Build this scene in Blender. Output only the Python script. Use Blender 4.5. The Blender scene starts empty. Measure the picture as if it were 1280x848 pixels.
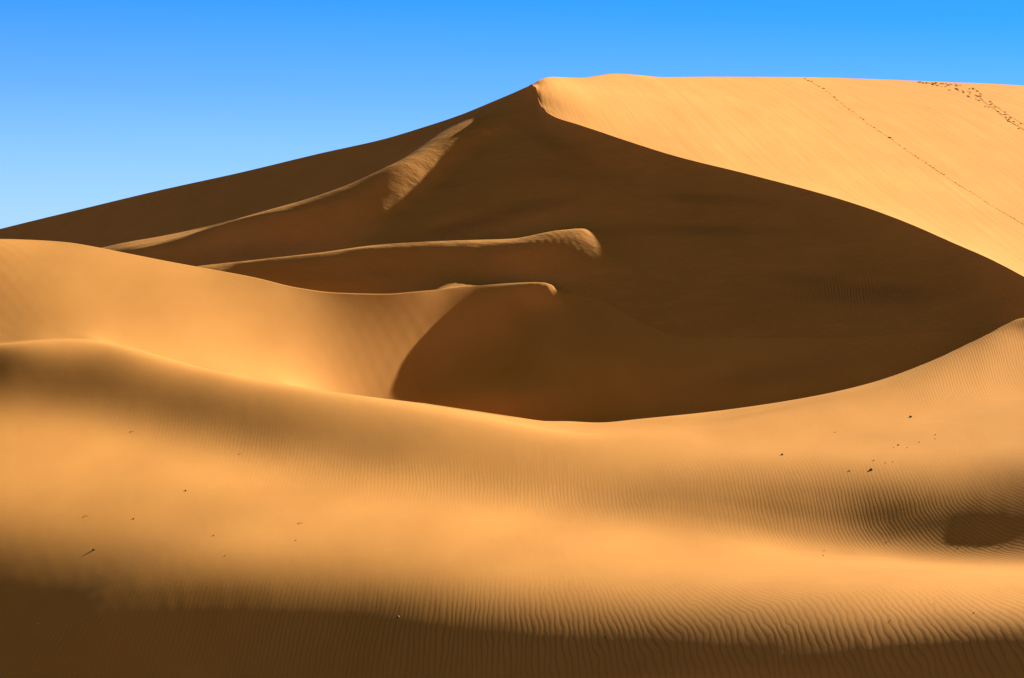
# Desert dunes under a clear sky: one terrain, a low sun, stones, twigs and footprints.
import bpy, math, random
import numpy as np
from mathutils import Vector

random.seed(7); rng = np.random.default_rng(7)
scene = bpy.context.scene
COL = scene.collection
F, H0 = 4500.0, 310.0            # focal length and horizon row in photo pixels (1280 wide)
SUN_AZ, SUN_EL = math.radians(45.0), math.radians(26.2)

# ------------------------------------------------------------------ helpers
def pchip(xk, yk, x):
    xk = np.asarray(xk, float); yk = np.asarray(yk, float); x = np.asarray(x, float)
    h = np.diff(xk); d = np.diff(yk)/h; m = np.zeros_like(yk)
    for i in range(1, len(xk)-1):
        if d[i-1]*d[i] > 0:
            w1 = 2*h[i]+h[i-1]; w2 = h[i]+2*h[i-1]
            m[i] = (w1+w2)/(w1/d[i-1]+w2/d[i])
    m[0] = d[0]; m[-1] = d[-1]
    j = np.clip(np.searchsorted(xk, x)-1, 0, len(h)-1); t = np.clip((x-xk[j])/h[j], 0, 1)
    return ((2*t**3-3*t**2+1)*yk[j]+(t**3-2*t**2+t)*h[j]*m[j]+(-2*t**3+3*t**2)*yk[j+1]+(t**3-t**2)*h[j]*m[j+1])

def kind(o, k, label=None):
    o['kind'] = k
    if label: o['label'] = label
    return o

def tag(o, label, cat, group=None):
    o['label'] = label; o['category'] = cat
    if group: o['group'] = group
    return o

# ------------------------------------------------------------------ terrain heights
# ridge lines: distance from the viewpoint along each bearing (bearing given as photo column)
RIPPLE_AMP = .0012
RIPPLE_PATCHES = [(1230,450,110,60,-.35,1.3),(1120,545,260,70,0,.35),(640,610,330,28,.10,.8),(330,560,220,25,.2,.5),(1080,640,220,55,.1,1.3),(1200,660,200,40,.1,1.3),(1060,365,90,28,0,1.6),(1160,420,90,45,-.5,.5),(460,330,90,30,0,.25),(640,275,120,16,-.3,.5)]
SAND_A = (.50,.232,.053,1); SAND_B = (.575,.274,.069,1)
SUN_COLOR = (1.0,.86,.66)
SKY_STRENGTH = .1
SKY_RAMP = [(0.,(.20,.375,.86,1)),(.012,(.165,.33,.82,1)),(.04,(.085,.235,.67,1)),(.0687,(.024,.183,.6,1)),(.1,(.014,.165,.5,1)),(.25,(.2,.15,.1,1)),(1.,(.64,.345,.017,1))]  # dim warm zenith is made up, so shaded sand comes out brown
EXPOSURE = 1.27
MINERAL_SHADE_PATCHES = [(1090,368,125,17,.02,.6),(1010,352,75,14,.1,.45),(870,288,140,9,0,.65),(620,272,115,12,-.25,.8),(900,250,125,10,.05,.5),(560,235,60,25,-.6,.35),(1230,385,75,22,-.2,.45),(760,225,130,14,.12,.4),(960,470,140,18,-.2,.4),(690,180,80,16,.5,.4),(430,345,120,14,-.05,.4),(330,310,120,14,-.1,.4),(700,225,220,55,.2,.22),(1000,300,260,50,.15,.2),(250,270,220,25,-.3,.25),(560,160,120,20,-.4,.25)]

N_Y = [(-900,145),(-300,162),(0,171),(250,172.5),(505,175.6),(640,178.2),(705,179.6),(790,179.45),(890,179.75),(990,180.35),(1090,181.45),(1160,182.85),(1220,184.45),(1280,185.85),(1340,184.6),(1500,175.5),(2200,145)]
L_Y = [(-900,165),(-300,178),(0,184.2),(250,185.0),(400,186.1),(480,187.3),(520,188.3),(560,189.5),(600,190.35),(640,190.7),(690,190.9),(740,190.3),(905,185.5),(1280,184.6),(1500,176.2),(2200,146.2)]
M_Y = [(-900,215),(-300,202),(0,196),(250,194),(350,193.6),(445,193.5),(500,193.6),(560,194.1),(600,194.5),(640,194.75),(690,195.2),(740,195.5),(905,191.5),(1280,186),(1500,177.2),(2200,147.5)]
K_Y = [(-900,245),(-300,226),(0,215),(160,210),(300,205),(445,200.6),(560,204.5),(620,206.5),(740,202.5),(905,196.5),(1280,187.3),(1500,178.1),(2200,148.7)]
G_Y = [(-900,290),(-300,262),(0,243),(300,225),(500,215.5),(600,211.8),(667,210),(676,208),(690,206.3),(740,204),(870,201),(905,200.3),(1098,195),(1280,189.4),(1500,182.5),(2200,150)]
SK_Y = [(-900,300),(-300,272),(0,252),(300,233),(600,217),(668,212),(700,220),(765,233),(1000,287),(1280,383),(1500,420),(2200,470)]
B_Y = list(zip([-900,-300,0,240,480,720,960,1120,1280,1600,2200], [126,126,125,124,121,114,104.5,99,94,86,75]))
QSTEP = 0.0025
# terrain heights on the ridge-following grid, one list per bearing: second differences in steps of QSTEP metres
HEIGHTS = [
[-7400,7400,0,-15,30,78,-186,-437,1334,-715,-1,7,2,5,2,4,2,4,1,2,2,0,1,-1,0,-1,-2,0,-2,-2,-2,-1,-3,-2,-2,-3,-3,-3,-3,-4,-3,-4,-4,-4,-3,-5,-3,-4,-4,-3,-3,-5,-2,-4,-2,-4,-2,-3,-3,-1,-3,-2,-3,0,-4,32,17,17,10,7,3,-5,-1,-15,-3,-23,1,-27,10,-30,19,-29,25,-26,2,-118,-106,-92,92,229,131,-22,-89,-122,-65,-21,56,48,-51,-63,-33,-13,49,78,178,17,-6,-67,-60,-65,-18,-6,51,-97,-140,-147,-74,65,205,454,163,92,-56,-98,-131,-110,-53,-41,20,33,-3,-7,-4,-5,-4,-3,-2,-3,2,-1,3,2,4,5,5,5,6,-482,-310,-303,-261,-247,-227,-199,-66],
[-7400,7400,0,-14,28,76,-180,-416,1221,-637,9,2,7,2,6,3,4,3,4,4,2,2,3,0,-1,1,-2,-1,-1,-3,-2,-2,-3,-3,-2,-5,-3,-4,-4,-5,-3,-5,-4,-4,-5,-3,-5,-3,-4,-4,-4,-3,-4,-3,-3,-2,-3,-2,-2,-3,-3,-2,-2,-4,2,23,21,15,12,8,2,3,-11,-1,-18,-2,-25,5,-29,14,-30,22,-31,30,-54,-65,-144,-54,53,237,115,7,-91,-95,-78,-5,34,59,-60,-49,-53,-11,16,87,98,105,-11,-25,-69,-43,-40,12,18,-39,-145,-149,-113,1,195,321,336,90,11,-105,-119,-116,-93,-20,-14,39,-7,-3,-7,-2,-6,-1,-3,-1,-1,1,0,4,3,5,4,6,5,-485,-307,-303,-279,-220,-235,-187,-111],
[-7400,7400,0,-14,28,74,-177,-395,1125,-566,2,8,2,9,2,7,4,6,5,5,5,5,2,3,0,0,-1,-1,-3,-2,-2,-5,-3,-4,-4,-5,-4,-5,-5,-5,-5,-4,-4,-5,-4,-5,-3,-4,-5,-2,-5,-2,-5,-2,-3,-3,-2,-2,-3,-3,-2,-1,-4,-1,-3,26,17,17,13,7,7,-3,0,-13,-1,-24,4,-30,10,-31,17,-31,24,-25,0,-115,-95,-90,71,208,132,0,-60,-102,-56,-25,43,30,-36,-55,-39,-32,22,52,122,48,46,-33,-35,-57,-18,-15,34,-67,-93,-142,-118,-28,127,348,240,201,10,-57,-128,-116,-85,-66,7,20,-2,-6,-2,-6,-2,-4,-1,-2,0,-1,3,1,4,3,5,4,6,-481,-311,-303,-284,-227,-215,-193,-114],
[-7400,7400,0,-13,26,73,-172,-381,1054,-522,8,1,8,5,7,5,8,8,7,9,7,7,4,3,2,-1,-1,-3,-2,-4,-5,-5,-4,-7,-5,-6,-5,-6,-5,-5,-5,-4,-5,-4,-5,-3,-4,-3,-4,-3,-3,-3,-4,-2,-3,-3,-3,-1,-4,-2,-2,-3,-2,-4,2,20,21,16,13,10,2,6,-10,2,-20,2,-27,5,-31,12,-32,21,-33,33,-56,-63,-137,-53,37,221,112,28,-66,-74,-69,-11,19,39,-52,-39,-48,-18,3,61,93,81,6,2,-47,-31,-39,7,5,-32,-121,-113,-112,-38,115,301,279,134,74,-62,-96,-127,-100,-40,-33,32,-7,-2,-5,-2,-5,-1,-3,0,-2,1,1,3,1,5,3,5,5,-479,-308,-304,-290,-237,-208,-177,-121],
[-7400,7400,0,-13,26,71,-168,-366,997,-486,2,8,1,11,5,8,10,10,14,10,10,9,5,2,1,-1,-3,-4,-5,-6,-6,-7,-7,-7,-7,-6,-6,-5,-6,-4,-6,-3,-4,-4,-4,-3,-3,-3,-2,-4,-2,-3,-3,-3,-2,-3,-4,-2,-3,-3,-2,-2,-2,-1,-5,26,17,18,13,10,7,-2,3,-14,2,-24,2,-29,7,-33,16,-34,24,-25,1,-116,-88,-91,60,192,131,18,-36,-82,-49,-30,27,14,-31,-52,-36,-29,14,46,105,54,37,-25,-22,-48,-17,-17,27,-58,-80,-132,-102,-35,102,300,243,179,30,-31,-108,-105,-104,-72,2,11,-1,-7,0,-6,0,-5,0,-3,1,0,1,2,3,3,4,3,6,-473,-307,-302,-297,-254,-201,-162,-113],
[-7400,7399,2,-13,24,70,-164,-353,956,-465,6,2,8,6,9,9,13,14,17,15,13,7,5,0,-1,-3,-6,-7,-8,-8,-9,-8,-8,-8,-6,-7,-4,-6,-5,-4,-3,-4,-4,-2,-3,-2,-3,-3,-2,-2,-3,-3,-2,-3,-2,-4,-2,-2,-4,-2,-3,-3,-2,-4,0,19,22,16,15,11,5,7,-8,3,-20,2,-28,4,-34,12,-36,20,-34,34,-58,-60,-133,-52,26,205,112,46,-45,-54,-64,-15,4,23,-46,-35,-46,-20,2,56,90,71,14,0,-43,-28,-36,4,1,-28,-105,-100,-112,-32,96,277,256,159,75,-57,-104,-126,-86,-56,-39,33,-7,-1,-6,-1,-4,-2,-2,0,-2,3,-1,3,3,3,3,5,3,-466,-300,-303,-299,-279,-195,-146,-101],
[-7400,7399,2,-12,22,69,-160,-341,926,-449,1,8,3,11,9,12,14,19,22,18,13,6,2,-1,-5,-5,-10,-11,-11,-11,-11,-8,-8,-7,-7,-5,-4,-5,-3,-4,-2,-3,-2,-3,-2,-2,-2,-1,-4,-1,-2,-3,-3,-2,-3,-3,-2,-3,-3,-2,-5,-1,-4,-1,-5,24,17,20,15,10,11,-2,6,-13,2,-25,2,-33,6,-35,14,-36,24,-27,3,-114,-82,-93,53,172,134,30,-13,-66,-41,-34,14,0,-26,-48,-34,-30,12,42,99,56,32,-20,-22,-44,-20,-17,23,-50,-72,-120,-90,-41,86,260,235,183,70,-7,-109,-140,-126,-60,5,7,-1,-7,-2,-5,-1,-3,-1,-3,2,0,2,2,3,3,5,3,4,-456,-298,-297,-305,-302,-197,-125,-88],
[-7400,7399,2,-11,20,67,-154,-330,904,-443,5,3,8,8,11,14,19,21,27,20,12,5,-1,-2,-8,-11,-13,-15,-13,-12,-12,-8,-9,-6,-5,-5,-3,-4,-3,-1,-3,-2,-1,-2,-2,-1,-2,-1,-2,-2,-2,-3,-2,-2,-3,-2,-3,-3,-2,-4,-2,-4,-3,-4,0,17,22,18,16,14,5,9,-6,4,-19,1,-30,2,-36,9,-37,19,-36,33,-57,-52,-132,-49,13,188,109,59,-26,-35,-57,-18,-6,10,-39,-30,-46,-19,-1,50,87,65,16,0,-40,-27,-34,1,-2,-24,-91,-90,-102,-33,73,231,223,166,98,1,-57,-116,-131,-108,-45,46,-8,-2,-7,-2,-5,-1,-3,1,-1,2,1,3,3,5,3,6,4,-452,-287,-293,-302,-336,-198,-107,-69],
[-7400,7399,2,-11,20,65,-150,-320,894,-442,0,7,4,11,11,16,21,27,29,21,11,4,-2,-6,-11,-15,-18,-16,-15,-14,-10,-9,-8,-6,-4,-4,-2,-4,-1,-2,-1,-1,-1,-2,0,-1,-2,0,-2,-2,-1,-2,-2,-3,-1,-4,-2,-3,-3,-3,-3,-4,-4,-2,-4,19,20,20,17,11,14,0,8,-12,4,-27,1,-35,3,-39,13,-37,23,-30,9,-110,-74,-97,40,153,130,40,5,-48,-32,-34,4,-8,-20,-43,-30,-31,9,37,92,51,27,-16,-20,-40,-21,-17,20,-44,-63,-106,-78,-42,66,206,197,157,87,24,-47,-74,-91,-82,-58,-33,-3,-10,-2,-8,-1,-5,0,-1,1,1,3,3,5,4,6,5,6,-448,-285,-273,-300,-361,-222,-84,-45],
[-7400,7399,2,-10,18,63,-145,-312,902,-458,3,1,6,7,13,18,24,32,32,21,11,1,-3,-10,-15,-19,-20,-19,-15,-13,-10,-10,-6,-4,-5,-3,-3,-1,-2,0,-1,-1,0,0,0,-1,0,0,-2,-1,-1,-2,-1,-3,-2,-3,-4,-4,-2,-5,-4,-3,-2,-4,-2,15,23,19,17,17,6,14,-4,8,-19,2,-34,0,-41,6,-40,17,-36,34,-55,-43,-128,-53,-6,171,103,68,-10,-18,-47,-14,-15,5,-32,-24,-41,-18,-4,44,79,57,12,-4,-36,-24,-29,-2,-3,-19,-77,-76,-92,-26,58,184,174,139,86,24,-19,-56,-63,-55,-49,-106,-11,-5,-9,-4,-6,-2,-2,0,0,4,1,6,5,6,5,8,6,-449,-281,-267,-267,-384,-246,-106,10],
[-7400,7398,4,-10,16,62,-141,-306,915,-465,-1,-2,-4,11,5,20,31,40,33,19,10,1,-6,-14,-19,-23,-22,-19,-15,-13,-9,-8,-6,-4,-4,-2,-2,-2,-1,1,-1,1,1,1,0,2,0,0,-1,0,-2,-2,-2,-3,-2,-5,-5,-3,-3,-4,-3,-3,-4,-2,-5,16,19,22,18,13,19,5,15,-9,4,-28,-3,-42,-2,-43,11,-40,24,-34,12,-101,-68,-102,28,130,125,44,21,-33,-19,-30,1,-13,-12,-36,-25,-28,4,29,81,47,25,-16,-23,-42,-20,-11,18,-41,-53,-85,-57,-33,57,171,154,118,78,35,-8,-32,-52,-65,-68,-110,-8,-11,-6,-10,-3,-5,-2,-1,1,3,4,4,7,6,8,8,8,-452,-287,-263,-247,-333,-310,-144,14],
[-7400,7398,4,-9,14,59,-132,-306,932,-463,2,-9,-12,-9,3,19,42,45,33,17,10,2,-9,-16,-24,-26,-23,-19,-15,-11,-9,-5,-6,-3,-2,-4,-1,-1,-2,1,2,1,4,3,3,4,1,1,-1,-1,-3,-3,-5,-6,-5,-7,-8,-3,-2,-1,0,-2,-5,-4,-2,9,23,19,21,25,16,22,1,10,-22,-4,-41,-8,-47,0,-43,17,-36,30,-57,-41,-130,-46,1,144,94,76,1,-3,-37,-8,-18,3,-22,-18,-38,-19,-7,34,62,57,22,2,-29,-29,-36,-11,-4,-17,-72,-70,-67,14,74,161,137,96,52,24,-1,-29,-43,-54,-60,-124,-13,-7,-11,-6,-8,-2,-5,0,1,2,4,7,5,8,9,9,8,-452,-296,-278,-235,-252,-327,-238,-23],
[-7400,7398,4,-7,10,58,-126,-302,935,-436,0,-1,-11,-34,-51,25,71,41,29,20,13,4,-8,-21,-28,-27,-25,-20,-14,-9,-6,-5,-2,-3,-3,-2,-2,-2,0,1,2,4,7,7,8,6,4,2,-2,-2,-6,-7,-10,-11,-12,-13,-10,-7,-4,1,1,2,3,2,-4,12,22,27,30,24,29,9,16,-15,-1,-35,-9,-45,-5,-49,5,-43,22,-43,-6,-123,-67,-78,53,126,122,40,33,-23,-11,-29,-5,-12,-4,-32,-25,-34,-5,22,71,51,34,5,-8,-31,-19,-24,-1,-85,-54,-76,-50,-13,132,242,131,51,14,-13,-19,-24,-38,-49,-54,-113,-10,-13,-8,-11,-4,-8,0,-3,2,3,5,5,9,7,10,10,11,-454,-299,-298,-260,-159,-302,-306,-139],
[-7400,7398,4,-8,12,56,-123,-304,937,-433,4,-4,-5,-30,-77,38,68,35,30,22,15,4,-8,-21,-28,-29,-25,-20,-13,-9,-5,-4,-3,-3,-2,-2,-2,-1,0,0,2,5,7,9,9,7,6,1,-1,-3,-7,-8,-13,-13,-15,-14,-10,-8,-4,0,1,3,4,4,2,6,28,29,26,33,16,24,-4,6,-27,-5,-42,-6,-48,0,-46,12,-42,19,-82,-59,-116,-26,3,180,80,73,2,5,-32,-11,-22,3,-20,-18,-37,-22,-16,27,69,54,29,13,-14,-17,-27,-14,-11,-99,-56,-60,-63,-2,108,304,112,47,-2,-14,-26,-29,-35,-44,-56,-106,-15,-8,-14,-6,-9,-3,-6,2,-1,5,3,7,8,9,9,11,9,-453,-297,-300,-273,-142,-291,-313,-168],
[-7400,7398,4,-7,10,56,-122,-301,933,-425,3,1,-12,-5,-117,62,51,32,31,23,17,5,-7,-21,-30,-28,-26,-20,-13,-8,-5,-2,-4,-1,-3,-1,-3,0,0,0,2,5,8,11,10,10,6,3,-2,-5,-7,-11,-16,-17,-19,-16,-11,-7,-3,-2,2,4,5,10,0,14,26,28,32,23,30,6,14,-18,1,-37,-6,-45,-3,-47,8,-42,20,-70,-17,-112,-58,-72,41,154,112,38,33,-22,-7,-32,-5,-14,-6,-32,-23,-33,-4,11,82,47,34,7,-4,-21,-17,-21,-7,-114,-59,-60,-51,-16,111,338,127,10,3,-29,-24,-35,-37,-40,-47,-111,-11,-14,-7,-12,-4,-8,-2,-2,2,3,5,6,8,9,11,9,12,-455,-296,-301,-284,-131,-277,-316,-199],
[-7400,7398,4,-7,10,56,-122,-298,926,-413,-2,12,-22,9,-123,63,26,37,31,25,18,7,-7,-21,-30,-29,-26,-20,-13,-7,-4,-2,-3,-2,-1,-2,-2,0,0,0,3,4,9,11,14,12,8,3,-2,-6,-11,-13,-19,-24,-22,-17,-9,-6,-1,-2,1,4,9,9,7,10,27,33,26,34,15,23,-9,6,-27,-6,-39,-8,-43,-2,-42,8,-38,-13,-69,-61,-102,-30,-1,200,73,69,4,6,-32,-11,-24,0,-20,-20,-35,-20,-11,18,74,53,27,14,-9,-11,-21,-12,-16,-124,-64,-57,-50,-8,93,411,99,-8,-16,-15,-39,-29,-48,-41,-42,-97,-15,-10,-14,-7,-10,-3,-6,0,0,4,4,8,7,9,11,11,10,-448,-303,-297,-300,-117,-269,-310,-234],
[-7400,7398,4,-7,10,55,-120,-298,923,-409,11,-10,18,-49,-45,10,20,33,33,27,19,9,-6,-22,-29,-30,-26,-20,-12,-7,-3,-3,-1,-2,-1,-2,-1,-1,1,0,3,4,10,12,16,15,10,3,-2,-9,-12,-18,-25,-29,-24,-14,-7,-3,0,-1,1,1,10,14,3,13,28,30,35,23,29,4,10,-18,-3,-31,-10,-38,-10,-40,-4,-37,7,-54,-31,-89,-66,-58,34,155,107,41,30,-20,-11,-30,-9,-12,-10,-32,-26,-26,3,15,69,52,29,9,-3,-15,-12,-18,-12,-137,-65,-57,-48,-6,109,438,103,-69,6,-30,-28,-43,-39,-49,-41,-90,-9,-14,-8,-13,-6,-8,-2,-4,2,2,6,5,9,10,10,12,11,-441,-310,-296,-310,-114,-255,-306,-260],
[-7400,7398,4,-6,8,55,-118,-297,916,-397,5,3,1,-24,-28,-36,22,29,33,29,20,11,-5,-22,-29,-30,-26,-20,-11,-7,-2,-3,-1,-1,-2,-1,-1,0,1,0,3,4,9,15,18,17,12,5,-4,-10,-16,-23,-32,-33,-22,-12,-3,0,-1,1,0,2,7,13,8,11,28,33,29,33,17,16,-7,1,-24,-8,-33,-13,-37,-11,-34,-2,-18,-55,-48,-55,-81,-29,24,145,96,63,7,0,-31,-16,-22,1,-21,-25,-34,-19,5,32,49,58,24,9,-6,-9,-15,-14,-17,-138,-69,-58,-42,-4,122,455,93,-114,18,-18,-35,-35,-47,-41,-45,-86,-15,-9,-13,-7,-10,-5,-6,-1,0,3,3,9,7,10,11,11,13,-436,-310,-302,-313,-122,-236,-302,-277],
[-7400,7398,4,-6,8,54,-116,-297,912,-390,5,5,-1,-7,-20,-56,4,30,32,29,23,11,-3,-20,-31,-29,-27,-18,-11,-6,-3,-1,-2,-1,-2,0,-2,1,1,1,3,4,9,16,19,21,14,6,-5,-12,-21,-29,-36,-34,-22,-6,-1,0,0,1,0,1,7,13,8,10,29,29,35,26,26,6,4,-13,-8,-24,-14,-32,-16,-33,-9,-23,-3,-76,-42,-61,-55,-39,53,102,119,48,22,-19,-18,-29,-9,-11,-11,-34,-30,-21,11,47,40,55,23,3,-4,-12,-11,-17,-14,-141,-69,-61,-38,8,124,464,76,-128,6,-1,-32,-38,-41,-45,-42,-91,-10,-14,-9,-12,-6,-7,-3,-4,1,1,7,4,11,8,12,11,13,-431,-308,-308,-315,-134,-217,-298,-285],
[-7400,7398,4,-6,8,53,-114,-297,909,-387,8,3,2,-1,-9,-67,-10,26,32,29,24,13,-3,-20,-29,-30,-25,-19,-10,-6,-3,-2,0,-2,-1,-1,-1,0,2,2,2,5,9,15,22,22,16,7,-6,-15,-23,-32,-40,-33,-19,-6,1,0,1,0,0,1,6,15,6,10,25,33,29,34,19,14,-5,-2,-19,-11,-27,-18,-29,-17,-25,-8,-13,-79,-50,-50,-58,-21,41,116,98,63,8,-7,-32,-18,-20,-1,-21,-26,-37,-15,11,53,50,44,21,0,-7,-10,-14,-13,-16,-139,-71,-59,-37,16,131,449,80,-139,2,-2,-21,-40,-40,-43,-45,-88,-15,-10,-13,-7,-11,-4,-5,-2,-1,4,3,8,8,10,11,12,12,-429,-305,-310,-317,-147,-202,-293,-288],
[-7400,7398,4,-5,6,53,-112,-298,908,-384,7,5,3,5,0,-70,-26,19,31,31,23,15,-3,-18,-29,-29,-26,-17,-11,-5,-2,-3,-1,-1,-1,0,-2,1,1,3,3,5,9,16,21,25,17,7,-6,-17,-26,-36,-38,-33,-18,-4,0,1,0,0,1,0,8,12,5,10,25,27,35,29,26,8,4,-11,-9,-21,-16,-27,-19,-26,-14,-18,-8,-88,-49,-54,-46,-21,47,114,101,52,17,-20,-22,-28,-12,-8,-14,-34,-32,-19,18,53,67,34,16,-5,-8,-12,-11,-15,-13,-141,-68,-60,-33,21,141,425,83,-137,-9,1,-18,-35,-41,-44,-42,-91,-12,-15,-8,-12,-7,-8,-2,-3,1,1,5,6,10,8,13,11,14,-430,-301,-313,-316,-162,-189,-286,-289],
[-7400,7397,6,-6,6,52,-110,-299,908,-384,9,6,3,9,11,-71,-39,9,30,30,25,14,0,-19,-27,-28,-25,-18,-9,-7,-2,-1,-2,-1,-1,-1,0,0,2,3,4,5,8,17,22,26,18,7,-6,-19,-29,-37,-38,-30,-18,-4,0,0,0,1,0,1,8,12,3,9,21,29,31,35,21,15,-1,-4,-15,-14,-22,-18,-27,-19,-20,-12,-13,-92,-52,-52,-44,-11,43,124,91,57,8,-13,-32,-22,-17,-3,-20,-30,-37,-14,17,61,76,34,4,-6,-14,-11,-12,-12,-16,-135,-70,-58,-31,29,146,402,83,-131,-15,-3,-14,-30,-41,-43,-43,-91,-14,-10,-14,-8,-10,-4,-7,0,-1,4,2,9,7,11,10,14,12,-430,-297,-314,-316,-175,-180,-277,-290],
[-7400,7397,6,-6,6,51,-108,-300,908,-384,11,5,6,11,20,-67,-50,-3,26,30,26,14,0,-15,-27,-28,-23,-18,-10,-5,-3,-2,-1,-1,-1,-1,0,0,2,4,4,6,10,14,24,25,21,7,-7,-22,-31,-37,-35,-29,-17,-6,0,-1,1,0,0,1,11,8,4,5,21,27,32,32,28,10,5,-7,-10,-18,-16,-25,-19,-23,-16,-17,-10,-100,-53,-52,-38,-11,50,125,93,49,12,-21,-27,-28,-11,-10,-15,-36,-32,-19,25,61,94,27,-1,-16,-13,-16,-9,-13,-12,-136,-67,-57,-27,32,152,379,83,-127,-15,-7,-14,-27,-38,-43,-43,-91,-12,-14,-10,-12,-6,-9,-3,-3,2,0,7,5,9,10,12,11,14,-430,-295,-313,-317,-190,-169,-269,-287],
[-7400,7397,6,-5,4,51,-106,-301,908,-384,12,6,6,15,27,-62,-57,-15,20,29,26,14,2,-14,-25,-27,-23,-16,-11,-5,-4,-1,-2,0,-2,1,-1,0,2,4,6,6,10,15,23,27,20,8,-9,-23,-33,-36,-33,-27,-17,-7,-2,0,0,0,1,0,11,9,2,4,19,26,30,35,24,17,2,-2,-13,-13,-21,-18,-24,-19,-19,-14,-13,-104,-56,-50,-38,-3,50,130,90,50,7,-20,-32,-23,-18,-4,-21,-32,-38,-13,24,71,100,30,-11,-20,-22,-13,-12,-9,-14,-129,-69,-53,-26,38,153,358,83,-121,-16,-10,-14,-26,-35,-42,-43,-90,-15,-10,-14,-8,-10,-5,-7,0,-1,3,4,8,7,11,11,13,12,-431,-291,-312,-318,-202,-164,-257,-286],
[-7400,7397,6,-5,4,50,-104,-303,910,-385,13,6,7,18,34,-56,-62,-27,13,26,26,16,2,-13,-23,-25,-21,-17,-10,-7,-3,-2,-1,-1,0,-1,0,0,2,5,5,9,9,16,23,26,22,6,-9,-25,-33,-36,-32,-24,-16,-9,-3,0,-1,0,1,0,11,7,3,4,17,24,31,31,29,14,8,-5,-8,-16,-17,-21,-20,-21,-17,-17,-12,-109,-57,-52,-33,-1,55,130,92,47,7,-24,-31,-28,-13,-9,-18,-37,-35,-15,31,74,114,26,-16,-31,-22,-19,-9,-11,-9,-128,-64,-55,-20,39,155,338,84,-118,-15,-11,-17,-23,-34,-40,-43,-91,-12,-14,-10,-12,-6,-9,-3,-3,0,2,6,5,10,9,12,12,14,-434,-289,-308,-320,-214,-160,-244,-283],
[-7400,7397,6,-5,4,49,-102,-304,911,-386,12,9,7,19,42,-51,-63,-37,2,23,27,15,3,-10,-21,-25,-19,-16,-11,-6,-4,-3,-1,0,-1,-1,1,1,1,5,5,10,11,16,23,27,20,7,-11,-26,-35,-34,-29,-23,-16,-10,-3,-3,1,-1,1,0,10,6,4,4,17,21,29,31,29,17,8,-2,-8,-14,-19,-18,-22,-19,-18,-15,-15,-112,-59,-52,-31,3,58,131,93,46,3,-23,-34,-26,-17,-6,-23,-35,-38,-11,31,87,118,30,-28,-34,-33,-15,-13,-7,-11,-120,-65,-51,-18,43,151,323,83,-114,-14,-12,-17,-24,-33,-38,-42,-91,-13,-11,-13,-9,-10,-5,-6,-1,-2,4,3,8,8,10,12,13,12,-435,-287,-305,-320,-226,-158,-232,-278],
[-7400,7397,6,-4,2,49,-100,-306,914,-389,14,9,7,21,48,-45,-63,-45,-8,18,25,16,5,-9,-20,-21,-19,-15,-11,-7,-5,-2,-1,-2,1,-1,0,2,1,5,6,10,12,17,23,28,19,5,-11,-27,-35,-34,-27,-23,-15,-9,-5,-3,0,-1,1,1,7,9,1,5,16,19,27,31,29,19,10,0,-8,-13,-18,-20,-19,-20,-16,-17,-15,-116,-61,-51,-29,6,62,130,94,45,3,-26,-35,-28,-15,-10,-20,-40,-35,-14,40,90,133,24,-30,-49,-31,-25,-7,-10,-5,-119,-60,-51,-14,45,148,305,88,-115,-11,-12,-18,-25,-31,-38,-41,-89,-13,-13,-11,-11,-7,-8,-4,-3,0,2,5,6,10,9,12,12,13,-437,-286,-301,-319,-240,-154,-221,-272],
[-7400,7397,6,-4,2,48,-98,-308,917,-392,15,10,8,22,51,-37,-61,-51,-19,11,22,18,6,-7,-18,-20,-17,-14,-11,-7,-6,-3,-1,-1,0,-1,1,2,1,5,6,11,13,18,24,26,21,3,-13,-27,-35,-33,-27,-22,-15,-9,-5,-3,-1,0,0,1,11,3,2,4,15,17,26,31,30,20,12,2,-7,-13,-18,-19,-20,-19,-17,-15,-16,-120,-61,-50,-29,9,65,131,93,46,0,-26,-37,-29,-16,-8,-25,-37,-40,-9,40,104,140,25,-45,-49,-43,-21,-14,-3,-8,-109,-62,-45,-15,49,144,289,89,-109,-14,-10,-19,-24,-32,-36,-41,-88,-14,-11,-12,-9,-11,-4,-7,-1,-1,3,3,8,8,10,12,12,13,-438,-287,-296,-319,-251,-154,-208,-266],
[-7400,7397,6,-3,0,48,-96,-309,919,-395,16,10,10,21,57,-33,-56,-56,-29,4,18,18,7,-4,-17,-17,-16,-13,-10,-9,-6,-3,-2,-1,0,0,0,2,3,3,8,10,15,19,24,27,19,3,-13,-28,-36,-33,-27,-21,-14,-10,-5,-2,-2,0,1,7,3,5,-1,4,11,18,26,30,31,22,13,3,-5,-14,-16,-20,-19,-20,-16,-17,-16,-120,-61,-50,-28,11,66,132,94,45,0,-30,-36,-31,-16,-10,-23,-43,-37,-10,48,109,156,17,-50,-62,-41,-31,-7,-10,1,-108,-56,-48,-8,48,144,267,99,-112,-10,-13,-17,-25,-31,-36,-40,-87,-13,-12,-11,-11,-8,-7,-4,-4,1,1,6,5,10,8,14,10,15,-443,-283,-294,-317,-263,-154,-196,-258],
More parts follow.
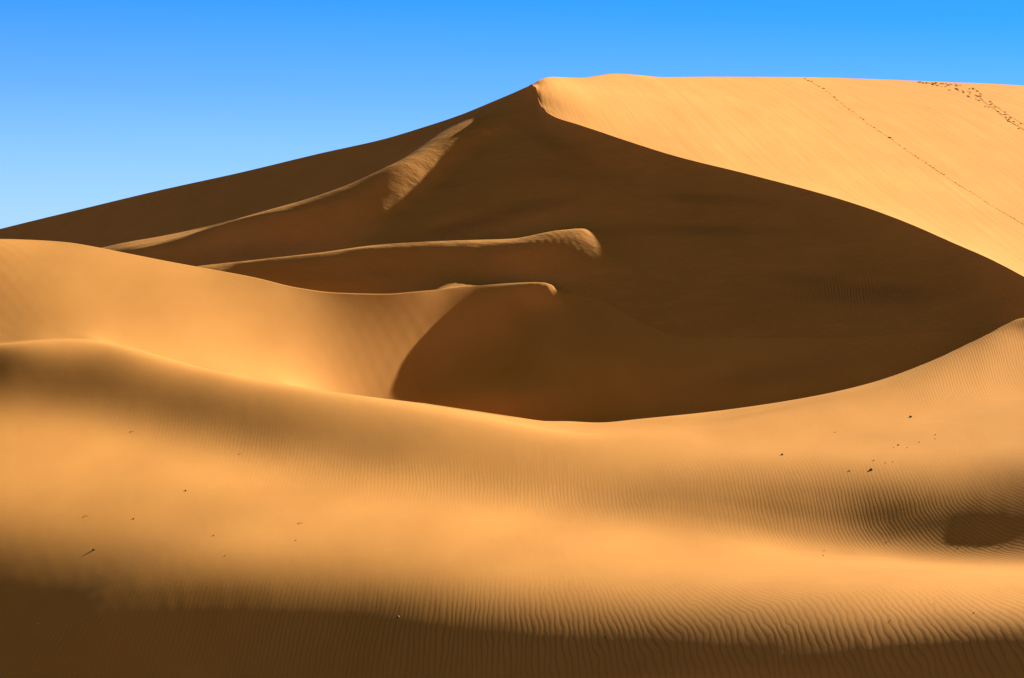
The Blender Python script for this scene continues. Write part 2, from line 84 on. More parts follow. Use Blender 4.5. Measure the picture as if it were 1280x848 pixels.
[-7400,7397,6,-3,0,47,-94,-311,922,-397,15,12,11,20,60,-26,-52,-58,-39,-5,14,18,9,-4,-12,-17,-14,-12,-10,-9,-6,-5,-2,-1,0,0,1,2,2,5,7,11,15,20,26,26,19,2,-14,-28,-35,-35,-27,-22,-14,-8,-5,-3,-1,0,4,4,8,0,0,-2,12,17,26,31,30,23,16,4,-5,-12,-17,-19,-21,-18,-19,-15,-18,-118,-61,-50,-28,13,69,131,94,45,-2,-29,-40,-31,-16,-10,-26,-42,-40,-7,50,123,165,15,-65,-64,-52,-24,-18,2,-8,-94,-59,-43,-10,55,137,254,99,-107,-12,-10,-19,-24,-31,-36,-38,-87,-13,-12,-12,-8,-10,-6,-6,-1,-2,4,3,7,8,11,10,14,12,-443,-285,-289,-315,-274,-155,-185,-249],
[-7400,7397,6,-2,-2,46,-90,-313,923,-399,16,13,12,19,63,-21,-47,-60,-45,-15,9,16,11,-1,-12,-13,-13,-11,-9,-10,-7,-5,-3,-1,0,1,0,2,3,5,7,11,17,20,27,27,17,3,-16,-28,-35,-36,-28,-22,-15,-7,-4,-2,-1,0,1,9,3,5,-3,0,9,18,24,30,30,25,15,7,-4,-11,-18,-19,-21,-19,-18,-16,-18,-117,-61,-50,-27,15,69,132,94,45,-2,-32,-40,-33,-17,-10,-27,-44,-39,-8,58,129,184,3,-74,-74,-48,-35,-9,-9,5,-97,-50,-47,-5,52,141,235,103,-104,-12,-11,-18,-24,-31,-36,-37,-86,-13,-12,-10,-11,-8,-7,-4,-4,1,1,6,4,10,9,13,11,13,-446,-283,-286,-313,-285,-156,-175,-238],
[-7400,7397,6,-2,-2,45,-88,-315,927,-403,17,13,14,18,63,-13,-44,-58,-52,-24,1,17,11,0,-8,-13,-9,-11,-9,-9,-9,-5,-4,0,-1,0,2,1,4,5,8,11,16,23,26,27,18,2,-17,-27,-36,-37,-30,-24,-13,-6,-4,-1,0,0,1,0,12,2,0,2,11,15,23,28,29,25,17,7,-2,-11,-17,-20,-21,-20,-18,-16,-17,-118,-60,-49,-26,16,70,131,95,45,-3,-34,-41,-33,-18,-11,-28,-45,-41,-5,62,139,201,-6,-92,-76,-52,-33,-14,2,-10,-77,-60,-35,-13,57,138,226,99,-96,-16,-8,-19,-24,-31,-35,-37,-85,-12,-12,-12,-9,-9,-6,-6,0,-3,4,2,8,8,10,11,13,12,-449,-283,-281,-310,-296,-159,-163,-229],
[-7400,7397,6,-2,-2,44,-86,-316,929,-406,17,15,14,19,62,-8,-38,-58,-55,-34,-4,13,11,3,-7,-9,-9,-8,-9,-10,-9,-7,-3,-1,-1,0,2,2,3,6,8,12,17,23,27,26,18,1,-17,-27,-36,-39,-33,-23,-13,-6,-1,-1,1,-1,1,0,5,8,2,4,13,14,21,26,27,26,17,10,-3,-9,-18,-19,-22,-21,-17,-18,-16,-117,-60,-48,-24,15,72,131,95,45,-5,-33,-44,-34,-19,-10,-30,-46,-42,-3,66,150,217,-14,-116,-78,-44,-42,-11,-2,8,-97,-39,-46,-3,44,147,215,98,-93,-14,-12,-16,-25,-30,-35,-38,-82,-13,-12,-11,-10,-7,-9,-3,-3,0,1,6,4,10,8,13,12,12,-451,-283,-278,-306,-308,-159,-155,-217],
[-7400,7397,6,-1,-4,44,-84,-317,930,-407,17,15,16,18,62,-5,-32,-55,-60,-40,-12,10,11,4,-4,-8,-6,-6,-9,-11,-9,-8,-4,-1,-1,1,1,2,4,6,8,13,18,23,27,26,17,0,-16,-28,-37,-40,-35,-23,-12,-4,0,0,-1,1,1,-1,2,10,4,5,13,16,19,24,27,25,19,9,0,-10,-17,-20,-22,-21,-19,-17,-16,-116,-58,-49,-24,18,72,131,94,45,-4,-36,-45,-35,-18,-13,-29,-49,-41,-2,70,159,239,-30,-136,-89,-24,-51,-14,2,1,-68,-60,-30,-18,50,134,226,86,-82,-20,-9,-19,-23,-31,-34,-37,-83,-12,-11,-11,-10,-9,-6,-5,-2,-1,3,3,7,7,11,10,13,13,-455,-283,-273,-303,-318,-163,-145,-205],
[-7400,7397,6,-1,-4,42,-80,-319,932,-409,16,15,19,18,60,-2,-25,-54,-62,-47,-18,6,10,6,-3,-5,-4,-6,-7,-11,-11,-7,-5,-2,-1,1,2,2,3,6,10,12,20,24,26,25,16,0,-17,-28,-37,-42,-37,-22,-10,-2,0,0,1,-1,1,0,1,10,5,4,14,18,18,24,24,25,20,11,0,-9,-17,-20,-23,-22,-18,-18,-16,-115,-58,-48,-22,18,72,132,94,45,-6,-36,-47,-35,-20,-12,-32,-48,-43,0,76,166,256,-36,-174,-83,-17,-45,-16,-3,4,-63,-45,-46,-8,31,138,224,89,-84,-13,-17,-15,-26,-29,-34,-37,-81,-12,-12,-11,-10,-7,-8,-3,-4,0,2,4,6,9,8,12,12,13,-457,-284,-269,-299,-328,-166,-136,-193],
[-7400,7397,6,0,-6,42,-78,-320,934,-411,15,16,20,19,58,1,-22,-48,-66,-51,-24,0,10,5,1,-4,-1,-5,-7,-10,-11,-9,-6,-2,0,0,3,1,5,5,10,13,20,26,26,23,14,-1,-17,-29,-38,-42,-36,-21,-9,-1,1,0,0,0,1,0,0,8,6,6,16,17,19,21,25,24,20,12,2,-9,-17,-20,-24,-21,-20,-18,-16,-115,-56,-47,-22,19,73,131,95,43,-4,-39,-46,-39,-19,-13,-32,-51,-41,1,79,175,270,-41,-214,-68,-16,-29,-32,3,0,-56,-42,-36,-24,29,126,237,83,-75,-21,-11,-20,-23,-31,-32,-38,-79,-14,-10,-11,-10,-8,-6,-6,-1,-2,4,2,7,7,11,10,13,11,-459,-283,-266,-294,-338,-171,-127,-181],
[-7400,7397,6,1,-8,41,-74,-321,934,-412,14,16,22,22,53,3,-17,-45,-67,-54,-29,-6,7,7,2,-1,0,-3,-6,-11,-11,-10,-6,-2,-1,1,2,3,3,7,9,15,20,25,27,22,12,-3,-18,-30,-37,-41,-36,-20,-7,1,-1,1,0,0,0,1,1,3,6,12,16,16,18,21,24,24,21,13,2,-8,-15,-23,-23,-22,-21,-17,-17,-114,-56,-45,-22,20,73,132,94,44,-6,-38,-49,-39,-21,-13,-33,-51,-43,4,83,183,280,-45,-247,-58,-11,-22,-31,-5,2,-52,-36,-37,-23,8,129,236,92,-78,-15,-18,-17,-25,-28,-35,-36,-80,-11,-12,-11,-9,-8,-7,-4,-3,0,1,5,5,9,8,12,12,12,-463,-283,-262,-289,-348,-175,-120,-167],
[-7400,7396,8,0,-8,40,-72,-322,937,-416,16,13,24,26,48,5,-14,-42,-66,-56,-35,-11,5,7,4,1,0,-1,-5,-10,-12,-10,-7,-2,-2,2,1,4,5,6,9,14,22,25,27,21,10,-6,-19,-31,-37,-40,-33,-18,-6,0,1,-1,1,1,-1,1,1,0,5,18,15,15,19,19,25,23,21,14,4,-6,-17,-22,-24,-24,-19,-19,-17,-113,-55,-45,-21,20,76,130,95,43,-6,-40,-49,-41,-20,-15,-35,-51,-42,6,86,189,287,-43,-276,-55,-4,-19,-24,-10,-1,-42,-38,-34,-30,-5,122,247,92,-70,-21,-14,-21,-23,-30,-33,-37,-78,-12,-11,-11,-9,-9,-5,-6,-1,-2,3,3,6,8,10,9,14,11,-466,-284,-256,-286,-355,-181,-113,-154],
[-7400,7396,8,1,-10,39,-68,-323,937,-416,15,12,24,31,43,6,-11,-38,-66,-57,-40,-15,1,7,6,2,2,0,-4,-10,-12,-10,-8,-2,-2,1,3,4,4,7,10,15,20,26,27,19,8,-8,-21,-31,-38,-38,-30,-16,-5,0,0,1,0,0,1,0,0,1,2,22,14,15,18,20,23,24,22,15,5,-6,-16,-22,-24,-25,-21,-18,-17,-113,-55,-44,-20,22,74,132,94,44,-7,-40,-52,-41,-22,-15,-36,-52,-41,7,90,194,293,-40,-297,-60,2,-14,-18,-15,-1,-38,-31,-39,-31,-22,118,251,101,-71,-18,-17,-20,-24,-29,-34,-36,-78,-11,-12,-10,-10,-7,-7,-4,-3,0,1,5,4,9,9,11,11,13,-471,-282,-254,-278,-367,-185,-106,-141],
[-7400,7396,8,1,-10,38,-66,-323,938,-418,16,10,22,41,33,8,-6,-38,-64,-58,-42,-20,-3,7,7,4,2,2,-4,-9,-12,-10,-8,-4,-1,2,2,4,6,7,10,15,21,25,26,18,5,-10,-21,-33,-37,-37,-28,-14,-3,0,1,-1,1,0,1,0,0,0,3,21,15,14,18,20,23,24,23,15,7,-5,-15,-23,-25,-24,-23,-18,-18,-111,-56,-43,-19,21,78,130,96,41,-6,-42,-50,-44,-22,-19,-36,-53,-38,8,94,196,297,-32,-309,-79,11,-9,-15,-11,-10,-30,-29,-35,-36,-35,108,259,104,-65,-20,-17,-20,-25,-29,-33,-36,-78,-11,-11,-10,-9,-9,-5,-6,-1,-2,3,3,6,7,10,10,12,11,-473,-283,-247,-275,-374,-193,-99,-127],
[-7400,7396,8,2,-12,37,-62,-324,939,-419,15,10,18,52,24,9,-5,-33,-63,-59,-45,-24,-4,4,8,5,5,0,-2,-8,-11,-12,-7,-5,-1,2,2,6,5,9,10,15,21,24,25,17,2,-12,-23,-32,-38,-36,-25,-10,-4,1,0,1,-1,1,1,-1,1,1,0,24,13,14,18,19,23,25,23,17,8,-4,-15,-22,-25,-26,-23,-19,-18,-111,-56,-42,-18,22,77,133,94,42,-8,-40,-53,-43,-25,-20,-41,-50,-38,12,96,199,300,-28,-305,-109,16,0,-13,-11,-7,-34,-24,-30,-38,-49,101,261,110,-62,-19,-18,-20,-26,-29,-33,-35,-77,-11,-12,-9,-10,-6,-8,-4,-3,1,0,4,6,7,9,11,11,12,-478,-282,-244,-267,-382,-201,-94,-112],
[-7400,7396,8,2,-12,35,-58,-325,940,-419,13,12,12,62,14,12,-3,-31,-63,-57,-47,-27,-8,4,7,7,5,2,-2,-8,-11,-10,-9,-4,-2,2,3,6,6,10,11,15,20,24,23,14,0,-13,-24,-32,-40,-34,-21,-9,-2,1,0,0,1,-1,1,1,0,0,0,25,12,15,15,21,22,25,24,18,10,-3,-14,-22,-26,-26,-23,-20,-19,-112,-54,-42,-18,23,79,133,95,40,-8,-42,-49,-47,-22,-33,-37,-53,-31,14,98,200,300,-21,-298,-142,27,2,-8,-12,-7,-35,-21,-26,-38,-56,89,263,113,-57,-18,-19,-21,-25,-30,-32,-35,-77,-11,-10,-11,-8,-8,-6,-5,-2,-1,2,3,6,6,11,9,11,12,-481,-283,-238,-262,-389,-210,-87,-99],
[-7400,7396,8,3,-14,35,-56,-325,942,-421,13,12,13,62,7,14,0,-29,-60,-59,-47,-29,-12,3,7,8,6,1,0,-8,-10,-11,-7,-6,-1,1,4,6,8,10,12,15,21,22,20,12,-2,-14,-25,-34,-39,-32,-19,-6,-1,1,-1,1,0,1,0,0,1,-1,1,24,13,12,17,18,24,25,25,19,11,-1,-12,-22,-27,-27,-23,-22,-19,-112,-53,-42,-18,26,77,136,94,41,-11,-41,-50,-41,-31,-37,-45,-43,-33,23,96,202,303,-26,-274,-174,23,8,-4,-9,-8,-37,-19,-24,-33,-64,80,262,118,-55,-17,-19,-21,-26,-29,-32,-36,-76,-10,-11,-9,-10,-6,-8,-2,-5,1,1,4,4,8,8,12,9,13,-487,-281,-234,-254,-398,-217,-86,-81],
[-7400,7396,8,3,-14,33,-52,-325,941,-419,11,11,17,57,5,14,2,-27,-58,-59,-46,-33,-13,0,8,8,6,3,-2,-6,-9,-11,-7,-6,-1,1,4,7,9,10,13,17,19,21,17,10,-5,-16,-24,-36,-37,-32,-15,-3,-1,0,0,1,0,1,0,0,0,1,-1,24,12,12,16,18,23,27,25,21,13,0,-11,-22,-26,-27,-26,-22,-19,-114,-51,-42,-17,26,79,137,95,38,-11,-42,-49,-40,-23,-67,-34,-46,-21,20,105,196,308,-28,-250,-209,16,5,16,-8,-10,-41,-18,-21,-31,-64,70,259,121,-51,-18,-17,-23,-25,-30,-32,-36,-74,-11,-10,-10,-8,-8,-5,-5,-2,-2,3,2,6,7,9,9,11,12,-490,-284,-226,-248,-403,-229,-80,-68],
[-7400,7396,8,4,-16,32,-48,-325,941,-420,13,9,18,53,6,11,4,-24,-58,-56,-48,-33,-15,-2,6,8,8,2,0,-6,-9,-10,-7,-5,-2,2,3,8,9,13,13,16,20,19,14,6,-6,-17,-25,-36,-38,-27,-13,-3,1,0,1,0,0,0,1,0,0,1,0,21,11,12,15,18,24,26,28,22,13,3,-10,-20,-27,-28,-26,-23,-21,-114,-51,-41,-16,27,81,137,94,40,-14,-43,-51,-37,-26,-71,-42,-36,-23,30,102,202,298,-13,-248,-219,-13,19,26,-4,-12,-45,-17,-20,-28,-64,62,257,122,-48,-17,-18,-21,-27,-30,-32,-34,-76,-9,-11,-8,-9,-7,-7,-3,-4,1,0,4,4,9,7,10,10,13,-496,-282,-223,-237,-412,-239,-78,-51],
[-7400,7396,8,5,-18,31,-44,-325,941,-420,13,9,18,48,7,10,5,-23,-55,-56,-47,-34,-17,-4,5,9,7,3,-1,-5,-7,-9,-8,-4,-2,1,5,7,10,14,14,17,18,17,11,3,-7,-19,-26,-36,-36,-24,-11,0,0,0,0,1,0,0,1,0,0,1,0,19,10,12,14,18,23,28,28,24,16,3,-7,-20,-27,-28,-27,-24,-22,-115,-51,-40,-15,28,83,138,94,39,-14,-47,-52,-39,-22,-82,-37,-38,-15,29,108,201,297,-13,-233,-237,-20,8,41,-3,-10,-47,-18,-20,-25,-62,57,252,123,-44,-17,-18,-23,-25,-30,-33,-34,-74,-10,-9,-11,-7,-8,-4,-6,-1,-3,4,1,7,5,10,8,12,10,-499,-283,-216,-229,-417,-254,-73,-36],
[-7400,7396,8,5,-18,30,-42,-324,941,-419,11,11,16,44,8,10,4,-21,-54,-54,-47,-33,-19,-6,4,8,7,3,0,-5,-6,-8,-6,-5,-2,2,3,9,11,14,16,16,17,14,9,0,-10,-18,-28,-36,-33,-22,-8,1,-1,1,1,-1,1,1,-1,1,1,-1,1,18,8,11,13,18,23,29,29,27,16,7,-8,-18,-25,-30,-27,-26,-23,-116,-51,-39,-14,29,86,138,96,35,-12,-49,-56,-42,-21,-86,-39,-32,-15,36,107,206,288,-2,-236,-231,-38,8,34,6,-9,-47,-18,-21,-23,-59,55,246,123,-41,-17,-17,-23,-26,-30,-32,-34,-74,-9,-11,-8,-9,-6,-7,-2,-4,0,1,3,5,8,6,11,9,13,-507,-281,-211,-219,-423,-267,-73,-17],
[-7400,7396,8,6,-20,29,-38,-323,939,-418,13,8,17,38,10,9,4,-20,-51,-53,-48,-32,-19,-8,2,7,7,4,-1,-4,-4,-8,-5,-5,0,0,5,8,12,15,16,16,15,12,5,-2,-11,-19,-29,-35,-32,-18,-5,0,1,0,0,1,0,1,-1,1,0,1,0,16,7,9,14,16,24,29,31,28,19,9,-7,-16,-26,-28,-30,-25,-26,-117,-51,-38,-13,31,87,141,94,37,-17,-43,-62,-54,-18,-84,-40,-32,-9,37,113,201,291,-5,-228,-234,-34,-10,34,2,-3,-42,-22,-21,-21,-57,56,240,122,-38,-15,-19,-22,-27,-29,-33,-34,-72,-11,-9,-9,-7,-9,-3,-6,-1,-1,2,2,6,5,10,7,12,10,-509,-284,-204,-209,-427,-282,-73,1],
[-7400,7396,8,6,-20,27,-34,-322,937,-416,12,9,15,33,12,9,3,-19,-50,-52,-46,-32,-19,-9,0,6,6,4,-1,-3,-4,-5,-5,-4,0,1,4,9,13,15,17,14,14,8,3,-4,-12,-21,-29,-35,-28,-15,-3,0,1,0,0,1,0,0,1,-1,2,-1,2,12,7,9,11,17,23,28,34,31,21,10,-3,-17,-25,-29,-29,-27,-27,-120,-49,-39,-10,32,89,143,97,31,-16,-48,-47,-79,-25,-71,-41,-31,-7,42,113,205,286,-3,-230,-225,-42,-2,9,9,-7,-30,-26,-23,-21,-51,55,236,121,-36,-15,-17,-23,-28,-29,-33,-33,-73,-8,-12,-7,-8,-7,-6,-2,-4,1,-1,6,3,7,8,9,9,12,-515,-284,-199,-196,-431,-300,-73,19],
[-7400,7396,8,7,-22,26,-30,-321,936,-416,13,9,12,29,14,10,1,-20,-47,-51,-44,-32,-19,-10,-2,6,4,4,-1,-2,-3,-4,-4,-3,0,2,4,11,12,16,16,13,12,5,0,-6,-13,-21,-31,-33,-25,-11,-3,1,1,-1,2,-1,1,1,-1,1,0,1,0,12,5,8,10,15,23,29,35,34,24,13,-2,-17,-24,-29,-29,-30,-27,-121,-51,-36,-10,34,92,147,94,32,-24,-43,-51,-96,-9,-75,-40,-31,-5,44,115,204,286,-5,-224,-225,-41,-7,3,4,-5,-20,-31,-26,-21,-49,59,231,118,-31,-15,-17,-23,-27,-31,-32,-34,-71,-11,-8,-10,-6,-8,-4,-5,-1,-1,2,2,6,6,8,8,11,9,-518,-286,-192,-184,-434,-320,-73,38],
[-7400,7395,10,7,-24,25,-26,-319,932,-412,12,8,11,25,12,14,-1,-20,-46,-48,-45,-30,-19,-11,-2,3,4,3,0,-2,-3,-2,-4,0,-1,3,6,9,15,15,15,12,8,3,-3,-7,-13,-23,-31,-32,-21,-8,-2,0,2,0,0,0,1,0,1,0,0,0,1,11,3,7,8,15,20,31,37,37,28,15,-2,-14,-25,-30,-29,-30,-29,-124,-49,-36,-8,36,95,149,97,25,-26,-47,-55,-94,-12,-71,-41,-30,-3,44,116,202,282,2,-220,-222,-45,-10,-2,-2,2,-17,-31,-31,-22,-46,59,225,121,-28,-14,-18,-22,-28,-31,-32,-34,-72,-8,-11,-8,-8,-6,-6,-2,-3,1,-1,6,2,9,6,10,8,12,-526,-285,-187,-171,-436,-338,-79,61],
[-7400,7395,10,7,-24,23,-22,-317,929,-410,12,8,8,21,14,13,0,-22,-44,-47,-43,-30,-18,-10,-5,1,5,1,1,-3,-1,-2,-1,0,0,3,7,11,13,17,13,10,5,0,-4,-9,-15,-23,-32,-28,-18,-7,0,0,2,-1,1,0,1,0,1,-1,1,1,-1,10,3,5,6,13,20,30,41,39,34,16,0,-14,-25,-30,-31,-31,-30,-125,-48,-34,-7,38,96,156,94,22,-31,-53,-56,-94,-10,-69,-42,-28,-4,46,114,199,277,10,-210,-222,-49,-14,-5,-2,-1,-13,-29,-32,-26,-46,60,221,121,-23,-13,-17,-24,-28,-30,-33,-34,-71,-10,-9,-10,-6,-7,-5,-4,0,-2,3,1,7,5,9,7,11,9,-529,-287,-180,-159,-435,-362,-80,79],
[-7400,7395,10,8,-26,22,-18,-315,926,-408,12,8,6,16,15,13,1,-24,-42,-46,-41,-30,-17,-11,-6,1,3,1,1,-2,-2,0,0,0,3,3,7,11,15,16,11,9,1,-2,-6,-10,-16,-25,-30,-27,-14,-4,-1,2,0,0,1,0,1,0,0,0,1,0,1,7,2,3,4,11,19,32,42,46,36,20,1,-14,-26,-31,-34,-30,-32,-124,-46,-34,-5,38,101,158,96,17,-41,-53,-63,-88,-11,-66,-39,-30,-3,44,113,193,271,21,-195,-224,-54,-17,-7,-4,-3,-11,-26,-33,-27,-50,62,216,123,-21,-10,-17,-23,-28,-32,-33,-34,-71,-9,-11,-7,-9,-5,-7,-1,-4,2,0,5,3,8,6,10,8,11,-536,-285,-177,-143,-436,-385,-86,103],
[-7400,7395,10,9,-28,21,-14,-312,922,-406,12,7,6,10,16,12,2,-25,-39,-46,-40,-29,-17,-11,-5,-2,2,2,0,-1,-2,1,1,1,3,5,8,12,13,16,11,5,0,-5,-8,-12,-16,-27,-29,-22,-12,-4,2,0,1,0,1,0,0,1,0,0,1,0,-1,8,-1,1,2,8,19,34,46,52,39,21,3,-14,-25,-34,-35,-33,-32,-122,-45,-33,-6,42,102,165,94,13,-53,-52,-68,-83,-10,-64,-39,-28,-4,44,107,189,261,34,-176,-224,-60,-21,-10,-6,-3,-11,-25,-31,-31,-50,61,213,123,-16,-10,-16,-23,-28,-31,-34,-35,-71,-10,-9,-9,-6,-9,-3,-4,-1,-1,3,2,6,5,9,7,10,9,-538,-289,-170,-129,-432,-413,-91,126],
[-7400,7395,10,9,-28,19,-10,-310,920,-405,12,7,4,6,15,14,0,-25,-38,-43,-40,-28,-17,-11,-6,-2,1,2,-1,0,-1,1,1,4,4,5,8,12,14,15,9,3,-2,-7,-10,-13,-18,-27,-28,-19,-9,-1,0,1,0,1,1,0,0,0,1,0,1,0,-1,4,-2,-3,-1,8,21,35,53,55,43,24,2,-12,-27,-34,-38,-34,-33,-122,-44,-32,-5,43,106,170,93,5,-60,-48,-78,-77,-9,-62,-36,-30,0,36,106,178,254,44,-149,-223,-65,-29,-12,-7,-4,-11,-25,-32,-31,-52,62,209,124,-14,-8,-15,-22,-28,-33,-33,-35,-73,-8,-10,-8,-9,-5,-6,-1,-4,1,1,5,3,8,5,11,8,10,-545,-288,-166,-113,-427,-443,-98,150],
[-7400,7395,10,10,-30,18,-6,-306,914,-402,13,5,3,3,13,14,1,-25,-38,-41,-39,-27,-18,-10,-7,-2,0,2,0,-1,0,0,4,4,5,6,9,12,13,13,9,1,-5,-8,-11,-15,-21,-26,-26,-16,-5,-2,1,0,2,0,0,1,0,0,1,0,0,1,-1,-2,-5,-7,-3,8,24,44,57,57,48,23,6,-15,-27,-35,-37,-38,-34,-124,-43,-32,-3,45,109,177,89,-5,-59,-50,-83,-74,-8,-58,-37,-24,-8,40,92,175,239,59,-126,-205,-82,-31,-19,-8,-5,-9,-26,-34,-33,-53,63,209,122,-13,-6,-13,-22,-28,-32,-35,-34,-73,-10,-8,-10,-6,-8,-3,-5,0,-2,4,1,7,5,9,6,11,9,-549,-291,-159,-98,-421,-474,-106,174],
[-7400,7395,10,11,-32,17,-2,-303,910,-398,10,6,1,-1,13,14,0,-25,-37,-40,-36,-27,-19,-10,-6,-4,0,2,1,-1,0,1,4,6,5,8,8,11,14,12,6,0,-6,-10,-13,-17,-22,-26,-23,-12,-4,-2,2,0,2,-1,2,-1,1,0,1,0,0,1,-2,-8,-10,-11,-5,8,30,53,62,66,44,27,3,-12,-29,-34,-41,-36,-38,-128,-43,-30,-2,47,112,185,82,-10,-61,-51,-88,-68,-10,-55,-32,-28,-2,27,92,157,236,58,-93,-178,-97,-43,-19,-14,-5,-8,-25,-38,-37,-53,64,212,119,-14,-4,-12,-20,-28,-32,-35,-35,-72,-10,-10,-8,-8,-5,-6,-2,-4,3,-1,6,2,9,5,10,8,11,-555,-291,-157,-79,-412,-508,-120,205],
[-7400,7395,10,11,-32,15,2,-298,903,-395,11,3,2,-5,12,13,1,-27,-35,-38,-35,-27,-18,-11,-7,-3,0,1,2,-1,1,1,4,7,7,8,9,10,13,10,6,-3,-7,-11,-15,-18,-24,-26,-18,-11,-2,-1,1,2,0,1,0,0,1,0,1,0,0,1,-2,-17,-15,-17,-5,8,39,58,77,65,48,26,4,-16,-25,-38,-39,-40,-40,-131,-43,-29,-1,48,115,190,82,-23,-56,-53,-91,-67,-9,-51,-32,-22,-9,30,72,155,217,73,-81,-123,-131,-44,-26,-13,-10,-5,-25,-41,-45,-50,59,223,112,-15,-2,-11,-18,-27,-32,-34,-37,-72,-10,-9,-9,-6,-8,-4,-4,0,-3,5,1,7,4,9,7,11,7,-555,-297,-150,-63,-400,-546,-130,231],
[-7400,7395,10,12,-34,14,6,-294,899,-393,9,3,1,-7,10,13,-1,-25,-36,-36,-33,-27,-17,-12,-8,-2,-1,2,1,1,1,1,5,7,9,8,10,10,10,9,3,-2,-9,-13,-16,-20,-25,-24,-16,-6,-3,0,0,3,0,0,2,-1,1,0,1,0,0,0,-1,-26,-23,-20,-10,14,43,73,81,73,51,24,1,-13,-29,-35,-43,-40,-44,-134,-41,-30,-2,49,119,195,78,-32,-47,-56,-94,-67,-9,-48,-26,-26,-1,15,74,125,223,61,-45,-96,-135,-56,-27,-19,-11,-2,-24,-46,-49,-53,53,235,106,-17,-1,-9,-16,-27,-29,-36,-36,-73,-9,-10,-8,-8,-5,-6,-2,-4,3,-1,5,3,9,4,11,7,12,-564,-296,-149,-42,-388,-584,-148,265],
[-7400,7395,10,13,-36,12,12,-290,893,-390,7,3,0,-9,9,11,-1,-26,-34,-35,-32,-25,-18,-12,-8,-3,-1,2,3,1,0,3,5,8,9,11,9,8,9,7,2,-4,-10,-13,-18,-22,-26,-21,-13,-5,-1,0,0,2,1,1,0,0,1,0,1,0,0,0,-1,-37,-29,-26,-11,14,56,80,95,76,54,19,4,-18,-24,-39,-41,-46,-44,-138,-42,-30,-2,49,121,200,76,-36,-45,-56,-93,-69,-11,-43,-27,-15,-13,28,46,124,195,77,-43,-53,-132,-60,-36,-22,-15,4,-25,-46,-59,-48,34,252,96,-16,-1,-5,-17,-23,-30,-34,-37,-72,-11,-7,-9,-7,-8,-2,-7,2,-4,5,1,7,3,10,6,11,8,-563,-302,-146,-23,-369,-629,-164,296],
[-7400,7395,10,13,-36,10,16,-286,891,-391,7,1,-1,-10,8,10,-2,-26,-34,-34,-30,-23,-18,-14,-7,-4,-1,2,4,1,3,1,6,9,11,11,8,9,5,6,-1,-4,-11,-14,-20,-24,-24,-19,-10,-4,0,-1,2,1,1,0,1,1,-1,1,1,0,0,0,-1,-49,-36,-31,-15,22,61,99,99,86,48,25,-6,-11,-31,-33,-46,-44,-49,-144,-42,-30,-2,49,123,205,74,-39,-43,-57,-87,-75,-12,-41,-19,-22,2,10,63,76,205,45,-3,-54,-83,-81,-39,-27,-17,9,-19,-57,-58,-47,17,254,95,-20,5,-6,-13,-23,-28,-34,-35,-74,-7,-10,-8,-7,-6,-7,-1,-4,2,-1,6,1,10,4,10,7,12,-568,-306,-144,-1,-351,-673,-187,334],
[-7400,7395,10,14,-38,9,20,-280,885,-388,3,0,0,-12,9,6,-3,-25,-34,-33,-27,-23,-18,-13,-9,-4,-1,2,4,3,3,3,5,10,13,11,9,6,4,2,-2,-5,-11,-16,-21,-24,-24,-16,-8,-3,1,-1,2,1,1,0,1,1,-1,1,1,0,0,0,-2,-62,-41,-39,-14,23,79,106,116,84,52,16,-1,-19,-23,-39,-42,-49,-49,-153,-41,-31,-2,50,124,208,75,-40,-45,-55,-81,-81,-14,-36,-22,-9,-9,27,37,107,112,81,-11,-13,-68,-85,-43,-29,-22,19,-18,-52,-80,-19,-16,252,83,-6,-1,3,-16,-18,-30,-30,-37,-70,-10,-7,-9,-5,-9,-3,-6,0,-3,5,-1,8,3,10,5,12,7,-567,-312,-142,18,-325,-722,-211,369],
[-7400,7394,12,14,-40,8,24,-275,882,-388,1,-2,-1,-10,6,6,-5,-26,-33,-32,-26,-21,-17,-13,-11,-4,-1,1,5,5,4,3,6,11,13,13,9,3,2,-1,-3,-7,-11,-17,-22,-25,-22,-13,-6,-2,0,1,1,1,1,0,1,0,1,0,0,1,0,0,-3,-73,-54,-41,-19,36,88,128,119,92,41,20,-11,-11,-30,-32,-47,-47,-56,-156,-42,-31,-3,49,127,209,78,-42,-44,-57,-72,-87,-18,-33,-15,-14,5,12,57,70,107,43,33,-21,-37,-81,-45,-34,-25,25,-10,-59,-77,-27,12,173,118,-22,19,-6,-6,-22,-25,-31,-34,-70,-8,-9,-6,-9,-4,-8,-1,-5,2,-1,5,1,10,3,12,5,12,-571,-315,-147,46,-303,-769,-242,410],
[-7400,7394,12,14,-40,5,30,-271,881,-390,-2,-3,-2,-9,5,5,-8,-26,-32,-31,-25,-19,-16,-14,-10,-7,-1,2,5,6,5,5,7,10,16,13,9,0,-1,-4,-4,-8,-12,-17,-23,-26,-18,-11,-5,-1,1,0,1,1,0,2,-1,2,-1,1,1,0,0,-1,-3,-89,-60,-53,-13,41,114,137,135,81,46,4,-2,-20,-21,-38,-43,-54,-55,-161,-42,-32,-3,48,125,214,80,-43,-45,-52,-73,-88,-19,-32,-15,-6,-1,26,39,75,68,56,20,4,-40,-51,-50,-40,-29,30,-6,-56,-85,-15,11,137,99,5,7,8,-12,-15,-27,-27,-34,-68,-7,-8,-8,-5,-9,-2,-7,0,-3,4,-2,9,2,10,5,11,7,-567,-326,-146,67,-268,-825,-273,449],
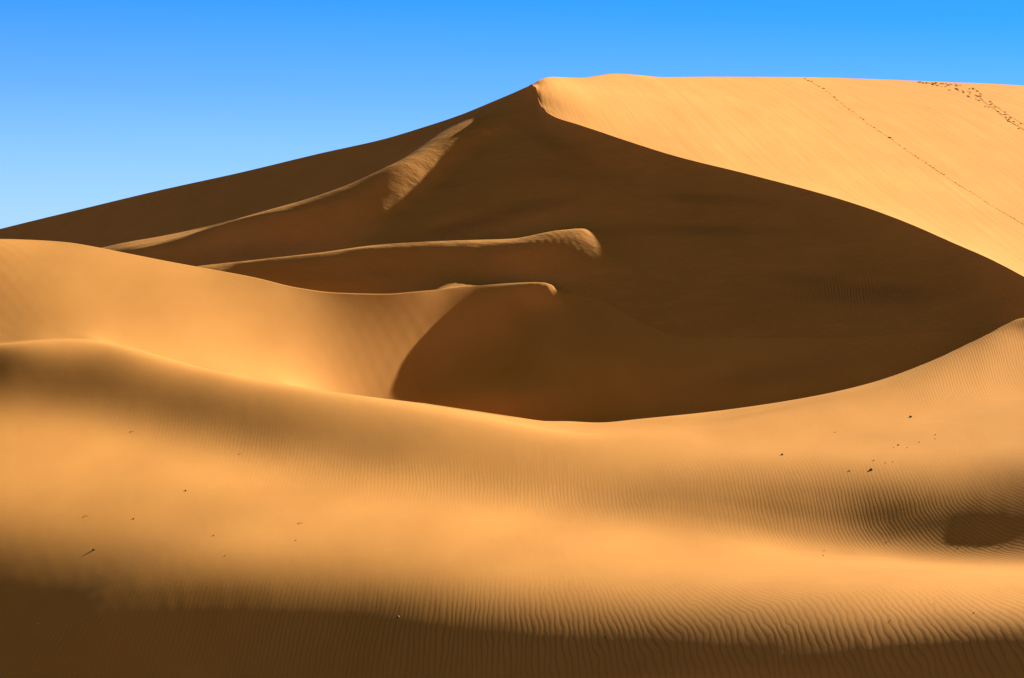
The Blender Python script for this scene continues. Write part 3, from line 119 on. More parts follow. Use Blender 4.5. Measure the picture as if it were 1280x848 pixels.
[-7400,7394,12,15,-42,4,34,-266,880,-391,-6,-4,-5,-6,5,3,-9,-28,-32,-30,-24,-16,-15,-13,-13,-6,-3,2,6,6,7,6,9,11,16,16,6,-1,-6,-6,-6,-8,-13,-18,-24,-24,-16,-9,-3,-1,1,0,1,1,1,0,1,0,1,0,0,1,0,-1,-4,-106,-73,-55,-18,67,125,165,130,88,26,9,-15,-9,-27,-31,-49,-52,-60,-165,-40,-32,-5,46,125,217,83,-46,-43,-53,-69,-89,-20,-34,-9,-9,10,18,49,54,64,40,30,2,-23,-39,-55,-38,-35,35,-7,-55,-81,-11,20,96,90,7,18,4,-4,-19,-20,-30,-30,-65,-7,-8,-7,-7,-5,-6,-3,-5,3,-4,7,-1,11,2,11,6,11,-569,-332,-153,97,-238,-876,-315,497],
[-7400,7394,12,16,-44,3,38,-261,882,-397,-8,-6,-6,-4,5,1,-12,-27,-33,-29,-22,-15,-13,-13,-13,-8,-4,2,6,7,8,9,10,12,18,15,6,-5,-8,-9,-8,-9,-13,-20,-24,-21,-14,-7,-2,-1,1,1,0,1,1,0,1,0,1,0,0,1,0,-1,-5,-129,-81,-70,1,75,165,170,145,65,28,-11,-4,-18,-15,-39,-42,-60,-59,-168,-39,-31,-7,43,121,224,81,-45,-45,-49,-69,-86,-24,-31,-12,0,5,30,41,54,44,38,28,9,-11,-40,-41,-46,-38,29,-4,-54,-72,-3,18,71,70,15,20,8,-5,-13,-22,-26,-29,-61,-8,-6,-8,-5,-8,-2,-8,1,-4,4,-2,7,2,11,3,13,5,-563,-345,-156,120,-194,-936,-357,541],
[-7400,7394,12,16,-44,0,44,-256,882,-401,-10,-10,-7,-2,6,0,-14,-30,-32,-28,-20,-14,-11,-13,-13,-10,-4,1,5,9,9,11,11,15,18,17,3,-7,-12,-12,-8,-11,-14,-21,-23,-19,-11,-6,-2,1,0,1,1,0,1,0,1,0,0,1,1,0,0,-2,-6,-151,-105,-63,-2,124,178,200,126,70,-5,-4,-17,-3,-23,-28,-51,-54,-65,-169,-37,-29,-10,39,116,228,81,-51,-37,-51,-65,-85,-24,-35,-6,-4,16,30,48,42,35,26,25,26,-12,-20,-49,-50,-44,28,-6,-52,-57,2,15,50,52,20,20,11,-1,-13,-20,-24,-28,-56,-8,-7,-6,-6,-5,-7,-2,-5,2,-4,7,-2,11,1,12,4,12,-563,-354,-168,152,-153,-990,-413,595],
[-7400,7394,12,17,-46,-1,48,-251,885,-408,-12,-11,-11,1,7,-2,-16,-30,-32,-28,-20,-11,-10,-11,-14,-11,-5,0,5,9,11,12,13,18,19,16,3,-11,-15,-13,-12,-11,-16,-21,-22,-15,-10,-5,0,-1,2,0,1,1,-1,1,1,0,1,0,1,0,0,-2,-8,-187,-111,-86,45,141,234,187,139,32,-6,-30,0,-11,-8,-36,-44,-62,-63,-170,-34,-29,-9,36,110,226,72,-45,-39,-43,-66,-78,-27,-37,-9,4,16,47,45,37,21,5,37,21,24,-35,-46,-53,-46,18,-8,-43,-41,4,9,30,41,20,23,11,0,-10,-17,-24,-25,-53,-7,-7,-6,-5,-8,-1,-8,1,-4,3,-2,7,1,11,2,13,4,-551,-373,-176,180,-102,-1050,-469,642],
[-7400,7394,12,18,-48,-2,52,-245,886,-415,-12,-13,-15,2,9,-1,-19,-31,-33,-27,-18,-11,-8,-11,-12,-12,-7,-1,5,9,12,14,16,18,21,17,1,-13,-18,-17,-12,-14,-17,-21,-20,-12,-9,-3,0,0,1,1,0,0,1,0,1,0,1,0,1,-1,2,-4,-9,-223,-153,-54,57,223,230,215,106,28,-49,-21,-12,11,-16,-24,-54,-57,-71,-165,-33,-25,-5,32,108,206,73,-57,-23,-44,-56,-76,-28,-43,-5,-1,34,53,58,18,2,12,-14,99,-7,-25,-40,-59,-52,9,-4,-32,-27,2,-4,24,23,27,17,15,0,-7,-16,-20,-24,-50,-7,-6,-6,-6,-4,-6,-1,-6,2,-4,6,-2,10,1,12,3,12,-549,-385,-194,215,-53,-1100,-544,702],
[-7400,7394,12,18,-48,-5,58,-240,886,-421,-12,-15,-19,4,10,-2,-20,-32,-32,-27,-19,-9,-7,-8,-13,-12,-8,-2,4,9,13,15,18,20,23,17,0,-15,-21,-19,-16,-14,-20,-20,-16,-11,-7,-2,-1,2,0,1,1,-1,0,2,0,0,1,0,1,0,0,-4,-10,-289,-148,-77,169,233,271,191,111,-18,-62,-45,12,7,2,-37,-43,-68,-67,-165,-26,-22,-1,44,80,205,27,-28,-24,-33,-55,-68,-30,-45,-12,11,30,100,35,6,-4,-15,21,58,13,3,-55,-62,-54,7,1,-23,-18,-13,1,5,24,18,23,8,7,-9,-11,-20,-21,-47,-6,-6,-6,-5,-6,-2,-6,0,-4,4,-4,8,-1,12,1,12,4,-532,-408,-210,245,9,-1157,-618,752],
[-7400,7394,12,19,-50,-6,62,-234,886,-428,-9,-20,-22,5,12,-3,-21,-32,-32,-27,-19,-9,-5,-7,-11,-13,-8,-4,3,10,12,18,19,21,25,16,1,-17,-23,-22,-19,-17,-20,-19,-13,-9,-6,-2,1,1,0,2,-1,0,1,0,1,0,1,0,1,0,0,-5,-14,-348,-228,66,196,279,257,208,74,-34,-111,-35,12,32,-11,-18,-59,-59,-73,-157,-23,-12,8,35,107,99,53,-24,-11,-30,-51,-63,-28,-52,-11,12,70,87,49,-28,-1,-18,22,-2,101,-32,-53,-54,-55,1,8,-10,-24,-10,-15,9,8,26,12,14,1,-1,-13,-15,-20,-43,-7,-5,-5,-7,-2,-6,-2,-4,2,-5,7,-3,9,1,11,2,13,-526,-422,-241,285,69,-1201,-715,814],
[-7400,7394,12,20,-52,-8,68,-229,886,-435,-7,-22,-28,7,12,-1,-23,-32,-32,-27,-18,-10,-4,-5,-10,-11,-11,-4,2,9,14,17,21,24,23,19,0,-17,-26,-25,-22,-20,-20,-17,-11,-8,-3,-1,-1,2,1,0,1,-1,1,0,0,1,1,0,0,1,0,-6,-18,-513,-88,113,231,278,285,183,69,-85,-131,-48,50,14,21,-42,-44,-70,-71,-147,-13,-7,13,47,68,76,35,-5,-7,-29,-46,-58,-25,-57,-16,21,111,84,30,-35,-6,-5,-17,31,59,-15,-25,-63,-59,-1,19,-11,-11,-28,-7,-8,15,12,19,4,8,-5,-7,-16,-16,-40,-5,-6,-5,-4,-6,-2,-5,0,-4,4,-4,7,-1,11,0,12,3,-500,-452,-266,316,143,-1248,-815,867],
[-7400,7394,12,20,-52,-11,74,-223,884,-441,-6,-22,-35,9,13,-3,-21,-32,-33,-27,-17,-11,-3,-4,-8,-10,-11,-6,2,7,15,18,22,24,26,18,1,-18,-28,-28,-25,-23,-20,-14,-9,-6,-3,-1,1,2,-1,2,-1,0,1,0,0,1,0,1,0,1,-1,-6,-21,-546,-115,175,251,324,276,195,21,-104,-171,-8,11,73,-10,-19,-62,-68,-73,-130,-8,4,15,40,50,55,25,7,-9,-23,-51,-50,-21,-67,-9,47,117,85,22,-46,-4,-8,-11,10,7,72,-51,-65,-50,-7,18,8,-27,-13,-26,2,-1,20,4,13,-1,2,-10,-10,-16,-34,-7,-3,-7,-3,-5,-4,-1,-4,1,-4,6,-3,9,-2,13,0,12,-485,-472,-311,361,210,-1275,-940,929],
[-7400,7394,12,21,-54,-12,78,-216,882,-447,-6,-19,-45,13,11,-1,-22,-33,-31,-26,-19,-10,-5,-1,-6,-10,-9,-8,1,6,14,20,23,25,26,18,2,-18,-29,-32,-29,-25,-19,-12,-6,-6,-1,0,0,1,1,0,1,-1,0,1,0,1,0,1,0,0,1,-8,-20,-561,-102,148,305,332,312,158,21,-180,-126,-47,58,39,26,-32,-63,-73,-70,-116,2,4,22,23,48,30,33,0,0,-31,-51,-42,-16,-75,-26,119,95,85,14,-49,-10,0,-13,-22,31,41,-35,-36,-63,-14,31,-8,-2,-34,-9,-17,11,1,15,1,7,-6,-2,-14,-11,-31,-4,-6,-3,-5,-5,-2,-4,1,-5,4,-4,7,-3,11,-1,12,1,-450,-504,-354,392,297,-1304,-1068,977],
[-7400,7393,14,21,-56,-14,84,-210,881,-455,-4,-19,-51,14,11,-2,-22,-31,-32,-24,-20,-11,-4,-1,-5,-6,-11,-6,-2,5,15,19,25,25,26,19,2,-17,-32,-33,-34,-27,-17,-9,-6,-3,-2,1,0,1,1,0,1,-1,0,0,2,-1,1,1,0,1,-1,-6,-23,-545,-117,155,297,387,287,180,-43,-176,-161,5,30,47,45,-39,-70,-70,-66,-105,1,16,5,37,19,45,13,16,-15,-26,-57,-29,-16,-74,-7,98,116,86,9,-53,-11,-2,-13,-25,20,-9,56,-66,-58,-18,12,21,-24,-8,-29,-2,-8,12,0,10,-3,2,-9,-6,-13,-25,-7,-1,-6,-4,-3,-4,-1,-4,1,-2,4,-3,8,-2,11,-1,12,-427,-523,-418,430,382,-1311,-1222,1032],
[-7400,7393,14,21,-56,-16,88,-203,878,-460,-2,-20,-57,15,11,-3,-21,-32,-30,-24,-19,-12,-5,-1,-2,-6,-7,-9,-2,5,13,20,25,27,25,18,3,-17,-31,-38,-36,-30,-14,-7,-5,-2,-1,1,0,2,-1,2,-1,0,0,0,1,1,0,0,1,1,-1,-6,-21,-540,-96,126,333,366,331,119,-14,-273,-88,-18,47,44,51,-45,-67,-72,-65,-97,13,-1,28,2,50,15,36,-4,-8,-38,-51,-26,-11,-66,1,78,139,82,5,-52,-15,-4,-11,-20,-21,37,22,-41,-67,-33,40,-8,7,-28,-9,-20,5,-3,10,-3,6,-8,-1,-11,-7,-25,-2,-6,-2,-4,-4,-2,-4,0,-3,4,-4,6,-2,9,-3,13,-1,-382,-553,-482,451,489,-1317,-1377,1063],
[-7400,7393,14,22,-58,-18,94,-197,876,-466,-1,-20,-62,15,11,-4,-22,-29,-31,-23,-18,-13,-5,-2,-1,-3,-7,-6,-5,4,13,20,26,26,26,17,3,-15,-33,-40,-41,-29,-12,-6,-3,-2,0,1,0,1,1,1,-1,0,0,0,1,0,1,0,1,0,0,-5,-20,-529,-96,154,305,403,287,152,-101,-246,-89,5,36,58,39,-39,-74,-73,-65,-80,1,20,-11,48,11,56,6,9,-28,-34,-55,-17,-11,-55,-21,122,126,89,-20,-39,-19,-7,-6,-34,-1,13,26,-50,-53,-24,4,26,-15,-6,-24,-1,-10,7,-3,7,-7,2,-10,-4,-11,-17,-6,-1,-5,-3,-4,-2,-2,-4,3,-3,5,-3,7,-3,11,-2,10,-349,-566,-567,471,593,-1290,-1562,1096],
[-7400,7393,14,23,-60,-20,100,-190,871,-469,-1,-20,-66,14,10,-4,-22,-30,-28,-22,-18,-13,-7,-2,0,-1,-5,-7,-3,2,12,21,25,28,23,17,4,-15,-33,-43,-44,-28,-11,-4,-2,-2,1,1,1,0,1,0,1,-2,1,0,1,0,0,2,-1,1,1,-6,-17,-524,-65,140,324,375,304,104,-115,-249,-59,0,46,51,41,-42,-78,-77,-62,-75,14,-20,40,0,79,17,29,-23,-19,-51,-41,-17,-9,-112,90,88,146,64,-35,-30,-17,-10,-8,-26,-14,10,-13,12,-58,-62,41,-6,3,-20,-1,-13,4,-7,7,-6,3,-9,-2,-11,-4,-20,-1,-4,-2,-4,-3,-3,-3,-1,-2,3,-1,6,-3,8,-3,11,-2,-292,-589,-651,466,720,-1260,-1737,1087],
[-7400,7393,14,23,-60,-22,104,-181,864,-472,1,-21,-69,11,11,-5,-23,-29,-27,-21,-17,-13,-7,-4,0,0,-2,-5,-3,1,11,20,26,28,23,14,4,-14,-32,-47,-46,-27,-8,-4,-2,1,0,1,0,2,0,1,-1,0,-1,1,1,0,0,1,1,0,0,-3,-17,-504,-55,151,308,379,277,85,-145,-217,-52,8,40,51,40,-39,-82,-80,-64,-67,-16,19,-25,108,33,54,-10,-15,-43,-44,-38,-11,-7,-102,56,147,122,77,-78,-2,-19,-15,-5,-28,-11,-21,18,13,-84,-30,-2,16,-12,5,-11,3,-8,5,-7,3,-8,0,-11,-2,-12,-12,-6,0,-5,0,-5,-3,-3,-3,2,-3,6,-3,9,-3,9,-4,11,-250,-587,-758,453,842,-1195,-1924,1052],
[-7400,7393,14,24,-62,-24,110,-173,855,-470,-2,-18,-75,11,9,-6,-23,-28,-26,-21,-14,-13,-9,-5,1,0,0,-3,-3,1,11,19,27,27,21,14,2,-12,-33,-49,-48,-24,-8,-2,-2,2,0,1,0,2,0,2,-1,-1,-1,1,0,1,0,1,1,0,0,-3,-15,-473,-52,154,304,364,256,61,-165,-184,-41,10,35,48,40,-32,-83,-87,-68,-73,-12,-66,140,39,85,12,9,-51,-32,-57,-25,-14,-8,-92,63,132,151,40,-63,-1,-13,-22,-9,-21,-23,-17,9,-16,-6,-99,27,-4,14,-7,6,-8,4,-8,3,-9,1,-12,0,-13,-4,-17,1,-5,0,-4,-2,-3,-4,-2,-2,1,-2,7,-2,9,-3,10,-3,-183,-574,-873,380,1000,-1095,-2094,906],
[-7400,7393,14,25,-64,-26,116,-164,844,-468,-2,-18,-80,11,8,-7,-25,-27,-25,-18,-15,-11,-10,-5,-2,2,1,-1,-2,2,10,20,26,26,20,11,2,-11,-34,-51,-47,-24,-6,-1,-1,1,1,1,1,1,1,1,0,-2,-1,1,0,1,0,1,1,0,0,-2,-15,-436,-49,151,306,337,238,38,-186,-150,-20,3,34,37,45,-25,-78,-97,-76,-54,-47,-7,56,129,48,46,-23,-45,-53,-48,-25,-8,-9,-80,55,140,137,46,-64,3,-9,-26,-15,-14,-31,-14,-17,-1,-49,-28,1,21,-6,10,-6,5,-8,2,-9,0,-12,-1,-14,-2,-12,-11,-5,2,-4,0,-3,-2,-3,-3,-1,-3,2,-2,6,-3,10,-3,9,-149,-478,-1033,254,1162,-927,-2229,612],
[-7400,7393,14,25,-64,-29,122,-154,830,-463,-3,-18,-84,10,7,-9,-25,-27,-24,-18,-11,-11,-10,-7,-2,0,3,1,1,2,10,20,25,26,17,9,2,-12,-32,-54,-47,-22,-5,0,0,1,1,2,0,1,1,2,1,-3,-2,0,1,1,0,1,0,1,1,-3,-14,-396,-50,163,287,318,202,47,-244,-76,-25,9,21,35,36,-7,-67,-106,-84,-48,-16,-80,124,87,95,16,-9,-68,-54,-48,-15,-10,-6,-73,53,135,135,46,-58,0,-2,-26,-23,-14,-26,-26,-14,-23,-20,-54,29,5,18,-1,7,-5,5,-9,-1,-11,-4,-15,-3,-15,-4,-17,3,-4,2,-3,0,-2,-2,-2,-3,1,-5,5,-5,7,-4,10,-4,-154,-305,-1164,33,1344,-775,-2221,142],
[-7400,7393,14,26,-66,-31,128,-143,814,-457,-5,-16,-88,8,6,-11,-25,-27,-24,-16,-9,-10,-10,-7,-5,0,3,3,3,4,11,19,26,23,16,6,1,-11,-34,-54,-47,-19,-5,1,1,2,0,2,1,0,2,2,2,-5,-2,0,1,0,2,-1,2,0,0,-2,-12,-367,-18,152,268,280,195,4,-219,-53,-13,3,15,24,24,14,-40,-112,-103,-51,-74,51,67,118,57,33,-33,-62,-70,-33,-17,-8,-7,-66,54,132,130,48,-58,4,-3,-18,-30,-19,-20,-28,-28,-16,-35,-21,2,25,5,17,-2,9,-6,5,-10,-3,-17,-6,-17,-5,-14,-12,-3,4,-4,3,-3,1,-2,-1,-1,-2,2,-5,5,-6,8,-6,8,-192,-159,-1152,-315,1559,-702,-2043,-422],
[-7400,7393,14,26,-66,-32,130,-136,803,-451,-6,-17,-89,7,6,-12,-26,-27,-23,-16,-8,-9,-9,-9,-5,0,2,5,3,6,11,19,25,23,15,5,0,-11,-35,-54,-46,-19,-3,1,1,1,2,1,1,1,1,3,2,-5,-4,1,1,0,1,1,0,1,0,-2,-11,-346,-9,148,252,270,180,-9,-207,-37,-14,4,9,18,18,22,-17,-119,-110,-58,-60,31,105,92,73,11,-23,-73,-65,-33,-14,-11,-6,-65,57,129,130,46,-57,5,-1,-16,-30,-25,-15,-33,-24,-26,-22,-37,24,5,22,3,13,-2,6,-4,2,-12,-7,-20,-7,-18,-6,-19,5,-3,2,-2,2,-2,-1,0,-2,1,-3,2,-3,4,-5,7,-6,-173,-164,-1055,-533,1667,-689,-1923,-673],
[-7400,7393,14,26,-66,-34,134,-131,796,-450,-6,-16,-90,5,5,-13,-25,-27,-24,-14,-9,-7,-9,-9,-5,-2,3,5,5,6,11,21,24,22,14,3,0,-11,-36,-54,-46,-17,-3,2,1,2,1,2,0,1,1,5,1,-7,-2,0,0,1,1,0,2,-1,1,-1,-13,-321,-1,142,242,251,170,-30,-180,-33,-8,-1,7,11,11,27,11,-124,-121,-53,-68,43,98,106,58,13,-32,-70,-64,-30,-15,-12,-5,-65,58,128,127,47,-56,7,-4,-10,-30,-28,-19,-25,-32,-22,-30,-23,9,21,7,16,3,8,-1,6,-4,0,-15,-14,-22,-5,-19,-12,-3,4,-2,2,-2,1,-1,-1,0,-1,0,-3,4,-5,7,-8,8,-160,-184,-963,-700,1705,-624,-1863,-822],
[-7400,7393,14,27,-68,-34,136,-124,786,-446,-6,-17,-91,5,4,-14,-26,-27,-23,-14,-8,-7,-7,-10,-6,-2,3,5,6,7,12,21,24,22,11,4,-2,-12,-36,-55,-45,-15,-2,1,2,2,2,1,1,0,3,4,0,-6,-4,0,2,-1,2,0,1,1,0,-3,-11,-292,0,141,225,239,147,-35,-160,-25,-7,-3,4,1,13,19,54,-145,-121,-53,-67,42,105,105,53,4,-31,-68,-62,-27,-18,-11,-7,-64,56,129,127,44,-53,6,-1,-10,-26,-32,-21,-24,-29,-29,-24,-30,20,9,19,5,12,1,8,-1,5,-2,-6,-18,-20,-25,-2,-25,5,-3,4,-2,1,-1,1,-2,0,0,-2,2,-4,4,-5,6,-7,-105,-251,-858,-834,1706,-552,-1820,-913],
[-7400,7393,14,27,-68,-36,140,-119,779,-445,-5,-18,-91,4,2,-15,-25,-28,-22,-14,-8,-4,-9,-8,-8,-2,3,5,7,8,14,20,24,21,10,3,-3,-13,-37,-55,-43,-15,0,2,1,2,2,2,0,1,4,3,-1,-6,-4,0,1,0,2,0,0,2,-1,-1,-13,-261,3,132,215,220,129,-38,-139,-22,-4,-4,-2,-3,9,25,71,-151,-122,-56,-60,37,114,102,45,-3,-25,-68,-56,-31,-16,-16,-5,-65,57,127,126,44,-52,6,0,-9,-22,-33,-26,-21,-29,-27,-29,-24,10,20,8,14,4,10,0,6,2,5,-4,-10,-20,-22,-31,-10,-5,4,-3,4,-2,2,-1,1,-1,-1,2,-3,2,-4,5,-7,7,-82,-278,-824,-863,1615,-419,-1857,-890],
[-7400,7393,14,27,-68,-37,142,-112,770,-443,-5,-17,-93,5,-1,-15,-26,-27,-23,-13,-7,-4,-7,-10,-7,-3,3,6,6,10,15,20,25,19,10,0,-3,-14,-37,-56,-42,-13,1,1,2,3,2,1,1,1,4,4,-3,-7,-3,0,1,0,1,1,0,1,1,-3,-13,-228,3,125,200,203,109,-31,-124,-16,-6,-2,-10,-3,3,37,70,-143,-131,-46,-78,63,102,107,23,13,-31,-56,-64,-25,-24,-13,-9,-63,55,128,122,45,-51,8,0,-9,-18,-32,-30,-23,-26,-27,-27,-28,15,11,15,7,10,5,6,1,6,2,2,-5,-12,-19,-21,-49,5,-4,5,-1,3,0,2,0,1,0,0,1,-3,3,-5,4,-7,-35,-324,-798,-860,1525,-325,-1881,-845],
[-7400,7393,14,28,-70,-38,146,-107,764,-444,-3,-17,-95,4,0,-18,-26,-27,-21,-14,-7,-3,-6,-9,-8,-4,3,6,7,11,16,20,24,20,8,0,-5,-16,-37,-56,-40,-12,1,3,1,3,3,1,1,1,5,3,-4,-7,-4,1,1,0,1,1,0,0,2,-4,-13,-197,6,115,186,181,101,-31,-103,-18,-1,-9,-7,-14,12,34,75,-146,-125,-71,-31,41,116,82,33,2,-11,-69,-52,-35,-18,-22,-7,-61,54,126,118,47,-49,7,1,-8,-17,-26,-35,-25,-26,-25,-28,-27,11,14,8,10,5,7,4,1,2,1,-2,-5,-9,-15,-21,-6,2,3,-5,-3,-7,-2,-4,1,0,0,1,0,2,-5,4,-8,5,-39,-316,-846,-762,1403,-254,-1928,-738],
[-7400,7393,14,28,-70,-39,148,-100,756,-443,-3,-17,-95,3,-2,-18,-27,-26,-21,-14,-7,-2,-5,-9,-8,-4,2,6,9,11,15,22,24,19,7,-1,-6,-16,-39,-56,-38,-10,1,2,2,4,2,3,-1,4,3,2,-3,-9,-2,0,0,1,1,0,2,-1,1,-3,-15,-165,6,108,166,168,86,-19,-95,-7,-11,-1,-20,-6,2,48,55,-122,-138,-52,-56,73,89,98,8,25,-25,-51,-64,-25,-30,-17,-13,-57,54,122,114,49,-47,8,1,-8,-15,-23,-33,-32,-25,-25,-25,-34,10,8,9,5,6,2,3,2,0,-2,-1,-6,-7,-12,-9,-16,22,15,23,6,4,-13,-11,-14,-5,-2,-2,-1,-5,0,-10,1,-12,-73,-272,-1015,-421,1241,-346,-1985,-454],
[-7400,7392,16,27,-70,-41,152,-95,751,-445,-2,-17,-95,2,-4,-18,-27,-27,-20,-14,-7,-1,-5,-7,-8,-6,2,7,8,13,16,22,23,18,8,-3,-6,-19,-39,-55,-37,-8,1,2,2,4,4,1,1,3,4,1,-5,-7,-4,1,1,0,0,2,0,0,1,-3,-18,-136,11,94,155,146,86,-25,-63,-22,1,-16,-8,-22,19,28,62,-125,-112,-74,-25,39,117,60,38,-2,4,-70,-44,-39,-22,-28,-9,-57,54,119,105,52,-38,4,2,-7,-16,-20,-30,-34,-28,-24,-25,-35,7,9,5,7,2,4,3,1,-1,-1,-4,-5,-5,-9,-11,13,0,12,19,30,15,-2,-19,-14,-13,-7,-4,-10,-6,-13,-1,-11,5,-101,-358,-1087,41,950,-446,-2162,213],
[-7400,7392,16,28,-72,-41,154,-89,746,-446,-2,-18,-95,3,-6,-20,-27,-26,-21,-12,-8,-1,-2,-8,-8,-6,2,6,9,13,17,22,24,17,7,-3,-9,-18,-41,-53,-37,-7,2,3,1,4,5,1,2,3,2,2,-6,-7,-3,-1,2,0,1,1,0,0,1,-3,-24,-102,7,90,132,141,68,-3,-63,-9,-16,1,-30,-1,-2,42,27,-86,-119,-45,-56,72,60,106,-4,34,-22,-42,-61,-24,-36,-22,-15,-56,59,107,102,46,-13,-10,5,-8,-14,-19,-27,-36,-27,-25,-25,-37,6,7,6,4,5,2,2,1,1,-1,-1,-7,-5,-9,-6,-1,27,9,14,27,34,1,-17,-25,-13,-13,-14,-12,-12,-1,-7,5,-12,-124,-568,-870,295,744,-731,-2106,878],
[-7400,7392,16,28,-72,-43,158,-83,740,-449,0,-18,-95,1,-6,-21,-28,-25,-21,-12,-7,-2,-1,-6,-9,-5,-1,8,9,14,16,23,24,16,7,-4,-9,-20,-40,-53,-36,-6,2,2,2,5,5,2,1,3,2,2,-6,-9,-2,0,1,0,1,1,0,1,0,-4,-29,-73,10,73,128,117,78,-11,-34,-27,0,-20,-9,-23,18,10,35,-103,-64,-76,44,-77,154,39,42,-2,11,-63,-36,-43,-24,-32,-13,-54,60,94,91,56,0,-15,1,-4,-14,-19,-26,-33,-27,-26,-26,-38,6,5,6,5,3,3,1,2,-1,0,-2,-3,-5,-8,-8,13,5,30,12,32,35,5,-27,-21,-22,-19,-15,-13,2,-8,1,-13,0,-224,-673,-587,392,577,-1101,-1754,1270],
[-7400,7392,16,28,-72,-44,160,-77,737,-454,1,-17,-96,2,-9,-21,-29,-24,-21,-12,-7,-1,-1,-5,-8,-6,-1,7,10,14,17,23,22,18,6,-4,-11,-20,-40,-53,-34,-7,3,3,1,5,6,2,1,3,3,0,-5,-9,-4,1,1,0,2,0,1,0,0,-4,-35,-46,7,69,107,118,63,11,-40,-10,-22,1,-31,-2,-8,26,-11,-63,-92,-6,-26,54,35,81,0,32,-18,-31,-55,-25,-41,-22,-20,-46,58,73,88,61,14,-18,0,-6,-11,-21,-24,-31,-24,-26,-27,-41,7,4,6,4,5,1,3,-1,1,-3,-1,-3,-4,-7,-7,12,19,13,30,26,43,-6,-23,-28,-24,-22,-13,0,-8,-3,-13,2,-11,-350,-650,-368,406,400,-1382,-1274,1354],
[-7400,7392,16,29,-74,-45,164,-72,734,-459,3,-18,-96,2,-10,-23,-28,-24,-21,-12,-6,-3,1,-3,-9,-5,-2,6,11,14,18,22,22,17,7,-5,-11,-20,-41,-51,-34,-7,3,2,3,4,7,2,1,3,3,0,-6,-8,-5,1,1,1,0,1,2,-1,2,-7,-39,-24,7,56,104,101,73,4,-15,-28,-6,-19,-10,-25,12,-8,0,-82,-38,-42,31,14,65,27,37,2,6,-47,-31,-43,-30,-34,-11,-33,33,67,86,60,27,-17,-4,-5,-11,-20,-25,-26,-23,-25,-29,-41,4,7,4,5,3,4,1,0,0,-1,-3,-3,-5,-7,-6,14,17,22,22,38,33,0,-30,-26,-28,-19,-5,-8,-5,-12,2,-14,0,-460,-573,-244,374,234,-1487,-881,1266],
[-7400,7392,16,29,-74,-46,166,-65,729,-462,2,-16,-97,2,-11,-24,-29,-24,-19,-12,-8,-1,1,-3,-6,-8,0,5,10,15,18,22,22,16,7,-4,-12,-21,-39,-50,-35,-7,3,2,2,6,6,3,2,2,2,1,-5,-11,-4,2,-1,2,1,0,2,0,1,-7,-41,-7,0,56,87,104,62,25,-24,-11,-25,-4,-26,-7,-14,8,-34,-41,-56,-8,5,41,30,50,12,24,-15,-23,-46,-28,-44,-24,-19,-18,12,68,77,65,25,-6,-9,-4,-12,-19,-23,-24,-23,-24,-29,-42,5,5,6,4,4,2,3,0,0,-2,-2,-5,-5,-7,-5,13,20,19,28,34,36,-4,-25,-31,-26,-13,-9,-6,-12,0,-14,1,-10,-515,-525,-142,275,140,-1507,-579,1096],
[-7400,7392,16,29,-74,-48,170,-60,728,-470,4,-16,-97,1,-11,-25,-28,-26,-18,-12,-7,-2,1,-1,-5,-8,-1,4,11,15,18,22,21,16,8,-5,-12,-20,-39,-50,-34,-8,3,2,2,6,7,2,3,2,2,1,-6,-10,-5,1,1,1,1,0,2,1,0,-7,-40,-1,5,43,87,90,73,20,-5,-25,-12,-21,-8,-26,0,-18,-16,-52,-25,-34,33,16,49,25,33,4,4,-37,-28,-41,-32,-37,-12,-18,11,57,77,58,32,-4,-7,-6,-10,-21,-21,-22,-21,-25,-29,-42,5,6,5,4,4,4,1,2,-2,0,-4,-4,-6,-6,-7,14,19,22,27,37,32,-3,-25,-30,-23,-12,-8,-13,-2,-12,-1,-12,-5,-564,-464,-79,166,77,-1485,-339,913],
[-7400,7392,16,29,-74,-49,172,-54,727,-477,5,-17,-97,3,-13,-26,-29,-25,-17,-13,-7,-2,1,1,-5,-6,-4,6,10,15,18,21,21,16,7,-3,-12,-21,-37,-49,-35,-9,2,3,2,6,7,3,2,3,3,0,-7,-10,-5,1,1,1,0,2,0,3,-2,-5,-40,6,3,42,75,92,65,35,-11,-12,-25,-11,-21,-12,-19,-6,-33,-26,-43,-11,12,37,26,42,15,22,-14,-17,-40,-28,-43,-27,-23,-11,5,57,65,62,29,5,-11,-4,-12,-17,-22,-20,-21,-25,-28,-42,6,5,6,4,4,3,2,2,-1,-2,-2,-6,-4,-8,-6,13,19,23,28,36,31,-2,-26,-27,-21,-9,-15,-4,-12,-2,-12,-6,-11,-596,-401,-52,65,33,-1436,-149,729],
[-7400,7392,16,30,-76,-50,176,-50,729,-487,6,-16,-97,3,-14,-27,-30,-24,-17,-12,-8,-2,2,1,-3,-7,-3,4,11,16,17,20,21,16,7,-3,-11,-21,-37,-47,-36,-10,3,1,3,6,6,5,2,3,3,0,-8,-10,-5,1,1,0,2,0,1,2,-1,-5,-36,6,6,37,72,82,73,29,5,-22,-15,-24,-9,-24,-10,-23,-16,-39,-23,-29,33,17,42,23,32,5,3,-30,-25,-38,-29,-40,-15,-19,10,46,68,52,35,5,-6,-8,-9,-20,-17,-21,-20,-24,-29,-41,6,6,5,5,4,3,2,2,-1,-2,-2,-5,-6,-6,-8,14,19,23,29,34,31,-3,-23,-27,-14,-16,-7,-13,-3,-12,-7,-11,-9,-617,-345,-54,-17,-4,-1362,-12,563],
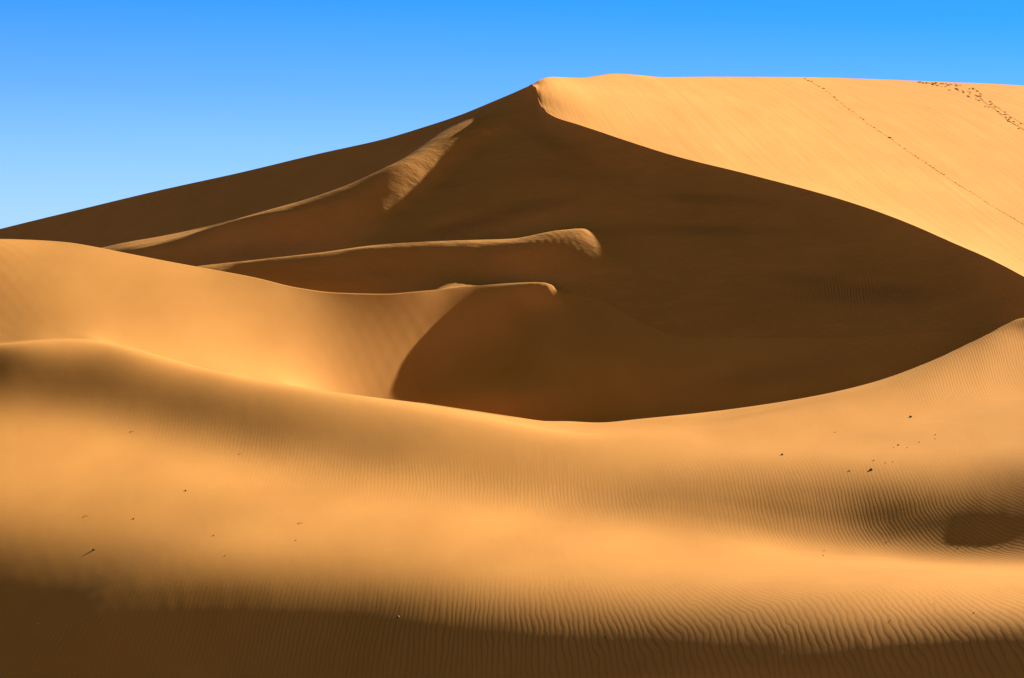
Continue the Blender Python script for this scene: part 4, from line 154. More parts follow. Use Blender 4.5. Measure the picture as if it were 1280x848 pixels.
[-7400,7392,16,30,-76,-51,178,-44,730,-498,9,-16,-98,3,-13,-29,-30,-24,-18,-10,-8,-3,2,1,0,-7,-3,3,11,16,17,20,20,16,6,-2,-10,-22,-35,-46,-36,-11,1,3,2,5,7,5,3,3,3,-1,-7,-11,-5,1,0,1,1,1,1,0,1,-4,-34,8,5,37,64,82,67,40,0,-12,-24,-17,-19,-12,-25,-12,-29,-21,-38,-11,16,35,22,39,15,20,-10,-16,-35,-25,-38,-26,-31,-9,-1,54,53,56,31,11,-9,-4,-11,-17,-19,-17,-22,-24,-27,-41,7,5,6,5,4,3,3,0,0,-2,-2,-6,-4,-9,-6,16,18,23,27,36,27,-1,-23,-20,-18,-10,-14,-5,-11,-8,-12,-10,-11,-620,-306,-74,-77,-39,-1273,83,421],
[-7400,7392,16,30,-76,-53,182,-40,732,-508,11,-17,-97,3,-15,-28,-31,-25,-16,-11,-8,-2,1,2,0,-4,-4,2,11,16,18,19,19,15,6,-1,-10,-20,-35,-44,-37,-13,1,3,1,6,7,4,5,3,3,-1,-8,-11,-5,0,2,-1,2,1,0,1,0,-3,-30,8,6,32,64,74,71,38,10,-18,-18,-25,-11,-22,-16,-23,-18,-31,-24,-26,34,19,36,21,30,5,5,-28,-23,-35,-24,-37,-15,-27,16,38,56,46,35,8,-2,-8,-8,-18,-16,-19,-20,-24,-27,-39,5,8,4,6,4,3,3,1,-1,-2,-3,-4,-7,-6,-9,19,19,21,29,32,28,-3,-17,-22,-11,-16,-7,-12,-7,-14,-9,-12,-10,-617,-282,-100,-119,-77,-1171,143,298],
[-7400,7392,16,31,-78,-55,188,-32,739,-530,13,-14,-101,5,-15,-30,-32,-25,-16,-11,-6,-3,0,3,2,-1,-4,1,11,16,18,19,16,12,8,-2,-7,-19,-31,-43,-37,-16,-1,3,1,4,8,5,6,3,4,-1,-10,-11,-5,0,0,2,-1,2,0,1,1,-4,-22,9,2,33,53,74,66,45,11,-10,-26,-20,-18,-15,-23,-18,-25,-22,-32,-12,20,33,20,33,14,18,-9,-16,-33,-23,-35,-22,-29,15,4,34,34,43,26,15,-3,-4,-10,-13,-17,-16,-21,-23,-27,-37,7,6,6,5,5,3,3,0,1,-3,-3,-6,-5,-9,-7,22,18,23,27,32,22,2,-15,-13,-15,-10,-12,-8,-13,-10,-12,-11,-13,-606,-258,-159,-151,-175,-936,159,160],
[-7400,7392,16,31,-78,-58,194,-23,743,-549,14,-13,-101,5,-15,-32,-33,-25,-16,-10,-5,-4,-1,3,4,2,-3,2,9,16,20,17,13,10,6,1,-6,-16,-30,-39,-37,-19,-3,1,2,3,7,7,6,5,3,-1,-8,-14,-6,1,1,-1,2,0,1,0,1,-2,-21,10,6,24,55,65,68,44,19,-13,-22,-26,-14,-18,-19,-23,-20,-27,-25,-19,32,20,31,17,26,4,3,-27,-19,-34,-19,-28,-10,-9,28,18,35,28,26,12,1,-3,-8,-13,-13,-18,-19,-24,-25,-35,6,8,6,5,5,4,3,0,0,-2,-4,-5,-7,-7,-9,21,23,22,29,29,22,3,-9,-15,-12,-11,-10,-11,-9,-10,-13,-14,-18,-585,-268,-193,-168,-257,-729,139,68],
[-7400,7392,16,32,-80,-60,200,-14,746,-566,14,-11,-103,6,-16,-32,-34,-26,-16,-9,-5,-4,-1,3,4,4,0,2,9,17,20,16,10,7,4,2,-4,-13,-26,-37,-36,-22,-6,0,1,3,6,8,7,5,5,0,-10,-13,-7,0,0,1,0,1,1,1,0,-2,-20,10,4,27,46,66,62,51,16,-4,-28,-25,-17,-15,-19,-20,-24,-24,-28,-9,21,31,18,28,12,14,-8,-10,-29,-19,-29,-15,-27,9,12,29,21,28,19,14,1,-1,-7,-9,-15,-16,-20,-22,-25,-32,8,7,7,7,4,5,3,0,0,-2,-4,-6,-7,-9,-10,23,23,25,28,30,21,5,-9,-12,-13,-9,-11,-9,-10,-10,-15,-19,-19,-568,-288,-201,-188,-324,-554,111,-6],
[-7400,7392,16,33,-82,-62,206,-5,747,-579,12,-9,-104,4,-14,-33,-35,-26,-17,-9,-4,-3,-1,1,4,6,4,2,9,18,22,14,7,3,2,2,-2,-10,-22,-33,-37,-22,-11,0,0,2,5,9,7,6,6,1,-8,-15,-8,-1,1,0,1,0,2,0,1,-3,-21,10,4,23,47,60,64,47,24,-7,-24,-30,-15,-16,-16,-21,-22,-26,-23,-13,31,19,28,15,21,4,3,-16,-15,-28,-17,-27,-15,-11,29,15,27,18,21,10,3,0,-5,-10,-12,-16,-19,-22,-24,-28,8,9,8,7,6,5,2,2,-1,-2,-6,-5,-9,-9,-12,24,24,26,29,30,22,4,-6,-12,-12,-9,-10,-8,-10,-15,-20,-21,-21,-563,-283,-213,-203,-385,-397,68,-62],
[-7400,7392,16,33,-82,-66,214,3,746,-589,11,-9,-107,7,-17,-32,-35,-28,-17,-8,-4,-2,-1,-1,4,7,6,6,9,19,23,14,3,-1,-1,1,-1,-5,-19,-29,-35,-25,-12,-4,-1,3,4,8,7,8,6,3,-6,-14,-11,-3,1,1,0,1,1,1,1,-4,-24,11,3,23,43,59,60,50,23,-1,-27,-29,-18,-13,-17,-19,-22,-23,-26,-4,22,29,17,24,10,12,-4,-5,-20,-16,-27,-18,-29,1,13,28,14,23,13,13,5,-2,-5,-8,-11,-15,-19,-21,-23,-24,10,9,10,7,7,5,4,1,0,-4,-4,-8,-9,-12,-12,23,26,27,29,32,21,6,-7,-10,-10,-9,-10,-7,-15,-21,-23,-24,-19,-549,-288,-210,-240,-406,-285,33,-128],
[-7400,7392,16,34,-84,-68,220,12,744,-598,10,-8,-110,7,-17,-32,-35,-29,-18,-7,-4,-1,-1,-1,1,7,9,9,12,20,25,13,-1,-6,-4,-1,2,-4,-13,-26,-33,-25,-16,-5,-3,2,4,7,8,8,7,4,-3,-12,-15,-5,2,0,0,2,0,1,1,-4,-27,13,1,22,42,55,59,47,28,-2,-23,-32,-17,-14,-15,-19,-21,-22,-23,-5,28,21,25,14,18,3,5,-11,-10,-22,-19,-27,-21,-13,27,13,23,14,17,8,6,0,-5,-8,-11,-14,-18,-19,-23,-20,11,11,10,10,6,7,3,2,-1,-3,-6,-8,-11,-11,-16,23,28,27,31,32,21,7,-5,-9,-10,-9,-7,-13,-20,-26,-25,-19,-18,-542,-282,-214,-283,-398,-205,-7,-187],
[-7400,7392,16,34,-84,-71,226,21,741,-605,8,-7,-112,6,-17,-33,-34,-30,-18,-8,-3,0,-1,-1,0,6,9,12,15,24,27,12,-4,-12,-8,-2,2,-1,-9,-22,-29,-28,-16,-8,-4,1,3,6,8,9,7,6,0,-11,-17,-7,1,0,1,0,2,0,1,-4,-31,17,-2,23,38,53,55,49,27,2,-23,-31,-19,-13,-14,-19,-19,-22,-22,0,23,28,17,22,8,11,-3,-2,-16,-13,-26,-21,-30,-3,14,24,12,20,9,12,4,1,-3,-9,-10,-15,-16,-20,-20,-18,14,11,12,10,8,6,4,2,-1,-4,-5,-10,-10,-15,-16,24,27,29,31,32,23,7,-4,-8,-8,-8,-10,-17,-27,-28,-21,-18,-19,-535,-266,-236,-316,-370,-153,-56,-228],
[-7400,7392,16,35,-86,-73,232,30,737,-612,9,-8,-114,5,-17,-33,-35,-30,-17,-9,-4,1,0,0,-1,3,9,15,19,27,30,13,-9,-16,-13,-4,2,1,-6,-17,-26,-27,-18,-10,-6,0,3,4,9,7,9,7,4,-10,-18,-10,0,0,1,1,0,1,1,-5,-32,19,-3,21,37,49,53,47,29,4,-20,-33,-18,-13,-15,-17,-19,-19,-23,2,27,22,23,14,16,3,4,-9,-7,-21,-18,-27,-24,-13,25,12,21,11,15,6,6,1,-4,-6,-11,-13,-17,-19,-21,-12,13,13,13,10,10,6,4,2,-1,-4,-6,-10,-12,-14,-18,23,29,29,32,33,23,8,-2,-8,-6,-8,-14,-24,-30,-25,-20,-20,-19,-518,-261,-264,-336,-329,-133,-98,-261],
[-7400,7392,16,35,-86,-77,240,38,732,-617,9,-9,-115,3,-17,-34,-35,-28,-19,-10,-3,1,1,0,0,0,9,15,23,31,34,14,-11,-23,-16,-8,2,2,-3,-12,-23,-25,-20,-12,-6,-3,2,4,8,7,9,9,5,-6,-17,-14,-2,0,1,0,1,2,-1,-4,-34,22,-4,18,35,48,49,47,28,8,-19,-30,-21,-12,-15,-17,-17,-21,-18,2,25,26,18,19,9,10,-3,-2,-14,-13,-24,-22,-29,-6,14,23,11,18,7,11,3,1,-3,-6,-11,-12,-15,-20,-19,-11,15,13,14,12,9,7,5,0,0,-4,-7,-10,-13,-16,-18,25,28,30,32,34,24,10,-2,-5,-6,-10,-18,-32,-26,-25,-21,-20,-16,-500,-270,-290,-337,-292,-131,-139,-274],
[-7400,7392,16,36,-88,-79,246,47,725,-620,9,-9,-115,-2,-16,-35,-34,-29,-18,-10,-5,1,3,1,-1,0,6,16,25,36,37,18,-13,-28,-21,-11,-1,3,0,-8,-19,-23,-20,-14,-8,-4,1,4,6,7,9,9,9,-4,-15,-17,-6,1,1,0,1,2,-1,-4,-35,23,-4,17,33,44,49,43,30,8,-12,-32,-20,-15,-13,-16,-18,-17,-21,5,26,22,22,14,14,5,2,-8,-8,-18,-19,-26,-23,-14,23,13,19,10,14,5,6,-2,-2,-6,-10,-12,-16,-16,-21,-7,15,15,14,13,9,7,5,0,0,-5,-8,-9,-13,-17,-20,26,29,30,33,36,24,11,0,-3,-7,-12,-26,-30,-28,-23,-20,-15,-20,-489,-282,-307,-327,-267,-136,-177,-267],
[-7400,7391,18,35,-88,-83,254,55,718,-623,10,-10,-117,-3,-19,-33,-34,-28,-20,-10,-4,-1,3,3,0,0,4,14,27,39,42,23,-14,-32,-27,-14,-4,3,1,-3,-15,-20,-21,-14,-10,-5,-1,3,5,7,9,10,10,0,-14,-19,-8,0,1,0,1,1,1,-5,-36,25,-4,15,30,43,47,43,28,10,-13,-21,-26,-14,-14,-17,-15,-20,-17,5,24,25,18,17,11,7,-1,-4,-12,-14,-22,-22,-28,-6,13,22,11,16,8,9,3,1,-5,-5,-10,-13,-13,-18,-19,-5,16,16,15,12,10,7,4,2,-2,-5,-7,-11,-13,-17,-20,25,30,30,35,37,26,12,1,-3,-5,-18,-29,-31,-26,-22,-14,-18,-21,-490,-290,-315,-310,-256,-144,-209,-246],
[-7400,7391,18,35,-88,-86,260,64,711,-627,11,-9,-118,-7,-19,-34,-34,-27,-19,-11,-6,-1,3,5,1,1,1,12,28,42,47,27,-11,-37,-32,-19,-5,0,4,-2,-9,-18,-19,-15,-11,-7,-2,2,4,6,9,10,11,4,-12,-20,-11,-1,1,0,1,1,1,-6,-34,24,-3,13,30,40,45,42,28,10,-7,-22,-23,-18,-14,-14,-19,-15,-21,8,24,22,21,15,11,6,0,-5,-10,-16,-20,-24,-23,-12,21,12,19,10,12,5,5,-1,-2,-7,-10,-11,-15,-16,-19,-3,16,16,16,13,10,7,4,0,0,-5,-8,-10,-15,-17,-20,24,30,33,35,39,27,14,3,-2,-8,-22,-31,-30,-25,-15,-16,-22,-24,-490,-297,-314,-300,-245,-161,-224,-231],
[-7400,7391,18,36,-90,-89,268,73,701,-629,13,-9,-119,-10,-22,-33,-32,-28,-19,-11,-7,-1,2,5,4,2,0,9,26,45,52,34,-10,-39,-38,-22,-10,-1,4,1,-5,-13,-19,-15,-12,-8,-3,0,3,6,8,10,12,6,-9,-20,-13,-3,1,0,2,0,0,-4,-36,26,-4,13,28,39,45,40,27,13,-7,-18,-26,-17,-14,-16,-15,-20,-15,4,26,21,20,15,10,7,0,-6,-10,-15,-20,-22,-26,-7,15,19,12,14,8,9,1,2,-4,-7,-8,-13,-13,-16,-18,-4,18,16,15,15,10,8,1,3,-3,-4,-7,-11,-14,-19,-20,23,32,33,38,40,29,14,6,-1,-11,-27,-31,-30,-18,-15,-20,-24,-26,-493,-300,-310,-294,-238,-177,-229,-226],
[-7400,7391,18,36,-90,-92,274,82,692,-630,13,-7,-121,-13,-24,-33,-32,-26,-19,-12,-8,-2,2,5,6,4,0,6,24,45,58,39,-5,-42,-41,-29,-12,-2,2,3,-2,-8,-17,-14,-13,-9,-6,0,3,3,9,9,11,9,-6,-17,-17,-5,1,1,0,1,0,-4,-37,28,-5,13,27,39,43,39,28,13,-5,-18,-25,-18,-15,-14,-18,-14,-21,8,22,24,17,17,9,7,-1,-5,-10,-16,-18,-23,-24,-9,18,14,18,8,13,4,4,0,-3,-7,-8,-12,-14,-16,-17,-2,16,18,15,13,12,6,5,-1,-1,-4,-8,-10,-14,-18,-22,21,33,35,41,40,32,16,6,0,-14,-30,-32,-25,-16,-16,-25,-25,-27,-497,-300,-306,-292,-232,-189,-230,-229],
[-7400,7391,18,37,-92,-95,282,90,683,-632,15,-7,-122,-15,-27,-33,-31,-26,-18,-14,-6,-4,1,4,8,6,2,4,19,45,63,47,-3,-41,-47,-32,-16,-5,2,3,2,-5,-11,-15,-14,-10,-7,-1,0,5,6,9,10,9,-1,-14,-19,-7,0,0,2,-1,2,-5,-37,27,-3,12,27,37,43,39,28,13,-3,-20,-23,-20,-12,-17,-14,-20,-14,2,26,20,21,12,12,4,2,-7,-9,-15,-19,-22,-24,-8,16,18,11,15,7,8,2,0,-3,-7,-8,-12,-13,-16,-17,-1,17,16,15,14,11,8,2,2,-2,-5,-7,-11,-13,-18,-21,18,34,37,43,42,33,19,8,-2,-18,-30,-32,-21,-14,-22,-25,-27,-29,-500,-300,-301,-293,-225,-199,-230,-235],
[-7400,7391,18,37,-92,-99,290,98,674,-634,16,-4,-125,-18,-28,-34,-31,-24,-19,-13,-8,-4,1,3,7,9,4,4,15,43,67,53,2,-40,-51,-36,-20,-8,1,3,5,1,-9,-14,-14,-12,-7,-4,0,3,7,7,9,8,3,-10,-19,-10,-1,0,1,1,1,-5,-38,29,-5,13,26,38,41,40,27,15,-6,-16,-26,-17,-16,-12,-19,-14,-20,7,21,25,15,17,8,7,-2,-4,-10,-15,-19,-20,-25,-7,16,15,16,10,10,6,3,0,-4,-7,-8,-11,-14,-14,-18,0,16,17,15,13,11,7,4,0,-1,-5,-7,-10,-15,-17,-21,17,34,40,45,44,36,19,10,-3,-21,-32,-29,-16,-19,-23,-28,-28,-29,-504,-297,-300,-295,-218,-205,-230,-245],
[-7400,7391,18,37,-92,-102,296,108,663,-636,19,-4,-125,-21,-30,-35,-30,-25,-17,-14,-8,-4,-1,3,7,10,7,4,12,40,69,61,7,-41,-52,-40,-24,-10,-2,4,7,5,-6,-11,-15,-13,-8,-6,-1,3,5,7,6,6,6,-3,-18,-13,-3,0,1,1,0,-4,-38,29,-4,11,28,34,44,37,29,13,-2,-19,-24,-19,-13,-16,-13,-21,-12,-1,28,18,21,11,13,3,1,-6,-9,-16,-17,-22,-22,-9,16,17,12,13,9,6,2,1,-5,-5,-10,-10,-14,-15,-15,-2,17,15,17,11,12,6,4,2,-3,-4,-7,-12,-13,-17,-21,15,36,41,47,48,37,21,12,-6,-24,-32,-23,-18,-21,-25,-29,-31,-29,-505,-296,-299,-299,-208,-211,-231,-257],
[-7400,7391,18,38,-94,-105,304,117,652,-637,19,-1,-126,-24,-32,-36,-30,-23,-18,-13,-9,-4,-2,2,6,10,10,7,10,35,71,69,11,-41,-53,-44,-26,-15,-3,5,9,6,-1,-9,-15,-13,-11,-6,-2,1,6,6,2,3,9,2,-12,-19,-4,1,0,0,2,-5,-39,30,-4,12,25,37,39,40,27,16,-6,-15,-26,-16,-17,-11,-19,-13,-21,9,18,26,14,17,8,7,-3,-3,-11,-14,-19,-20,-23,-8,16,15,15,10,10,6,2,0,-3,-7,-9,-10,-14,-14,-16,-1,15,17,15,12,10,8,3,2,-2,-5,-7,-10,-15,-16,-20,12,37,43,50,50,39,24,12,-8,-26,-30,-22,-18,-23,-28,-30,-32,-30,-506,-294,-301,-300,-201,-212,-235,-269],
[-7400,7391,18,38,-94,-109,312,125,643,-639,20,0,-127,-24,-36,-37,-30,-23,-16,-13,-10,-4,-3,2,4,10,12,10,9,31,73,74,17,-41,-56,-44,-30,-18,-4,3,11,8,2,-6,-13,-15,-11,-7,-4,0,5,7,-1,-2,10,9,-9,-21,-5,-1,2,0,0,-4,-39,30,-4,12,26,33,42,35,32,11,0,-20,-21,-20,-12,-17,-12,-21,-11,-2,29,16,22,10,14,1,3,-9,-6,-18,-15,-23,-21,-8,15,16,13,12,9,5,4,-2,-2,-7,-8,-12,-12,-15,-16,-1,17,14,15,12,11,6,5,1,-2,-4,-7,-11,-13,-18,-19,11,37,45,53,53,40,27,12,-10,-28,-27,-20,-20,-27,-29,-32,-31,-32,-506,-294,-303,-299,-195,-212,-241,-281],
[-7400,7391,18,39,-96,-112,320,134,633,-642,21,2,-126,-28,-38,-37,-31,-22,-16,-13,-8,-7,-2,1,2,10,12,13,11,29,71,81,21,-42,-55,-47,-33,-19,-8,4,11,9,5,-3,-12,-13,-13,-8,-6,0,4,7,-2,-8,10,12,-3,-20,-9,0,0,1,1,-5,-39,31,-5,13,22,37,37,39,26,17,-5,-13,-27,-15,-17,-10,-19,-13,-21,10,17,26,13,18,6,8,-4,-1,-14,-11,-20,-19,-23,-7,14,17,12,12,8,7,2,0,-4,-5,-10,-10,-14,-13,-17,1,14,16,13,13,9,8,3,2,-1,-5,-7,-9,-15,-16,-19,8,38,47,56,55,44,28,11,-11,-28,-25,-20,-23,-28,-32,-32,-32,-33,-506,-294,-304,-301,-185,-214,-246,-295],
[-7400,7391,18,39,-96,-116,328,143,623,-643,19,5,-127,-29,-41,-37,-32,-21,-16,-12,-9,-6,-3,0,1,8,13,14,15,26,71,88,24,-43,-56,-48,-34,-22,-10,3,10,10,8,-1,-7,-14,-13,-11,-5,-2,4,7,-4,-11,5,16,1,-15,-12,-3,2,0,0,-4,-39,32,-5,11,26,29,43,31,33,10,4,-21,-18,-22,-10,-18,-10,-22,-11,-2,30,13,24,9,14,0,3,-8,-6,-18,-15,-22,-21,-8,16,14,14,10,10,5,3,-1,-2,-7,-7,-13,-11,-16,-14,-2,16,14,14,11,11,7,4,1,-1,-4,-7,-11,-13,-16,-19,9,36,49,58,59,46,30,12,-14,-28,-22,-21,-26,-31,-32,-33,-33,-34,-506,-295,-305,-299,-180,-213,-252,-309],
[-7400,7391,18,39,-96,-119,334,153,614,-646,18,7,-126,-30,-45,-38,-32,-21,-14,-12,-9,-7,-3,-1,2,5,11,16,18,27,70,93,28,-44,-58,-48,-35,-25,-10,0,10,10,8,5,-6,-12,-13,-11,-8,-3,4,7,-4,-15,1,16,6,-9,-16,-3,0,1,0,-4,-38,32,-6,13,20,36,32,41,22,21,-7,-8,-27,-13,-19,-9,-21,-9,-24,12,15,27,11,20,4,9,-5,-1,-13,-11,-20,-18,-24,-5,13,17,11,12,8,6,3,0,-4,-5,-10,-9,-14,-13,-17,0,15,15,12,13,8,8,4,1,-1,-3,-8,-10,-13,-16,-19,9,35,51,62,60,50,32,10,-15,-26,-21,-23,-29,-31,-34,-35,-34,-33,-508,-295,-304,-301,-172,-211,-260,-326],
[-7400,7391,18,40,-98,-122,342,163,604,-648,15,10,-126,-31,-48,-38,-33,-20,-15,-10,-9,-6,-5,-1,1,3,9,17,21,28,71,98,31,-45,-60,-49,-35,-26,-13,0,7,10,11,5,-1,-10,-13,-12,-9,-3,2,8,-5,-17,-4,14,12,-5,-19,-3,0,1,1,-5,-37,30,-2,8,25,27,40,30,32,10,7,-21,-12,-25,-8,-20,-10,-21,-10,-3,29,14,23,8,15,-2,6,-11,-4,-19,-13,-23,-19,-10,18,12,15,9,10,4,4,-1,-2,-7,-7,-12,-12,-15,-14,-2,16,13,14,10,11,5,6,0,0,-5,-6,-10,-13,-16,-19,8,36,52,65,63,53,33,10,-16,-24,-21,-26,-29,-35,-35,-35,-35,-35,-508,-295,-301,-306,-163,-207,-270,-345],
[-7400,7391,18,40,-98,-126,350,172,597,-653,14,10,-122,-35,-50,-39,-32,-20,-15,-10,-7,-8,-4,-2,0,3,6,17,21,32,73,100,38,-48,-64,-47,-37,-26,-15,-1,6,8,11,9,1,-6,-13,-12,-10,-6,3,8,-5,-18,-8,10,14,-1,-18,-4,1,0,0,-4,-36,31,-5,11,19,33,30,40,20,23,-8,-1,-29,-9,-22,-8,-22,-8,-23,11,15,26,11,19,4,9,-5,0,-14,-10,-21,-15,-25,-5,13,16,11,13,6,8,0,3,-6,-3,-11,-8,-15,-12,-17,1,13,15,12,12,8,8,2,4,-3,-2,-8,-9,-14,-15,-17,5,35,55,69,66,54,36,9,-16,-23,-22,-26,-34,-35,-37,-36,-35,-36,-509,-294,-298,-313,-153,-200,-287,-361],
[-7400,7391,18,40,-98,-130,358,181,589,-655,10,11,-120,-36,-52,-42,-29,-22,-14,-9,-7,-8,-4,-3,0,2,5,13,24,34,74,105,42,-48,-67,-49,-36,-27,-16,-2,3,8,10,11,4,-3,-10,-13,-12,-5,1,7,-4,-18,-11,6,13,3,-17,-4,1,0,1,-5,-36,31,-3,7,23,25,39,26,34,7,12,-21,-6,-27,-9,-20,-8,-23,-8,-4,29,13,23,7,15,-2,6,-11,-4,-18,-13,-23,-17,-11,18,12,14,8,11,4,4,-1,-2,-7,-7,-12,-11,-15,-14,-1,14,13,14,10,9,6,6,-1,1,-4,-7,-10,-12,-17,-16,4,36,57,70,71,57,37,8,-16,-21,-23,-30,-34,-38,-37,-38,-36,-37,-508,-292,-295,-326,-136,-194,-311,-371],
[-7400,7391,18,41,-100,-133,366,191,579,-654,3,13,-119,-37,-54,-41,-31,-21,-13,-10,-7,-6,-6,-2,0,0,4,12,22,37,76,108,49,-48,-71,-52,-35,-27,-15,-5,1,6,11,10,9,-1,-8,-12,-11,-9,1,6,-2,-17,-14,0,12,5,-14,-3,-1,1,1,-4,-37,32,-5,11,15,33,26,40,17,25,-7,2,-25,-10,-23,-7,-22,-7,-25,13,12,28,9,20,2,11,-7,1,-14,-9,-21,-15,-24,-4,12,16,10,13,6,7,1,2,-5,-3,-11,-8,-14,-12,-16,0,13,15,10,12,8,8,3,2,-1,-4,-7,-8,-14,-14,-18,2,37,59,75,73,60,37,9,-16,-20,-25,-31,-38,-38,-40,-38,-37,-36,-510,-283,-300,-342,-106,-200,-336,-375],
[-7400,7391,18,41,-100,-137,374,200,571,-654,-3,11,-113,-41,-54,-43,-30,-20,-14,-9,-7,-7,-4,-4,0,1,2,10,21,39,77,111,55,-45,-76,-54,-36,-26,-15,-6,-1,4,10,11,9,5,-6,-10,-13,-8,-3,6,0,-15,-17,-5,8,8,-12,-2,-1,2,-1,-3,-36,30,-1,4,23,20,40,22,36,4,16,-19,-3,-28,-6,-24,-6,-24,-6,-5,29,11,24,5,16,-2,6,-11,-4,-18,-11,-24,-16,-10,17,10,16,7,11,3,5,-2,-1,-8,-5,-13,-10,-16,-12,-2,15,11,14,9,10,5,5,1,0,-4,-7,-9,-12,-16,-16,-1,39,61,78,76,63,38,9,-15,-20,-26,-35,-39,-40,-41,-39,-38,-37,-503,-279,-314,-349,-74,-216,-357,-372],
[-7400,7391,18,41,-100,-140,380,210,562,-651,-11,9,-109,-42,-56,-42,-31,-20,-14,-9,-6,-7,-4,-4,0,0,3,6,21,38,80,113,62,-43,-79,-57,-37,-25,-15,-7,-2,2,7,12,11,8,-3,-8,-13,-9,-3,2,2,-12,-19,-9,4,7,-7,-3,1,0,1,-4,-36,32,-6,11,12,33,21,41,14,29,-9,8,-27,-5,-26,-6,-24,-5,-26,15,10,28,8,20,2,10,-6,2,-16,-7,-21,-14,-25,-2,10,17,9,13,4,10,-1,3,-6,-2,-11,-8,-14,-11,-16,1,12,14,10,13,6,8,3,2,-1,-3,-8,-7,-14,-14,-17,-2,39,64,82,79,65,41,7,-13,-21,-28,-37,-41,-43,-42,-39,-39,-38,-494,-282,-330,-341,-50,-237,-382,-346],
[-7400,7391,18,41,-100,-144,388,220,550,-645,-18,3,-103,-44,-56,-44,-29,-21,-13,-10,-6,-5,-5,-3,-2,1,2,6,17,40,80,116,66,-38,-81,-61,-38,-25,-13,-9,-3,-1,7,11,12,10,1,-6,-10,-12,-4,0,3,-10,-19,-12,-1,5,-4,-1,1,1,0,-5,-34,29,1,0,24,16,39,19,37,3,20,-18,1,-31,-4,-26,-4,-25,-5,-6,30,9,24,5,16,-3,7,-11,-4,-18,-10,-24,-14,-12,18,10,15,6,12,2,5,-2,0,-9,-4,-13,-10,-14,-13,-2,15,11,13,8,11,4,6,0,1,-6,-4,-11,-11,-16,-15,-5,42,66,85,83,68,40,9,-13,-21,-31,-39,-44,-44,-43,-42,-40,-38,-488,-290,-337,-322,-44,-261,-402,-292],
[-7400,7391,18,42,-102,-147,396,230,537,-636,-27,-5,-94,-47,-58,-42,-30,-20,-14,-9,-6,-5,-5,-3,-3,2,2,5,15,39,82,118,71,-36,-82,-64,-40,-23,-13,-9,-5,-1,3,11,12,12,5,-3,-9,-11,-7,-1,2,-8,-18,-15,-4,2,-1,1,-1,2,0,-4,-37,35,-8,11,9,32,18,41,11,32,-9,12,-27,-1,-31,-2,-27,-4,-25,15,9,28,6,21,1,12,-8,2,-16,-5,-22,-13,-24,-1,8,18,7,14,4,8,0,3,-5,-4,-9,-7,-15,-10,-16,1,12,14,9,13,5,9,2,4,-4,-1,-8,-8,-13,-13,-17,-7,44,69,90,85,71,42,8,-12,-22,-34,-41,-47,-46,-44,-45,-40,-38,-487,-298,-335,-303,-48,-292,-400,-236],
[-7400,7391,18,42,-102,-151,404,241,521,-626,-30,-21,-82,-51,-57,-44,-28,-21,-13,-9,-7,-4,-5,-3,-2,1,2,4,14,37,84,121,73,-33,-82,-67,-41,-24,-11,-8,-7,-3,2,8,13,13,8,1,-7,-10,-9,-2,0,-6,-17,-18,-6,0,1,0,1,0,1,-5,-35,31,0,-1,24,11,40,15,38,2,24,-19,6,-32,-1,-30,-2,-27,-2,-8,30,8,24,5,16,-4,7,-12,-2,-18,-10,-23,-13,-12,18,9,15,5,12,2,5,-3,1,-8,-5,-12,-9,-15,-11,-3,14,12,12,8,11,4,5,1,0,-5,-5,-11,-9,-16,-15,-9,45,74,92,90,73,42,9,-11,-24,-36,-45,-49,-48,-48,-45,-41,-36,-491,-302,-329,-287,-63,-321,-377,-189],
[-7400,7391,18,42,-102,-154,410,253,504,-615,-30,-42,-68,-54,-59,-43,-28,-20,-13,-10,-6,-4,-5,-2,-3,0,3,5,11,36,86,124,74,-32,-82,-68,-42,-24,-10,-8,-8,-4,0,7,11,14,11,5,-4,-10,-8,-6,-1,-5,-16,-18,-9,-2,2,0,1,0,1,-4,-38,36,-9,13,3,35,12,43,7,35,-10,17,-27,2,-33,-1,-28,-3,-25,14,9,26,8,20,0,11,-8,3,-16,-5,-21,-11,-24,-1,7,18,7,13,4,8,-1,4,-6,-3,-9,-6,-15,-9,-16,2,10,15,8,13,5,9,1,4,-3,-1,-9,-7,-13,-12,-17,-11,49,76,97,93,76,43,9,-11,-26,-40,-47,-52,-50,-50,-47,-40,-36,-496,-304,-319,-276,-88,-337,-348,-149],
[-7400,7391,18,42,-102,-157,416,265,487,-609,-18,-74,-48,-60,-60,-41,-29,-20,-12,-10,-6,-5,-3,-4,-1,-1,3,5,11,34,88,127,73,-32,-80,-69,-44,-23,-9,-8,-8,-7,0,4,12,12,14,8,0,-8,-9,-7,-3,-5,-15,-18,-12,-2,1,0,0,2,-1,-4,-37,33,2,-5,24,7,41,10,42,-1,27,-19,10,-32,2,-33,0,-29,-1,-8,29,7,24,3,17,-5,7,-12,-1,-19,-7,-23,-13,-11,18,7,16,4,12,1,6,-4,1,-7,-5,-12,-8,-14,-11,-3,15,9,14,7,11,3,6,0,1,-6,-4,-10,-10,-16,-14,-12,50,81,100,97,78,43,11,-12,-28,-42,-52,-53,-55,-52,-46,-40,-36,-501,-303,-312,-269,-117,-341,-316,-119],
